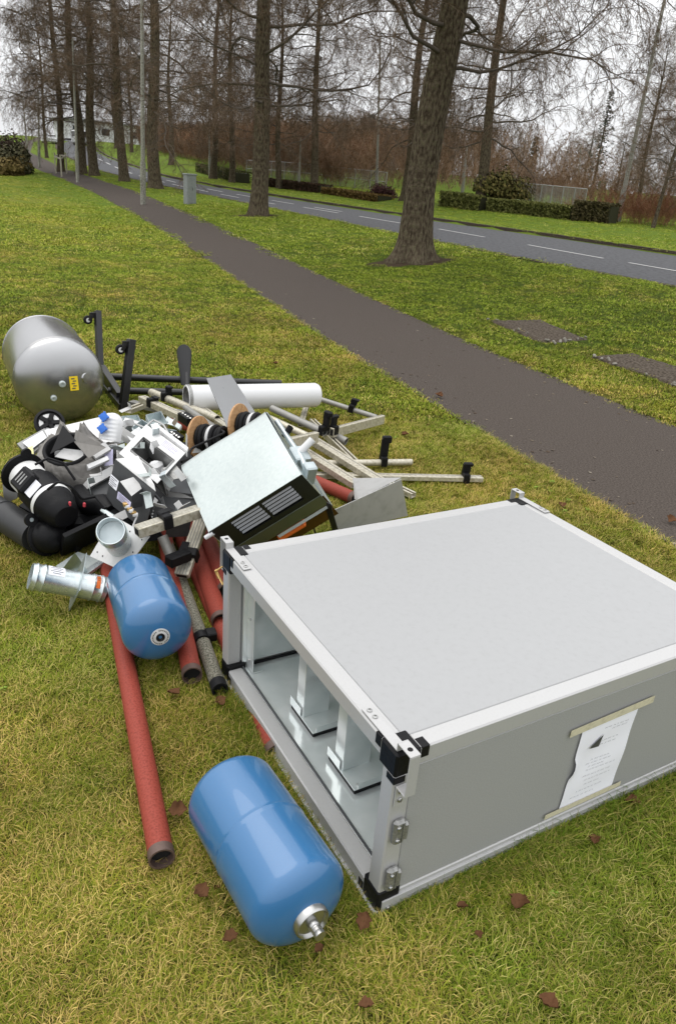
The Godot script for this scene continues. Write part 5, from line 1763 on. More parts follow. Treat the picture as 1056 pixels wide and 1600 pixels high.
	b.slab(Vector3(-0.1451, 0.222, -2.035), Vector3(-0.08636, 0.242, -2.04), Vector3(-0.1079, 0.21, -2.006), 0.003)
	part(t, "grey_lid", b, M.grey_sheet)
	b = MB.new()
	b.tube([Vector3(-0.2151, 0.2, -2.389), Vector3(-0.2051, 0.2, -2.227), Vector3(-0.1573, 0.22, -2.178), Vector3(-0.1358, 0.2, -2.126)], [0.045, 0.05, 0.05, 0.04], 14)
	b.box(Transform3D(Basis(Vector3.UP, 0.6), Vector3(-0.23, 0.1, -2.276)), Vector3(0.20, 0.14, 0.16), 0.03)
	single("black_duct_elbow", "black plastic duct elbow buried behind the duct fan", "duct elbow", b, M.black_plastic)
	# electrical back boxes, brackets, a bin of odds and ends at the top of the heap
	var boxes := [["square metal back box nearest the white manifold", Vector3(0.1364, 0.38, -2.756), Vector3(0.2096, 0.4, -2.821), Vector3(0.1518, 0.38, -2.663), 0.05],
		["metal back box with knock-outs, topmost under the channel rail", Vector3(0.2679, 0.38, -2.956), Vector3(0.37, 0.38, -3.005), Vector3(0.246, 0.37, -2.756), 0.05],
		["metal back box with terminals beside the cable reel", Vector3(0.2591, 0.4, -2.657), Vector3(0.3285, 0.4, -2.593), Vector3(0.2177, 0.38, -2.454), 0.05],
		["bent galvanised bracket box between the manifold and the slotted chassis", Vector3(0.1726, 0.33, -3.124), Vector3(0.2683, 0.33, -3.123), Vector3(0.1519, 0.33, -2.957), 0.04]]
	for k in boxes:
		var bxt := tray_box("back_box", k[0], "metal box", k[1], k[2], k[3], k[4], M.galv, M.galv_bright)
		var e2: Vector3 = k[2] + k[3] - k[1]
		for q in 3:
			b = MB.new()
			b.disc(k[1].lerp(e2, 0.25 + 0.25 * q) - Vector3(0, k[4] * 0.7, 0), Vector3.UP, 0.010, 0.002, 12)
			part(bxt, "knock_out", b, M.galv_dull)
	for k in [["black terminal strip standing beside the reel", Vector3(0.2784, 0.4, -2.521), Vector3(0.3083, 0.38, -2.468), 0.05], ["black plastic offcut beneath the grey plate", Vector3(0.533, 0.3, -3.125), Vector3(0.5471, 0.3, -2.992), 0.06]]:
		b = MB.new()
		b.bar(k[1], k[2], k[3], 0.05)
		var ts := thing("terminal_strip", k[0], "terminal strip", (k[1] + k[2]) * 0.5 - Vector3(0, 0.025, 0))
		part(ts, "body", b, M.black_plastic)
		for q in 4:
			b = MB.new()
			b.disc(k[1].lerp(k[2], 0.1 + q * 0.26) + V(-0.006, -0.012, 0.026), V(-0.3, -0.5, 1), 0.006, 0.003, 10)
			part(ts, "screw", b, M.screw)
	b = MB.new()
	for i in 10:
		var q := Vector3(0.07944, 0.33, -2.686) + V(0.02 * i, 0.013 * sin(i * 3.0), 0.012 * sin(i * 1.7))
		b.box(Transform3D(Basis(Vector3(0.3, 1, 0.2).normalized(), i * 1.1), q), Vector3(0.05, 0.006, 0.03), 0.001)
	single("bracket_pile", "loose small white and grey brackets below the white manifold", "brackets", b, M.galv_bright)
	# loose white and grey angles, covers and trunking between the boxes
	var bits := [["white angle bracket lying under the channel rail", Vector3(0.1645, 0.36, -3.001), Vector3(0.245, 0.37, -2.826), Vector3(0.1429, 0.34, -2.975), M.white_paint],
		["grey cover plate tilted against the square back box", Vector3(0.06001, 0.37, -2.72), Vector3(0.08566, 0.37, -2.565), Vector3(0.07737, 0.4, -2.731), M.grey_sheet],
		["white blanking plate at the slotted chassis' upper left", Vector3(0.07873, 0.38, -2.537), Vector3(0.1612, 0.4, -2.598), Vector3(0.0798, 0.38, -2.641), M.white_plastic],
		["galvanised strip beside the reel's plywood flange", Vector3(0.3849, 0.37, -2.933), Vector3(0.4091, 0.37, -2.756), Vector3(0.3594, 0.36, -2.898), M.galv_bright],
		["white trunking lid between fabric connector and small housing", Vector3(-0.169, 0.33, -2.414), Vector3(-0.06283, 0.35, -2.453), Vector3(-0.1664, 0.32, -2.387), M.white_plastic],
		["grey folded lid below the fabric connector's right corner", Vector3(-0.1374, 0.37, -2.494), Vector3(-0.05128, 0.39, -2.546), Vector3(-0.1217, 0.35, -2.434), M.grey_sheet],
		["pale metal strip under the control box's lower edge", Vector3(-0.1681, 0.23, -2.127), Vector3(-0.124, 0.21, -2.055), Vector3(-0.1809, 0.22, -2.111), M.galv_dull],
		["thin white flange along the top of the slotted chassis", Vector3(0.1897, 0.46, -2.53), Vector3(0.2142, 0.475, -2.082), Vector3(0.2106, 0.46, -2.568), M.white_paint],
		["dark cover lying left of the grey hopper", Vector3(0.01237, 0.36, -1.93), Vector3(0.03415, 0.33, -1.892), Vector3(-0.009214, 0.33, -1.936), M.grey_dark],
		["white clip plate on the back box with terminals", Vector3(0.2366, 0.42, -2.514), Vector3(0.2733, 0.42, -2.482), Vector3(0.2219, 0.41, -2.445), M.white_plastic]]
	for k in bits:
		b = MB.new()
		b.slab(k[1], k[2], k[3], 0.012)
		var e3: Vector3 = k[2] + k[3] - k[1]
		b.slab(k[1], k[2], k[1] + Vector3(0, -0.03, 0), 0.003, e3 - k[1])
		single("loose_cover", k[0], "metal cover", b, k[4])
	# small bent brackets strewn about
	var spots := [Vector3(-0.02242, 0.44, -1.936), Vector3(0.08807, 0.46, -2.201), Vector3(0.05467, 0.43, -1.859), Vector3(0.118, 0.44, -1.89), Vector3(0.04998, 0.42, -2.329), Vector3(0.01341, 0.33, -1.841), Vector3(0.07191, 0.31, -1.797), Vector3(-0.06956, 0.2, -1.836), Vector3(-0.02172, 0.4, -2.41), Vector3(0.1374, 0.4, -2.782), Vector3(0.1675, 0.46, -2.41), Vector3(-0.1635, 0.34, -2.247), Vector3(-0.03468, 0.36, -1.843), Vector3(0.321, 0.4, -2.404), Vector3(0.349, 0.4, -2.723), Vector3(0.2321, 0.32, -3.272), Vector3(-0.1923, 0.28, -2.263), Vector3(0.1026, 0.34, -1.786)]
	for i in spots.size():
		var bb := MB.new()
		var bt := Transform3D(Basis(Vector3(sin(i * 1.3), 1.0, cos(i * 2.1)).normalized(), i * 1.7), spots[i])
		var bl := 0.05 + 0.03 * fposmod(i * 0.37, 1.0)
		bb.box(bt, Vector3(bl, 0.002, 0.035), 0.0005)
		bb.box(bt.translated_local(Vector3(bl * 0.5, 0.014, 0)), Vector3(0.002, 0.03, 0.035), 0.0005)
		var bm: Material = [M.galv_bright, M.white_paint, M.galv, M.grey_sheet][i % 4]
		single("small_bracket", "small bent metal bracket strewn among the boxes of the heap", "bracket", bb, bm, "small brackets strewn over the heap")
	# stray cables draped over the heap
	for k in [["black cable looping from the duct fan over the fabric connector", [Vector3(-0.396, 0.36, -2.092), Vector3(-0.352, 0.4, -2.073), Vector3(-0.306, 0.38, -2.049), Vector3(-0.2621, 0.3, -2.083), Vector3(-0.1869, 0.27, -2.16), Vector3(-0.1692, 0.26, -2.042)], 0.006, M.black_rubber],
		["thin white cable trailing out of the control box", [Vector3(-0.09174, 0.31, -1.911), Vector3(-0.07538, 0.27, -1.886), Vector3(-0.09836, 0.24, -1.866), Vector3(-0.07311, 0.22, -1.821), Vector3(-0.02528, 0.24, -1.812)], 0.004, M.white_plastic],
		["black cable hanging from the reel in front of the rails", [Vector3(0.5266, 0.42, -2.517), Vector3(0.5129, 0.44, -2.371), Vector3(0.3324, 0.38, -2.359), Vector3(0.2566, 0.4, -2.174), Vector3(0.1905, 0.42, -2.086)], 0.006, M.black_rubber],
		["grey cable caught between the back boxes", [Vector3(0.1417, 0.42, -2.694), Vector3(0.1601, 0.43, -2.59), Vector3(0.2391, 0.43, -2.703), Vector3(0.2645, 0.43, -2.605), Vector3(0.2492, 0.42, -2.447)], 0.005, M.grey_sheet]]:
		b = MB.new()
		var cv := Curve3D.new()
		var q: Array = k[1]
		for i in q.size():
			var tn2: Vector3 = (q[mini(i + 1, q.size() - 1)] - q[maxi(i - 1, 0)]) / 6.0
			cv.add_point(q[i], -tn2, tn2)
		var ps := []
		var rs := []
		for i in 25:
			ps.append(cv.sample_baked(cv.get_baked_length() * i / 24.0))
			rs.append(k[2])
		b.tube(ps, rs, 8)
		single("cable", k[0], "cable", b, k[3])
	# dark base of the heap: rubble of black parts so that no daylight shows under it
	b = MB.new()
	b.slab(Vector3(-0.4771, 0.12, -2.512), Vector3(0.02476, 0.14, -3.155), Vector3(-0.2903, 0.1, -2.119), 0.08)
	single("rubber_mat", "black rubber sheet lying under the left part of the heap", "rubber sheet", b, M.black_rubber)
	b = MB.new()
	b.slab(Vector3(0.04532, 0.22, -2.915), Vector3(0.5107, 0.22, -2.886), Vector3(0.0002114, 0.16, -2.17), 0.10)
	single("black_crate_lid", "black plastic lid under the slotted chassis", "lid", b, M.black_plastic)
	# black round cap in front of the silver tank
	t = thing("black_pipe_cap", "black ribbed plastic cap with a white face at the silver tank's foot", "pipe cap", Vector3(-0.1496, 0.15, -3.619))
	var cd := V(-0.1, -0.75, 0.65).normalized()
	var cc := Vector3(-0.1894, 0.26, -3.327)
	b = MB.new()
	b.lathe(Transform3D(b.frame_of(cd), cc - cd * 0.12), [Vector2(0.05, 0), Vector2(0.065, 0.02), Vector2(0.06, 0.04), Vector2(0.075, 0.07), Vector2(0.085, 0.09), Vector2(0.085, 0.12), Vector2(0.07, 0.125), Vector2(0.066, 0.11), Vector2(0, 0.11)], 30)
	part(t, "body", b, M.black_rubber)
	b = MB.new()
	b.lathe(Transform3D(b.frame_of(cd), cc - cd * 0.008), [Vector2(0.058, 0), Vector2(0.05, 0.003), Vector2(0.034, 0.003), Vector2(0.03, -0.004)], 24)
	part(t, "white_face", b, M.white_paint)
	for q in 5:
		b = MB.new()
		b.box(Transform3D(b.frame_of(cd).rotated(cd, TAU * q / 5), cc).translated_local(Vector3(0.028, 0, 0)), Vector3(0.06, 0.026, 0.012), 0.003)
		part(t, "spoke", b, M.black_rubber)
	# brass latch loop at the cabinet's far corner
	b = MB.new()
	b.bar(Vector3(-0.009741, 0.4, -1.101), Vector3(0.008716, 0.42, -1.089), 0.008, 0.005)
	b.bar(Vector3(-0.00454, 0.39, -1.108), Vector3(0.003182, 0.36, -1.067), 0.008, 0.005)
	b.bar(Vector3(-0.008605, 0.4, -1.11), Vector3(-4.573e-05, 0.37, -1.101), 0.016, 0.004)
	single("brass_hook", "small brass hook hanging at the cabinet's far corner", "hook", b, M.brass)

func fallen_leaf(label: String, at: Vector3, s: float, turn: float, sd: int, group := "") -> void:
	s *= 0.58
	var r := RandomNumberGenerator.new()
	r.seed = sd
	var pts := []
	for i in 9:
		var v := i / 8.0
		var w := sin(v * PI * 0.94 + 0.1) * 0.42 * (1.0 + 0.25 * sin(v * 17.0 + sd))
		var row := PackedVector3Array()
		for j in 5:
			var u := j / 4.0 * 2.0 - 1.0
			var cup := 0.30 * u * u * sin(v * PI) + 0.22 * pow(v - 0.4, 2.0) * 2.0 + r.randf_range(-0.05, 0.05)
			row.push_back(Vector3(u * w, cup, v - 0.5) * s)
		pts.append(row)
	var b := MB.new()
	b.grid(pts, Vector3.UP, 0.0006)
	var bs := Basis(Vector3.UP, turn).rotated(Vector3(1, 0, 0.4).normalized(), r.randf_range(-0.4, 0.4))
	for i in b.v.size():
		b.v[i] = bs * b.v[i] + at + Vector3(0, 0.024, 0)
		b.n[i] = bs * b.n[i]
	single("fallen_leaf", label, "leaf", b, M.leaf_brown, group)

func leaves() -> void:
	var g := "brown leaves fallen in the grass"
	fallen_leaf("curled brown leaf just below the near blue tank's left side", Vector3(-0.3741, 1.243e-14, -0.2215), 0.075, 0.4, 1, g)
	fallen_leaf("narrow brown leaf standing in the grass below the blue tank", Vector3(-0.3545, -1.465e-14, -0.07767), 0.065, 1.5, 2, g)
	fallen_leaf("brown leaf beside the near blue tank's steel stub", Vector3(-0.0528, 0, 0.02258), 0.075, 2.3, 3, g)
	fallen_leaf("small brown leaf below the cabinet's near corner", Vector3(0.1916, -5.329e-15, 0.09743), 0.05, 0.9, 4, g)
	fallen_leaf("large brown leaf in front of the cabinet's grey side", Vector3(0.3282, -6.661e-16, 0.1538), 0.095, 2.0, 5, g)
	fallen_leaf("large red-brown leaf at the bottom edge of the picture", Vector3(0.2174, 7.327e-15, 0.3729), 0.08, 0.2, 6, g)
	fallen_leaf("brown leaf lowest beneath the blue tank, by the bottom edge", Vector3(-0.1498, -9.77e-15, 0.1962), 0.06, 1.1, 7, g)
	fallen_leaf("tiny brown leaf between the cabinet corner and the bottom edge", Vector3(0.1802, 1.221e-14, 0.175), 0.04, 2.9, 8, g)
	fallen_leaf("brown leaf between the long red pipe and the blue tank", Vector3(-0.3472, 1.288e-14, -0.4931), 0.09, 1.2, 9, g)
	fallen_leaf("brown leaf beside the end of the shorter red pipe", Vector3(-0.2019, 4.219e-15, -0.9857), 0.085, 0.5, 10, g)
	fallen_leaf("brown leaf at the foot of the cabinet below the notice", Vector3(0.6601, -1.354e-14, 0.09406), 0.06, 2.4, 11, g)
	fallen_leaf("brown leaf against the cabinet's base rail at far right", Vector3(0.8778, 4.885e-15, 0.04288), 0.075, 0.8, 12, g)
	fallen_leaf("pale brown leaf on the footpath's edge beyond the rails", Vector3(3.101, 6.883e-15, -3.964), 0.13, 0.3, 13, g)
	fallen_leaf("brown leaf on the footpath edge above the cabinet's far corner", Vector3(2.837, 1.155e-14, -1.356), 0.11, 1.9, 14, g)
	fallen_leaf("dark brown leaf in the grass behind the cabinet's far corner", Vector3(2.362, 1.088e-14, -1.744), 0.09, 2.6, 15, g)
	fallen_leaf("brown leaf in the grass beyond the longest flat rail", Vector3(2.185, -9.326e-15, -3.13), 0.10, 1.4, 16, g)
	fallen_leaf("brown leaf near the trolley rail's outer end", Vector3(2.167, -4.441e-16, -5.331), 0.10, 0.7, 17, g)
	fallen_leaf("brown leaf resting beside the mottled pole's end", Vector3(-0.07188, 7.772e-15, -0.8844), 0.07, 0.1, 18, g)
	fallen_leaf("small brown leaf at the bottom between blue tank and cabinet", Vector3(-0.181, 1.776e-15, 0.03529), 0.04, 1.8, 19, g)
	for i in 46:
		var x := rng.randf_range(-1.4, 3.0)
		var y := rng.randf_range(-0.8, 7.0)
		if bare(x, y):
			continue
		fallen_leaf("small brown leaf fragment among the grass blades", lawn(x, y) - Vector3(0, 0.01, 0), rng.randf_range(0.02, 0.045), rng.randf() * 6.0, 100 + i, "small leaf fragments scattered in the lawn")

var twig_kinds := []
var tree_kinds := []

func thin(b: MB, p0: Vector3, p1: Vector3, r0: float, r1: float) -> void:   # a three-sided twig
	var d := (p1 - p0).normalized()
	var a := (Vector3.UP if absf(d.y) < 0.85 else Vector3.RIGHT)
	var x := a.cross(d).normalized()
	var y := d.cross(x)
	var e := [x, x * -0.5 + y * 0.866, x * -0.5 - y * 0.866]
	for k in 3:
		var u: Vector3 = e[k]
		var w: Vector3 = e[(k + 1) % 3]
		b.tri(p0 + u * r0, p0 + w * r0, p1 + w * r1, u, w, w)
		if r1 > 0.0005:
			b.tri(p0 + u * r0, p1 + w * r1, p1 + u * r1, u, w, u)

func twig_mesh(sd: int, droop: float, thick: float) -> ArrayMesh:   # a spray about one metre long, growing along +Z
	var r := RandomNumberGenerator.new()
	r.seed = sd
	var b := MB.new()
	var p := Vector3.ZERO
	var d := Vector3(0, 0.1, 1)
	var n := 6
	for i in n:
		b.col = Color(0.15, 0.108, 0.078).lerp(Color(0.23, 0.175, 0.13), r.randf())
		var q := p + d.normalized() * 0.17
		thin(b, p, q, 0.0042 * thick * (1.0 - i * 0.12), 0.0042 * thick * (1.0 - (i + 1) * 0.12))
		for s in 2:
			var sd2 := (d.normalized() + Vector3(r.randf_range(-1, 1), r.randf_range(-0.7, 0.5), r.randf_range(-0.3, 0.6))).normalized()
			var l := r.randf_range(0.16, 0.36) * (1.0 - i * 0.08)
			var m := q + sd2 * l * 0.5
			var e := m + (sd2 + Vector3(r.randf_range(-0.3, 0.3), -droop * 0.8, r.randf_range(-0.2, 0.2))).normalized() * l * 0.5
			thin(b, q, m, 0.0026 * thick, 0.002 * thick)
			thin(b, m, e, 0.002 * thick, 0.0012 * thick)
			for k in 3:
				var o := m.lerp(e, r.randf())
				var t := o + Vector3(r.randf_range(-1, 1), r.randf_range(-1.4, 0.5), r.randf_range(-0.6, 1)).normalized() * r.randf_range(0.06, 0.14)
				thin(b, o, t, 0.0016 * thick, 0.0009 * thick)
			if r.randf() < 0.55:   # catkins and little cones
				b.col = Color(0.10, 0.06, 0.035)
				thin(b, e, e + Vector3(r.randf_range(-0.01, 0.01), -0.05, 0), 0.0055 * thick, 0.003 * thick)
		p = q
		d += Vector3(r.randf_range(-0.3, 0.3), r.randf_range(-0.2, 0.2) - droop * 0.22, 0)
	return b.mesh()

func limb_path(r: RandomNumberGenerator, p: Vector3, d: Vector3, l: float, n: int, wob: float, lift: float) -> Array:
	var out := [p]
	for i in n:
		d = (d + Vector3(r.randf_range(-wob, wob), r.randf_range(-wob, wob) * 0.7 + lift / n, r.randf_range(-wob, wob))).normalized()
		p += d * l / n
		out.append(p)
	return out

func grow(sd: int, hgt: float, r0: float, first: float, reach: float, limbs: int, lean: Vector3, droop: float, flare: float, detail := 1.0, cut := 99.0) -> Dictionary:
	# trunk, a list of limb meshes and the places of the twig sprays, all with the base at the origin
	var r := RandomNumberGenerator.new()
	r.seed = sd
	var f := FastNoiseLite.new()
	f.seed = sd
	f.frequency = 1.0
	var b := MB.new()
	var rows := 46
	var seg := 26
	var axis := func(h: float) -> Vector3:
		var t := h / hgt
		return Vector3(lean.x * t + 0.14 * sin(h * 0.5 + sd) * minf(h * 0.25, 1.0), h, lean.z * t + 0.14 * cos(h * 0.43 + sd * 2) * minf(h * 0.25, 1.0))
	var rad := func(h: float) -> float:
		var t := h / hgt
		return r0 * (pow(1.0 - t, 0.8) * 0.93 + 0.02) + r0 * flare * exp(-h / 0.28)
	var pts := []
	for i in rows + 1:
		var h := hgt * pow(float(i) / rows, 1.6) - (0.15 if i == 0 else 0.0)
		var c: Vector3 = axis.call(h)
		var rr: float = rad.call(maxf(h, 0.0))
		var row := PackedVector3Array()
		for k in seg + 1:
			var q := TAU * (k % seg) / seg
			var e := Vector3(cos(q), 0, -sin(q))
			var m := 1.0 + 0.075 * f.get_noise_3d(e.x * 5.0, h * 0.8, e.z * 5.0) + flare * 0.35 * exp(-maxf(h, 0.0) / 0.35) * sin(q * 5.0 + sd)
			row.push_back(c + e * rr * m)
		pts.append(row)
	b.grid(pts, Vector3.ZERO)
	var meshes := []
	var sprays := []
	for i in limbs:
		var t := (i + r.randf()) / limbs
		var h := lerpf(first, hgt * 0.96, pow(t, 1.15))
		if h > cut:
			continue
		var q := i * 2.4 + r.randf_range(-0.5, 0.5)
		var k := (h - first) / (hgt - first)
		var l := reach * (0.35 + 0.65 * sin(PI * pow(1.0 - k, 0.75) * 0.62)) * r.randf_range(0.7, 1.15)
		var up := lerpf(-0.05, 0.9, k)
		var d := Vector3(cos(q), up, sin(q)).normalized()
		var lr: float = minf(rad.call(h) * 0.4, 0.0074 * l + 0.011)
		var lp := limb_path(r, axis.call(h), d, l, 9, 0.42, 0.35 - droop * 0.3)
		var mb := MB.new()
		var rs := []
		for s in 10:
			rs.append(lr * (1.0 - 0.85 * s / 9.0))
		mb.tube(lp, rs, 7, false)
		var subs := int((5 + l * 2.2) * detail)
		for s in subs:
			var u := lerpf(0.22, 1.0, (s + r.randf()) / subs) * 8.99
			var p: Vector3 = lp[int(u)].lerp(lp[int(u) + 1], fposmod(u, 1.0))
			var ld: Vector3 = (lp[int(u) + 1] - lp[int(u)]).normalized()
			var sdv := (ld * 0.7 + Vector3(r.randf_range(-1, 1), r.randf_range(-0.5, 0.8), r.randf_range(-1, 1)).normalized()).normalized()
			var sl := l * r.randf_range(0.22, 0.42) * (1.1 - 0.5 * u / 9.0) + 0.2
			var sp := limb_path(r, p, sdv, sl, 5, 0.5, 0.1 - droop * 0.5)
			var sr := lr * 0.42 * (1.0 - 0.6 * u / 9.0) + 0.003
			mb.tube(sp, [sr, sr * 0.8, sr * 0.62, sr * 0.46, sr * 0.34, sr * 0.22], 5, false)
			var n3 := int((3.8 + sl * 3.3) * detail)
			for w in n3:
				var v := lerpf(0.15, 1.0, (w + r.randf()) / n3) * 4.99
				var p3: Vector3 = sp[int(v)].lerp(sp[int(v) + 1], fposmod(v, 1.0))
				var d3: Vector3 = ((sp[int(v) + 1] - sp[int(v)]).normalized() * 0.6 + Vector3(r.randf_range(-1, 1), r.randf_range(-0.9, 0.6) - droop * 0.5, r.randf_range(-1, 1)).normalized()).normalized()
				var l3 := r.randf_range(0.5, 1.05)
				sprays.append([p3, d3, l3, r.randf() * TAU])
		meshes.append(mb)
	return {"trunk": b, "limbs": meshes, "sprays": sprays, "height": hgt}

func put_twigs(parent: Node3D, sprays: Array, sc: float, seed2: int) -> void:
	var r := RandomNumberGenerator.new()
	r.seed = seed2
	var xf := [[], [], []]
	var cl := [PackedColorArray(), PackedColorArray(), PackedColorArray()]
	for s in sprays:
		var z: Vector3 = s[1]
		var x := (Vector3.UP if absf(z.y) < 0.95 else Vector3.RIGHT).cross(z).normalized()
		var k := r.randi() % 3
		xf[k].append(Transform3D(Basis(x, z.cross(x), z).rotated(z, s[3] * 0.12).scaled(Vector3.ONE * s[2] * sc), s[0]))
		var g := r.randf_range(0.75, 1.25)
		cl[k].push_back(Color(g, g, g))
	for k in 3:
		scatter("twigs", twig_kinds[k], M.twig, xf[k], cl[k], parent)

func tree(nm: String, label: String, at: Vector3, kind: Dictionary, turn: float, sc: Vector3, group: String, split := false) -> Node3D:
	var t := thing(nm, label, "tree", at, group)
	t.rotation.y = turn
	t.scale = sc
	var add := func(called: String, mesh: Mesh, mt: Material, stuff: bool) -> void:
		var m := MeshInstance3D.new()
		m.name = called
		m.mesh = mesh
		m.material_override = mt
		if stuff:
			m.set_meta("kind", "stuff")
		t.add_child(m, true)
	if not kind.has("trunk_mesh"):
		kind.trunk_mesh = kind.trunk.mesh()
		var ls := []
		if split:
			for mb in kind.limbs:
				ls.append(mb.mesh())
		else:
			var one_mb := MB.new()
			for mb in kind.limbs:
				one_mb.v.append_array(mb.v); one_mb.n.append_array(mb.n); one_mb.c.append_array(mb.c)
			ls.append(one_mb.mesh())
		kind.limb_meshes = ls
	add.call("trunk", kind.trunk_mesh, M.bark, false)
	for m in kind.limb_meshes:
		add.call("limb" if split else "branches", m, M.branch, not split)
	put_twigs(t, kind.sprays, 1.0, int(turn * 1000.0))
	return t

func trees() -> void:
	for i in 3:
		twig_kinds.append(twig_mesh(31 + i, 0.9, 1.25))
	# the two nearest have shapes of their own
	var foot := Vector3(8.142, 0.3138, -11.78)
	var tip := Vector3(8.204, 4.711, -11.73)
	var k1 := grow(5, 15.0, 0.335, 3.3, 4.2, 44, (tip - foot) * 15.0 / (tip.y - foot.y), 0.45, 0.65, 1.0, 9.0)
	tree("bare_tree", "largest bare tree, with a flared leaning trunk, between the footpath and the road", Vector3(8.142, 0.2838, -11.78), k1, 0.0, Vector3.ONE, "bare trees lining the road", true)
	var k2 := grow(8, 16.0, 0.29, 3.1, 4.8, 42, V(0.6, 1.0, 0), 0.8, 0.35, 1.0, 11.0)
	tree("bare_tree", "second nearest bare tree on the near verge, straight with a mulched foot", Vector3(9.294, 0.4555, -22.21), k2, 0.0, Vector3.ONE, "bare trees lining the road", true)
	var ka := grow(11, 15.5, 0.30, 3.0, 4.6, 44, V(0.3, 0.4, 0), 0.6, 0.4, 0.85)
	var kb := grow(14, 14.5, 0.27, 3.4, 4.2, 42, V(-0.3, 0.5, 0), 0.4, 0.35, 0.85)
	var kc := grow(19, 13.0, 0.21, 2.6, 3.9, 40, V(0.5, 0.2, 0), 0.7, 0.3, 0.85)
	var g := "bare trees lining the road"
	tree("bare_tree", "third bare tree along the near verge, directly behind the grey utility cabinet", Vector3(9.891, 0.7064, -35.56), ka, 0.5, Vector3.ONE * 1.0, g)
	tree("bare_tree", "slim bare tree between the light pole and the pair of close trunks", Vector3(9.746, 0.8177, -40.51), kb, 1.1, Vector3.ONE * 0.95, g)
	tree("bare_tree", "right-hand one of a close pair of trunks leaning left on the near verge", Vector3(9.257, 0.9152, -45.15), kb, 2.3, Vector3.ONE * 1.02, g)
	tree("bare_tree", "left-hand one of the close pair of trunks on the near verge", Vector3(8.928, 0.9401, -46.92), ka, 3.4, Vector3.ONE * 0.98, g)
	tree("bare_tree", "bare tree beside the wooden stakes where the footpath fades away", Vector3(8.303, 0.9587, -49.7), kc, 0.3, Vector3.ONE * 1.05, g)
	tree("bare_tree", "small bare tree beyond the stakes, far along the near verge", Vector3(10.6, 1.639, -68.14), kc, 4.1, Vector3(0.65, 0.88, 0.65), g)
	var h := "bare trees on the far verge"
	tree("bare_tree", "bare tree with wide low limbs behind the clipped hedge across the road", Vector3(24.26, 0.9184, -29.66), ka, 1.9, Vector3(0.95, 1.0, 0.95), h)
	tree("bare_tree", "bare tree across the road just left of the mossy planting bed", Vector3(22.06, 0.988, -43.04), kb, 0.2, Vector3.ONE * 0.95, h)
	tree("bare_tree", "slender bare tree across the road left of the mossy bed's tree", Vector3(20.69, 0.9542, -45.27), kc, 3.0, Vector3.ONE * 0.95, h)
	tree("bare_tree", "slender bare tree at the left end of the far low hedge", Vector3(18.83, 1.046, -48.58), kc, 1.2, Vector3.ONE * 1.0, h)
	tree("bare_tree", "bare tree beside a pale pole at the start of the far hedge", Vector3(18.9, 1.156, -52.36), kb, 4.4, Vector3.ONE * 0.95, h)
	tree("bare_tree", "bare tree on the far verge seen just right of the third near trunk", Vector3(22.3, 1.907, -72.62), kb, 5.3, Vector3.ONE * 0.95, h)
	tree("bare_tree", "bare tree far up the road on its right side, near the white vehicles", Vector3(26.17, 3.098, -101.1), kc, 0.6, Vector3.ONE * 1.05, h)
	tree("bare_tree", "farthest bare tree on the far verge, before the white building", Vector3(28.18, 3.647, -117), ka, 2.8, Vector3.ONE * 0.9, h)
	tree("bare_tree", "bare tree partly hidden behind the largest trunk, across the road", Vector3(23.66, 0.9819, -35.36), ka, 3.8, Vector3.ONE * 0.95, h)
	tree("leaning_sapling", "thin leaning young tree at the right edge beside the light pole", Vector3(26.83, 0.8291, -21.33), grow(23, 8.5, 0.085, 1.8, 2.8, 30, V(2.0, 0.6, 0), 0.5, 0.2, 0.9), 0.0, Vector3.ONE, h)
	tree("bare_tree", "bushy bare tree rising out of frame at the far right", V(36.0, 27.0, 1.1), kb, 2.6, Vector3.ONE * 0.8, h)
	tree("bare_tree", "bare tree set back between the hedge and the distant lamps", V(43.0, 36.0, 1.2), kc, 1.5, Vector3.ONE * 0.8, h)
	# worn earth at the foot of the nearest trees
	for c in [[Vector3(8.142, 0.3138, -11.78), 0.75, 11], [Vector3(9.294, 0.4855, -22.21), 0.65, 12]]:
		var b := MB.new()
		var rows := []
		for i in 7:
			var row := PackedVector3Array()
			for j in 25:
				var q := TAU * j / 24
				var rr: float = c[1] * i / 6.0 * (1.0 + 0.22 * sin(q * 3.0 + c[2]) + 0.1 * sin(q * 7.0))
				var px: float = c[0].x + cos(q) * rr * 1.25
				var py: float = -c[0].z + sin(q) * rr
				row.push_back(V(px, py, ground_at(px, py) + 0.012 * (1.0 - i / 6.0) - 0.012 * float(i == 6) + 0.004))
			rows.append(row)
		b.grid(rows)
		struct("bare_soil", b, M.soil)

func light_pole(label: String, foot: Vector3, top: Vector3, r: float, lamp: bool, m: Material) -> void:
	var t := thing("light_pole", label, "light pole", foot, "street light poles along the road")
	var d := (top - foot).normalized()
	var b := MB.new()
	b.tube([foot - Vector3(0, 0.2, 0), foot + d * 1.4, foot + d * 1.45, top], [r * 1.35, r * 1.35, r, r * 0.62], 14)
	part(t, "column", b, m)
	b = MB.new()
	b.box(Transform3D(b.frame_of(Vector3.UP), foot + d * 0.7 - Vector3(r * 1.2, 0, -0.03)), Vector3(0.09, 0.02, 0.5), 0.004)
	part(t, "access_door", b, m)
	if lamp:
		b = MB.new()
		b.bar(top - d * 0.05, top + V(0.9, -0.3, 0.15), 0.05, 0.05)
		part(t, "arm", b, m)
		b = MB.new()
		b.box(Transform3D(Basis.IDENTITY, top + V(1.1, -0.35, 0.17)), Vector3(0.55, 0.12, 0.2), 0.04)
		part(t, "lantern", b, M.cabinet)

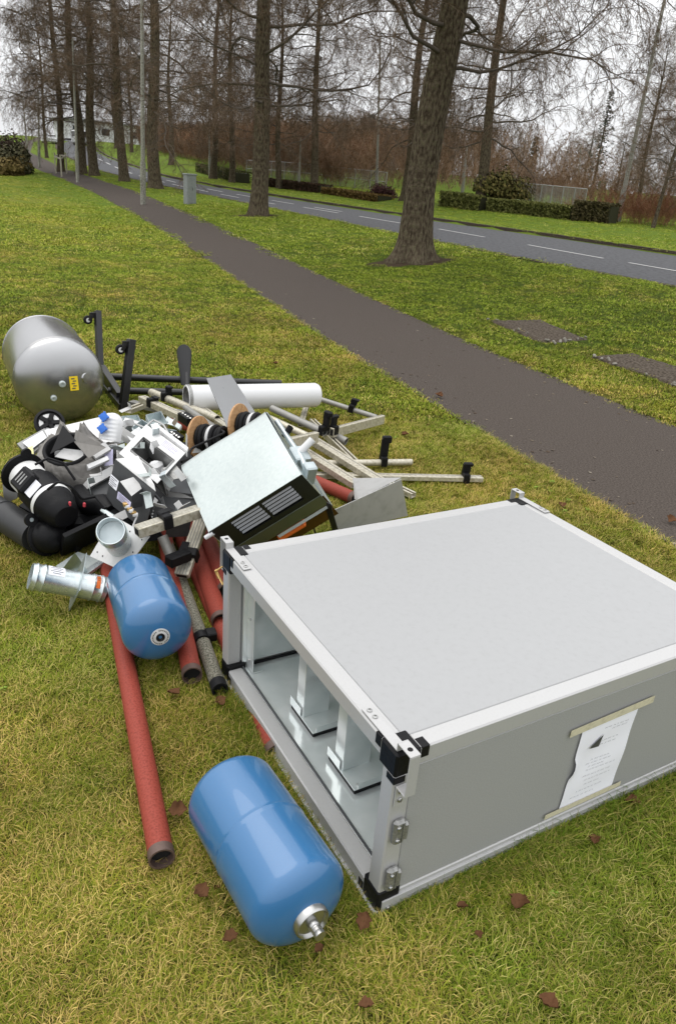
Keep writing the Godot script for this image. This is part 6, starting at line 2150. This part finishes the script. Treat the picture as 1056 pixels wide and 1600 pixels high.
func clump(b: MB, c: Vector3, s: Vector3, n: int, leaf: float, c0: Color, c1: Color, r: RandomNumberGenerator, shell := 0.75) -> void:   # leaf-sized faces through a rounded volume
	for i in n:
		var d := Vector3(r.randfn(), absf(r.randfn()), r.randfn()).normalized()
		var k := lerpf(shell, 1.05, r.randf()) * (1.0 + 0.14 * noise.get_noise_3d(d.x * 3.0 + c.x, d.y * 3.0, d.z * 3.0 + c.z))
		var p := c + d * s * k
		var nn := (d + Vector3(r.randf_range(-1, 1), r.randf_range(-0.4, 1), r.randf_range(-1, 1)) * 0.8).normalized()
		var u := nn.cross(Vector3(r.randf(), r.randf(), r.randf() + 0.1)).normalized() * leaf * r.randf_range(0.6, 1.3)
		var w := nn.cross(u) * 0.55
		b.col = c0.lerp(c1, r.randf())
		b.tri(p - u, p + w, p + u, nn, nn, nn)
		b.tri(p - u, p + u, p - w, nn, nn, nn)

func box_leaves(b: MB, a: Vector3, e: Vector3, depth: Vector3, hgt: float, n: int, leaf: float, c0: Color, c1: Color, r: RandomNumberGenerator) -> void:   # a clipped hedge: leaves through the outer skin of a prism
	for i in n:
		var u := r.randf()
		var v := r.randf()
		var w := r.randf()
		var side := r.randf()
		if side < 0.45:
			w = 1.0 - r.randf() * 0.12
		elif side < 0.85:
			v = r.randf() * 0.14
		else:
			v = 1.0 - r.randf() * 0.1
		var p := a.lerp(e, u) + depth * (v + 0.06 * noise.get_noise_2d(u * 40.0, w * 5.0)) + Vector3(0, hgt * (w * (1.0 + 0.12 * noise.get_noise_2d(u * 60.0, v * 4.0))), 0)
		var nn := Vector3(r.randf_range(-1, 1), r.randf_range(-0.2, 1.4), r.randf_range(-1, 1)).normalized()
		var x := nn.cross(Vector3(r.randf(), r.randf(), r.randf() + 0.1)).normalized() * leaf * r.randf_range(0.6, 1.3)
		var y := nn.cross(x) * 0.6
		b.col = c0.lerp(c1, r.randf())
		b.tri(p - x, p + y, p + x, nn, nn, nn)
		b.tri(p - x, p + x, p - y, nn, nn, nn)

func hedge(label: String, p0: Vector3, p1: Vector3, dep: Vector3, hgt: float, c0: Color, c1: Color, n: int, sd: int, nm := "hedge") -> void:
	var r := RandomNumberGenerator.new()
	r.seed = sd
	var t := thing(nm, label, "hedge", (p0 + p1) * 0.5)
	var b := MB.new()
	box_leaves(b, p0, p1, dep, hgt, n, 0.055, c0, c1, r)
	part(t, "foliage", b, M.leafy).set_meta("kind", "stuff")
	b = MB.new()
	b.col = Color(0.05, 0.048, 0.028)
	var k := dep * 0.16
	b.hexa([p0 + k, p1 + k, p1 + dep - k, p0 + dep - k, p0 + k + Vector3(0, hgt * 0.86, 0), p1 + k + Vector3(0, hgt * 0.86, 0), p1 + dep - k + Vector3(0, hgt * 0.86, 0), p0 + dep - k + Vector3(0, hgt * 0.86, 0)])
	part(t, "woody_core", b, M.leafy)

func bush(label: String, at: Vector3, s: Vector3, c0: Color, c1: Color, n: int, leaf: float, sd: int, cat := "bush") -> void:
	var r := RandomNumberGenerator.new()
	r.seed = sd
	var t := thing("bush", label, cat, at)
	var b := MB.new()
	for i in 7:
		var o := Vector3(r.randf_range(-0.5, 0.5) * s.x, r.randf_range(-0.1, 0.35) * s.y, r.randf_range(-0.5, 0.5) * s.z)
		clump(b, at + o + Vector3(0, s.y * 0.1, 0), s * Vector3(0.55, 0.6, 0.55) * r.randf_range(0.7, 1.1), n / 7, leaf, c0, c1, r, 0.35)
	part(t, "foliage", b, M.leafy).set_meta("kind", "stuff")
	b = MB.new()
	for i in 9:
		b.col = Color(0.07, 0.05, 0.035)
		var q := i * 0.7
		thin(b, at - Vector3(0, 0.1, 0), at + Vector3(cos(q) * s.x * 0.5, s.y * r.randf_range(0.6, 1.0), sin(q) * s.z * 0.5), 0.03, 0.01)
	part(t, "stem", b, M.twig)

func twig_bush(label: String, at: Vector3, s: Vector3, n: int, tint: Color, sd: int) -> void:
	var r := RandomNumberGenerator.new()
	r.seed = sd
	var t := thing("bare_shrub", label, "shrub", at)
	var xf := [[], [], []]
	var cl := [PackedColorArray(), PackedColorArray(), PackedColorArray()]
	for i in n:
		var q := r.randf() * TAU
		var e := sqrt(r.randf())
		var z := Vector3(cos(q) * 0.6 * e, 1.0, sin(q) * 0.6 * e).normalized()
		var x := Vector3.RIGHT.cross(z).normalized()
		var k := r.randi() % 3
		xf[k].append(Transform3D(Basis(x, z.cross(x), z).rotated(z, r.randf() * TAU).scaled(Vector3(1, 1, 1) * s.y * r.randf_range(0.5, 0.85)), Vector3(cos(q) * e * s.x, r.randf_range(-0.1, 0.35) * s.y, sin(q) * e * s.z)))
		cl[k].push_back(tint * r.randf_range(0.7, 1.3))
	for k in 3:
		scatter("twigs", twig_kinds[k], M.twig, xf[k], cl[k], t)

func woods() -> void:
	# the scrub and wood that closes the view across the road: too dense to count
	var all := Node3D.new()
	all.name = "far_woodland"
	add_child(all, true)
	tag(all, "dense brown winter scrub and woodland beyond the far verge", "woodland")
	all.set_meta("kind", "stuff")
	var thick := [twig_mesh(51, 0.2, 2.6), twig_mesh(52, 0.3, 2.6), twig_mesh(53, 0.1, 2.6)]
	var r := RandomNumberGenerator.new()
	r.seed = 61
	var xf := [[], [], []]
	var cl := [PackedColorArray(), PackedColorArray(), PackedColorArray()]
	for i in 21000:
		var y := r.randf_range(8.0, 150.0)
		var base := 33.0 + 0.05 * absf(y - 30.0) + (2.5 if y < 45.0 else -8.0 * sstep(45.0, 60.0, y))
		base = maxf(base if y < 45.0 else road_r(y) + 9.0, road_r(y) + 8.0)
		if y < 36.0:
			base += 11.0
		var dp := pow(r.randf(), 1.9) * 30.0
		var x := base + dp
		var hi := (lerpf(0.7, 1.9, sstep(34.0, 60.0, y)) + dp * lerpf(0.04, 0.12, sstep(34.0, 65.0, y))) * (1.0 + 0.55 * noise2.get_noise_2d(x * 0.12, y * 0.12))
		if y > 90.0:
			hi *= 0.9
		var h := hi * r.randf()
		var q := r.randf() * TAU
		var z := Vector3(cos(q) * 0.5, 1.0, sin(q) * 0.5).normalized()
		var xx := Vector3.RIGHT.cross(z).normalized()
		var k := r.randi() % 3
		xf[k].append(Transform3D(Basis(xx, z.cross(xx), z).rotated(z, r.randf() * TAU).scaled(Vector3.ONE * r.randf_range(1.1, 2.2) * lerpf(0.55, 1.0, sstep(34.0, 60.0, y))), V(x, y, H(x, y) + h)))
		var red := lerpf(0.35, 1.0, sstep(30.0, 60.0, y)) * clampf(0.5 + 1.2 * noise2.get_noise_2d(x * 0.2 + 7.0, y * 0.2), 0.0, 1.0) * 0.6 * (1.0 - 0.6 * minf(dp / 16.0, 1.0))
		var g := r.randf_range(0.7, 1.2)
		cl[k].push_back(Color(1.25 + 0.42 * red, 1.16 + 0.08 * red, 1.05) * g)
	for k in 3:
		scatter("scrub", thick[k], M.twig, xf[k], cl[k], all)
	# taller bare trees inside the wood
	var kd := grow(29, 11.0, 0.16, 1.6, 3.6, 34, V(0.2, 0.2, 0), 0.1, 0.2, 0.55)
	var mb := MB.new()
	mb.col = Color(0.12, 0.10, 0.085)
	for m in [kd.trunk] + kd.limbs:
		for i in m.c.size():
			m.c[i] = mb.col
		mb.v.append_array(m.v); mb.n.append_array(m.n); mb.c.append_array(m.c)
	var tx := []
	var tc := PackedColorArray()
	var sx := [[], [], []]
	var sc := [PackedColorArray(), PackedColorArray(), PackedColorArray()]
	for i in 130:
		var y := r.randf_range(12.0, 190.0)
		var x := maxf(58.0, road_r(y) + 13.0) + r.randf() * 60.0
		if i > 105:
			y = r.randf_range(120.0, 260.0)
			x = r.randf_range(14.0, 44.0) + (y - 100.0) * 0.12
			if x > road_l(minf(y, 229.0)) - 8.0 and x < road_r(minf(y, 229.0)) + 8.0:
				continue
		var s := r.randf_range(0.55, 1.0) * lerpf(0.55, 1.0, sstep(40.0, 90.0, y))
		var t := Transform3D(Basis(Vector3.UP, r.randf() * TAU).scaled(Vector3(s, s, s)), V(x, y, H(x, y) - 0.1))
		tx.append(t)
		tc.push_back(Color.WHITE * r.randf_range(0.8, 1.2))
		for sp in kd.sprays:
			if r.randf() < 0.5:
				continue
			var z: Vector3 = sp[1]
			var xx := (Vector3.UP if absf(z.y) < 0.95 else Vector3.RIGHT).cross(z).normalized()
			var k := r.randi() % 3
			sx[k].append(t * Transform3D(Basis(xx, z.cross(xx), z).scaled(Vector3.ONE * sp[2] * 1.5), sp[0]))
			sc[k].push_back(Color(1.15, 1.13, 1.1))
	scatter("wood_trees", mb.mesh(), M.twig, tx, tc, all)
	var mid := [twig_mesh(54, 0.2, 2.0), twig_mesh(55, 0.3, 2.0), twig_mesh(56, 0.1, 2.0)]
	for k in 3:
		scatter("wood_twigs", mid[k], M.twig, sx[k], sc[k], all)

func conifer(label: String, at: Vector3, h: float, sd: int) -> void:
	var r := RandomNumberGenerator.new()
	r.seed = sd
	var t := thing("conifer", label, "tree", at, "dark conifers in the wood")
	var b := MB.new()
	b.tube([at, at + Vector3(0, h, 0)], [h * 0.018, 0.01], 8)
	part(t, "trunk", b, M.branch)
	b = MB.new()
	for i in 900:
		var k := r.randf()
		var q := r.randf() * TAU
		var rad := h * 0.24 * (1.0 - k) * (0.6 + 0.4 * sin(k * 50.0)) * sqrt(r.randf()) + 0.1
		var p := at + Vector3(cos(q) * rad, h * (0.08 + 0.92 * k), sin(q) * rad)
		var u := Vector3(cos(q), -0.35, sin(q)) * 0.28
		var w := Vector3(-sin(q), 0.2, cos(q)) * 0.12
		b.col = Color(0.016, 0.028, 0.014).lerp(Color(0.035, 0.05, 0.022), r.randf())
		var nn := Vector3(cos(q), 0.8, sin(q)).normalized()
		b.tri(p - w, p + u, p + w, nn, nn, nn)
	part(t, "crown", b, M.leafy).set_meta("kind", "stuff")

func street_things() -> void:
	light_pole("pale slender light pole beside the footpath, before the third tree", Vector3(7.232, 0.3518, -28.07), Vector3(7.43, 7.754, -28.02), 0.075, false, M.pole)
	light_pole("grey light pole at the footpath's bend, left of the close pair of trunks", Vector3(7.505, 0.6551, -40.97), Vector3(7.69, 6.895, -40.93), 0.065, false, M.pole)
	light_pole("thin far pole beside the stakes at the footpath's end", Vector3(7.782, 1.062, -54.23), Vector3(8.086, 5.511, -54.18), 0.06, false, M.pole)
	light_pole("farthest thin pole on the near verge", Vector3(10.2, 1.905, -75.39), Vector3(10.2, 6.369, -75.39), 0.07, false, M.pole)
	light_pole("tall tapering light pole leaning right on the far verge at the right", Vector3(28.76, 0.9148, -24.95), Vector3(28.74, 10.55, -24.97), 0.10, false, M.pole)
	light_pole("pale pole across the road left of the largest trunk", Vector3(23.53, 1.06, -38.1), Vector3(23.07, 8.79, -38.38), 0.07, false, M.pole)
	light_pole("pole beside the far low hedge, next to a bare trunk", Vector3(19.32, 1.238, -54.14), Vector3(19.26, 6.4, -54.16), 0.065, false, M.pole)
	light_pole("pole across the road standing before the wire fence", Vector3(21.39, 0.9785, -43.84), Vector3(21.35, 3.943, -43.86), 0.05, false, M.pole)
	light_pole("lamp pole right of the largest trunk, behind the hedge", Vector3(37.53, 1.579, -48.17), Vector3(37.43, 4.849, -48.25), 0.10, false, M.pole)
	light_pole("second thin pole right of the largest trunk", Vector3(43.98, 1.855, -54.77), Vector3(43.85, 4.792, -54.87), 0.06, false, M.pole)
	light_pole("pole behind the temporary barriers", Vector3(59.47, 1.945, -57.72), Vector3(59.12, 6.853, -58.07), 0.08, false, M.pole)
	# utility cabinet
	var c := Vector3(8.714, 0.5045, -27.17)
	var t := thing("utility_cabinet", "grey green utility cabinet standing on the near verge beside the road", "utility cabinet", c)
	var b := MB.new()
	b.box(Transform3D(Basis(Vector3.UP, 0.25), c + Vector3(0, 0.49, 0)), Vector3(0.38, 1.0, 0.28), 0.015)
	part(t, "housing", b, M.cabinet)
	b = MB.new()
	b.box(Transform3D(Basis(Vector3.UP, 0.25), c + Vector3(0, 1.0, 0)), Vector3(0.42, 0.05, 0.32), 0.01)
	part(t, "lid", b, M.cabinet)
	for s in [-1.0, 1.0]:
		b = MB.new()
		b.box(Transform3D(Basis(Vector3.UP, 0.25), c + Vector3(0, 0.56, 0)).translated_local(Vector3(s * 0.09, -0.08, 0.142)), Vector3(0.168, 0.84, 0.012), 0.004)
		part(t, "door", b, M.cabinet)
	b = MB.new()
	b.box(Transform3D(Basis(Vector3.UP, 0.25), c + Vector3(0, 0.62, 0)).translated_local(Vector3(0.02, -0.1, 0.152)), Vector3(0.02, 0.10, 0.015), 0.003)
	part(t, "handle", b, M.grey_dark)
	# wooden stakes of a young tree
	t = thing("tree_stakes", "pale wooden stakes with cross rails round a young tree by the footpath", "tree guard", Vector3(7.747, 0.8338, -46.5))
	for k in [[88, 272], [97, 277], [105, 271], [95, 268]]:
		pass
	var st := [Vector3(7.75, 0.8843, -48.27), Vector3(7.568, 0.7852, -45.53), Vector3(8.284, 0.9333, -47.84), Vector3(8.377, 1.014, -50.31)]
	for i in 4:
		b = MB.new()
		b.bar(st[i], st[i] + Vector3(0, 1.1, 0), 0.07, 0.07, V(0, 1, 0))
		part(t, "stake", b, M.alu)
		b = MB.new()
		b.bar(st[i] + Vector3(0, 0.9, 0), st[(i + 1) % 4] + Vector3(0, 0.9, 0), 0.03, 0.08)
		part(t, "rail", b, M.alu)
	# two old concrete covers sunk in the verge
	var ks := [["cracked square concrete cover sunk in the verge, nearer the trees", [Vector3(5.972, 0.06777, -6.835), Vector3(6.682, 0.1404, -6.514), Vector3(6.373, 0.1067, -5.269), Vector3(5.719, 0.04671, -5.471)]], ["cracked stony concrete cover at the right edge of the verge", [Vector3(5.729, 0.04747, -4.793), Vector3(6.332, 0.1026, -4.668), Vector3(6.254, 0.09453, -3.812), Vector3(5.614, 0.03889, -3.43)]]]
	for e in ks:
		var q: Array = e[1]
		var tt := thing("concrete_cover", e[0], "concrete cover", (q[0] + q[2]) * 0.5)
		b = MB.new()
		var rows := []
		for i in 15:
			var row := PackedVector3Array()
			for j in 15:
				var u := i / 14.0
				var v := j / 14.0
				var p: Vector3 = q[0].lerp(q[1], u).lerp(q[3].lerp(q[2], u), v)
				var edge := minf(minf(u, 1.0 - u), minf(v, 1.0 - v))
				p.x += 0.06 * noise.get_noise_2d(v * 30.0, u * 7.0) * float(edge < 0.01)
				p.z += 0.06 * noise.get_noise_2d(v * 30.0 + 70.0, u * 7.0) * float(edge < 0.01)
				p.y = ground_at(p.x, -p.z) + 0.018 + 0.010 * noise.get_noise_2d(u * 40.0, v * 40.0) - (0.06 if edge < 0.01 else 0.0)
				row.push_back(p)
			rows.append(row)
		b.grid(rows)
		part(tt, "slab", b, M.concrete)
		for i in 16:
			var u := rng.randf()
			var v := 0.9 + 0.12 * rng.randf()
			if i % 3 == 0:
				u = rng.randf_range(0.0, 0.15)
				v = rng.randf()
			var p: Vector3 = q[0].lerp(q[1], u).lerp(q[3].lerp(q[2], u), v)
			p.y = ground_at(p.x, -p.z) + 0.03
			b = MB.new()
			var s := rng.randf_range(0.012, 0.04)
			b.box(Transform3D(Basis(Vector3(rng.randf(), 1, rng.randf()).normalized(), rng.randf() * 6.0), p), Vector3(s * 1.8, s * 0.7, s), s * 0.25)
			part(tt, "stone", b, M.stone)
	# hedges, shrubs and beds
	var gr0 := Color(0.085, 0.095, 0.03)
	var gr1 := Color(0.20, 0.20, 0.065)
	hedge("clipped dark green hedge across the road, right of the wide limbed tree", Vector3(23.87, 0.9024, -28.73), Vector3(24.66, 0.8838, -24.09), V(1.5, 0.6, 0), 0.58, gr0, gr1, 9000, 41)
	hedge("lower clipped hedge between the largest trunk and the wide limbed tree", Vector3(23.38, 0.9124, -31.92), Vector3(23.52, 0.8726, -28.93), V(1.5, 0.6, 0), 0.7, gr0, gr1, 6000, 42)
	hedge("rough dark hedge between the clipped hedge and the leaning light pole", Vector3(24.51, 0.8742, -23.79), Vector3(25.54, 0.8727, -22.71), V(1.4, 0.6, 0), 0.8, Color(0.055, 0.050, 0.025), Color(0.115, 0.095, 0.045), 5000, 43)
	hedge("long low hedge far along the opposite verge", Vector3(19.41, 1.52, -63.43) + V(2.0, 0, 0), Vector3(17.34, 1.101, -49.45) + V(2.0, 0, 0), V(1.4, 0.2, 0), 0.7, gr0, Color(0.07, 0.065, 0.03), 5000, 44)
	hedge("yellow brown heather bed at the foot of the tree across the road", Vector3(21.56, 0.9255, -41.32), Vector3(21.8, 0.8086, -35.46), V(1.6, 0.5, 0), 0.38, Color(0.08, 0.05, 0.02), Color(0.19, 0.13, 0.045), 6000, 45)
	hedge("low dark planting bed below the wire fence", Vector3(20.05, 1.06, -48.01), Vector3(21.62, 0.9429, -41.78), V(1.3, 0.3, 0), 0.5, Color(0.04, 0.025, 0.018), Color(0.085, 0.055, 0.035), 6000, 46)
	bush("round olive bush showing above the clipped hedge", Vector3(31.14, 1.125, -35.06) + V(-6.0, -6.0, 0.0), Vector3(1.5, 2.0, 1.5), Color(0.06, 0.065, 0.02), Color(0.16, 0.13, 0.045), 5200, 0.09, 51)
	bush("dark red-brown bush between the heather bed and the largest trunk", Vector3(22.66, 0.9257, -36.53) + V(1.0, 0.8, 0), Vector3(1.1, 0.9, 1.1), Color(0.045, 0.022, 0.02), Color(0.09, 0.045, 0.04), 2600, 0.06, 52)
	bush("dark evergreen bush at the left edge beside the footpath", Vector3(5.679, 0.6836, -49.05), Vector3(1.4, 2.0, 1.4), Color(0.06, 0.062, 0.035), Color(0.13, 0.12, 0.065), 9000, 0.10, 53)
	bush("tawny yellow grassy shrub in front of the evergreen bush", Vector3(5.215, 0.6364, -48.4), Vector3(1.3, 1.2, 1.2), Color(0.11, 0.085, 0.03), Color(0.20, 0.15, 0.06), 5000, 0.10, 54)
	bush("dark shrub behind the yellow shrub at the left edge", Vector3(5.866, 0.8908, -55.63), Vector3(1.6, 2.2, 1.6), Color(0.03, 0.022, 0.018), Color(0.07, 0.05, 0.035), 5000, 0.10, 55)
	twig_bush("bare reddish shrub right of the leaning light pole", Vector3(28.52, 0.8995, -23.94) + V(1.0, 0.8, 0), Vector3(2.2, 1.4, 1.2), 240, Color(1.5, 1.0, 0.85), 56)
	twig_bush("bare brown shrub at the right edge behind the sapling", Vector3(29.28, 0.8893, -22.43) + V(1.2, 1.0, 0), Vector3(2.2, 1.6, 1.3), 260, Color(1.4, 0.95, 0.8), 57)
	twig_bush("bare reddish shrub between the rough hedge and the light pole", Vector3(25.76, 0.8842, -23.68) + V(2.4, 1.6, 0), Vector3(2.0, 1.1, 1.2), 200, Color(1.45, 1.0, 0.85), 58)
	conifer("tall dark conifer rising from the wood above the olive bush", V(66.0, 62.0, 1.4), 11.0, 71)
	conifer("narrow dark conifer right of the wide limbed tree", V(64.0, 70.0, 1.6), 6.5, 72)
	conifer("dark conifer left of the wide limbed tree in the wood", V(56.0, 76.0, 1.9), 10.0, 73)
	# temporary mesh barriers behind the hedge, and the wire fence further left
	for i in 7:
		var p0 := Vector3(34.35, 1.13, -32.54).lerp(Vector3(34.53, 1.281, -39.26), i / 7.0)
		var p1 := Vector3(34.35, 1.13, -32.54).lerp(Vector3(34.53, 1.281, -39.26), (i + 0.97) / 7.0)
		p0.y = H(p0.x, -p0.z)
		p1.y = H(p1.x, -p1.z)
		var f := thing("mesh_barrier", "%s pale mesh barrier panel from the right, behind the clipped hedge" % ["first", "second", "third", "fourth", "fifth", "sixth", "seventh"][i], "barrier", (p0 + p1) * 0.5, "temporary mesh barriers behind the hedge")
		for e in [p0, p1]:
			b = MB.new()
			b.tube([e, e + Vector3(0, 1.25, 0)], [0.025, 0.025], 8)
			part(f, "post", b, M.mesh_fence)
		for h in [0.15, 1.23]:
			b = MB.new()
			b.tube([p0 + Vector3(0, h, 0), p1 + Vector3(0, h, 0)], [0.02, 0.02], 8)
			part(f, "rail", b, M.mesh_fence)
		b = MB.new()
		for k in 18:
			var q := p0.lerp(p1, (k + 0.5) / 18.0)
			b.bar(q + Vector3(0, 0.15, 0), q + Vector3(0, 1.23, 0), 0.008 + 0.012 * float(k % 10 == 0), 0.008, V(1, 0, 0), 0.0)
		part(f, "mesh", b, M.mesh_fence).set_meta("kind", "stuff")
	var fa := Vector3(22.8, 1.467, -55.74)
	var fb := Vector3(27.56, 1.289, -43.51)
	var wf := thing("wire_fence", "low wire fence with pale rail along the scrub across the road", "fence", fa.lerp(fb, 0.5) + Vector3(0, 1.0, 0))
	var last := Vector3.ZERO
	for i in 11:
		var q := fa.lerp(fb, i / 10.0)
		q.y = H(q.x, -q.z)
		b = MB.new()
		b.tube([q, q + Vector3(0, 1.2, 0)], [0.03, 0.03], 8)
		part(wf, "post", b, M.mesh_fence)
		if i > 0:
			for h in [0.6, 1.18]:
				b = MB.new()
				b.tube([last + Vector3(0, h, 0), q + Vector3(0, h, 0)], [0.018, 0.018], 6)
				part(wf, "rail", b, M.mesh_fence)
			b = MB.new()
			for k in 24:
				var w := last.lerp(q, (k + 0.5) / 24.0)
				b.bar(w, w + Vector3(0, 1.18, 0), 0.006, 0.006, V(1, 0, 0), 0.0)
			part(wf, "mesh", b, M.mesh_fence).set_meta("kind", "stuff")
		last = q
	# small white-headed lamps and signs standing in a distant yard
	var k := 0
	for e in [[Vector3(47.34, 2.77, -49.96), "white globe lamp left of the group beyond the mesh barriers"], [Vector3(49.98, 3.045, -45.96), "green roundel sign on a post beyond the rough hedge"], [Vector3(54.14, 3.155, -48.63), "white globe lamp nearest the green sign"], [Vector3(50.93, 3.179, -42.9), "white globe lamp above the bare shrubs"], [Vector3(49.54, 2.677, -40.91), "lower white globe lamp above the bare shrubs"], [Vector3(53.75, 3.461, -43.92), "white globe lamp furthest right of the group"], [Vector3(51.94, 2.553, -44.53), "low white globe lamp between the light pole and the shrubs"]]:
		var p: Vector3 = e[0]
		var fy := H(p.x, -p.z)
		var green := k == 1
		var o := thing("yard_sign" if green else "globe_lamp", e[1], "sign" if green else "lamp", Vector3(p.x, fy, p.z), "" if green else "white globe lamps in the distant yard")
		b = MB.new()
		b.tube([Vector3(p.x, fy, p.z), p], [0.05, 0.04], 8)
		part(o, "post", b, M.pole)
		b = MB.new()
		if green:
			b.disc(p, V(-0.6, -0.8, 0), 0.32, 0.04, 20)
			part(o, "face", b, M.sign_green)
			b = MB.new()
			b.disc(p + V(-0.012, -0.016, 0), V(-0.6, -0.8, 0), 0.17, 0.01, 20)
			part(o, "white_roundel", b, M.white_bg)
		else:
			b.lathe(Transform3D(Basis(Vector3.RIGHT, -PI / 2), p), [Vector2(0.0, -0.18), Vector2(0.14, -0.12), Vector2(0.2, 0.0), Vector2(0.14, 0.12), Vector2(0.0, 0.18)], 14, 0.1)
			part(o, "globe", b, M.white_bg)
			b = MB.new()
			b.tube([p + V(-0.4, 0.2, 0.06), p + V(0.4, -0.2, 0.06)], [0.025, 0.025], 6)
			part(o, "crossbar", b, M.pole)
		k += 1
	# white building and vehicles at the head of the road
	var hb := V(38.0, 172.0, 0)
	hb.y = H(hb.x, -hb.z)
	t = thing("white_building", "low white building at the far end of the road", "building", hb)
	b = MB.new()
	b.box(Transform3D(Basis(Vector3.UP, 0.2), hb + Vector3(0, 1.6, 0)), Vector3(15, 3.4, 8), 0.05)
	part(t, "wall", b, M.white_bg)
	b = MB.new()
	b.box(Transform3D(Basis(Vector3.UP, 0.2), hb + Vector3(0, 3.45, 0)), Vector3(16, 0.35, 9), 0.05)
	part(t, "roof", b, M.cabinet)
	for i in 5:
		b = MB.new()
		b.box(Transform3D(Basis(Vector3.UP, 0.2), hb + Vector3(0, 1.7, 0)).translated_local(Vector3(-6.0 + 3.0 * i, 0, 4.02)), Vector3(1.6, 1.2, 0.08), 0.0)
		part(t, "window", b, M.glass_dark)
	for e in [[V(24.5, 122.0, 0), 0.1, "white van standing at the crest of the road"], [V(27.5, 134.0, 0), 0.3, "pale car parked beyond the white van on the crest"], [V(21.0, 128.0, 0), 0.0, "white car coming over the crest on the left"]]:
		var p: Vector3 = e[0]
		p.y = H(p.x, -p.z) - 0.1
		var van: bool = e[2].begins_with("white van")
		var vt := thing("van" if van else "car", e[2], "van" if van else "car", p)
		var tall := 2.0 if van else 1.4
		var xf := Transform3D(Basis(Vector3.UP, e[1]), p)
		b = MB.new()
		b.box(xf.translated_local(Vector3(0, 0.62, 0)), Vector3(1.75, 0.62, 4.2), 0.12)
		b.box(xf.translated_local(Vector3(0, (0.9 + tall) * 0.5, -0.3)), Vector3(1.6, tall - 0.8, 2.4 if not van else 3.2), 0.2)
		part(vt, "body", b, M.white_bg)
		b = MB.new()
		b.box(xf.translated_local(Vector3(0, (1.0 + tall) * 0.5, -0.3)), Vector3(1.64, tall - 1.25, 2.45 if not van else 3.25), 0.05)
		part(vt, "windows", b, M.glass_dark)
		for sx in [-0.8, 0.8]:
			for sz in [-1.3, 1.3]:
				b = MB.new()
				b.disc(xf * Vector3(sx, 0.32, sz), xf.basis * Vector3(sx, 0, 0), 0.32, 0.2, 16)
				part(vt, "wheel", b, M.black_rubber)

func _ready() -> void:
	setup_view()
	rng.seed = 4
	noise.seed = 2
	noise.frequency = 0.5
	noise2.seed = 12
	noise2.frequency = 0.35
	make_materials()
	off([Vector2(-0.01, -0.01), Vector2(BL, -0.01), Vector2(BL, BW), Vector2(-0.01, BW)])
	var gq := func(v: Vector3) -> Vector2: return Vector2(v.x, -v.z)
	off([gq.call(Vector3(5.933, 0.06437, -6.72)), gq.call(Vector3(6.579, 0.1288, -6.402)), gq.call(Vector3(6.361, 0.1055, -5.351)), gq.call(Vector3(5.816, 0.05444, -5.565))])
	off([gq.call(Vector3(5.738, 0.04819, -4.726)), gq.call(Vector3(6.247, 0.09384, -4.591)), gq.call(Vector3(6.175, 0.08676, -3.75)), gq.call(Vector3(5.743, 0.04855, -3.532))])
	for tr in [[Vector3(8.142, 0.3138, -11.78), 0.72], [Vector3(9.294, 0.4855, -22.21), 0.6]]:
		var ring := []
		for i in 16:
			ring.append(Vector2(tr[0].x + cos(TAU * i / 16) * tr[1] * 1.25 * (1.0 + 0.2 * sin(i * 2.0)), -tr[0].z + sin(TAU * i / 16) * tr[1]))
		off(ring)
	build_ground()
	build_grass()
	trees()
	woods()
	street_things()
	cabinet_box()
	notice()
	tanks()
	pipes()
	appliance()
	frame_trolley()
	white_tube()
	plates()
	cable_reel()
	rails()
	coupling()
	spigot_plate()
	soft_connector()
	inline_fan()
	loose_boxes()
	leaves()
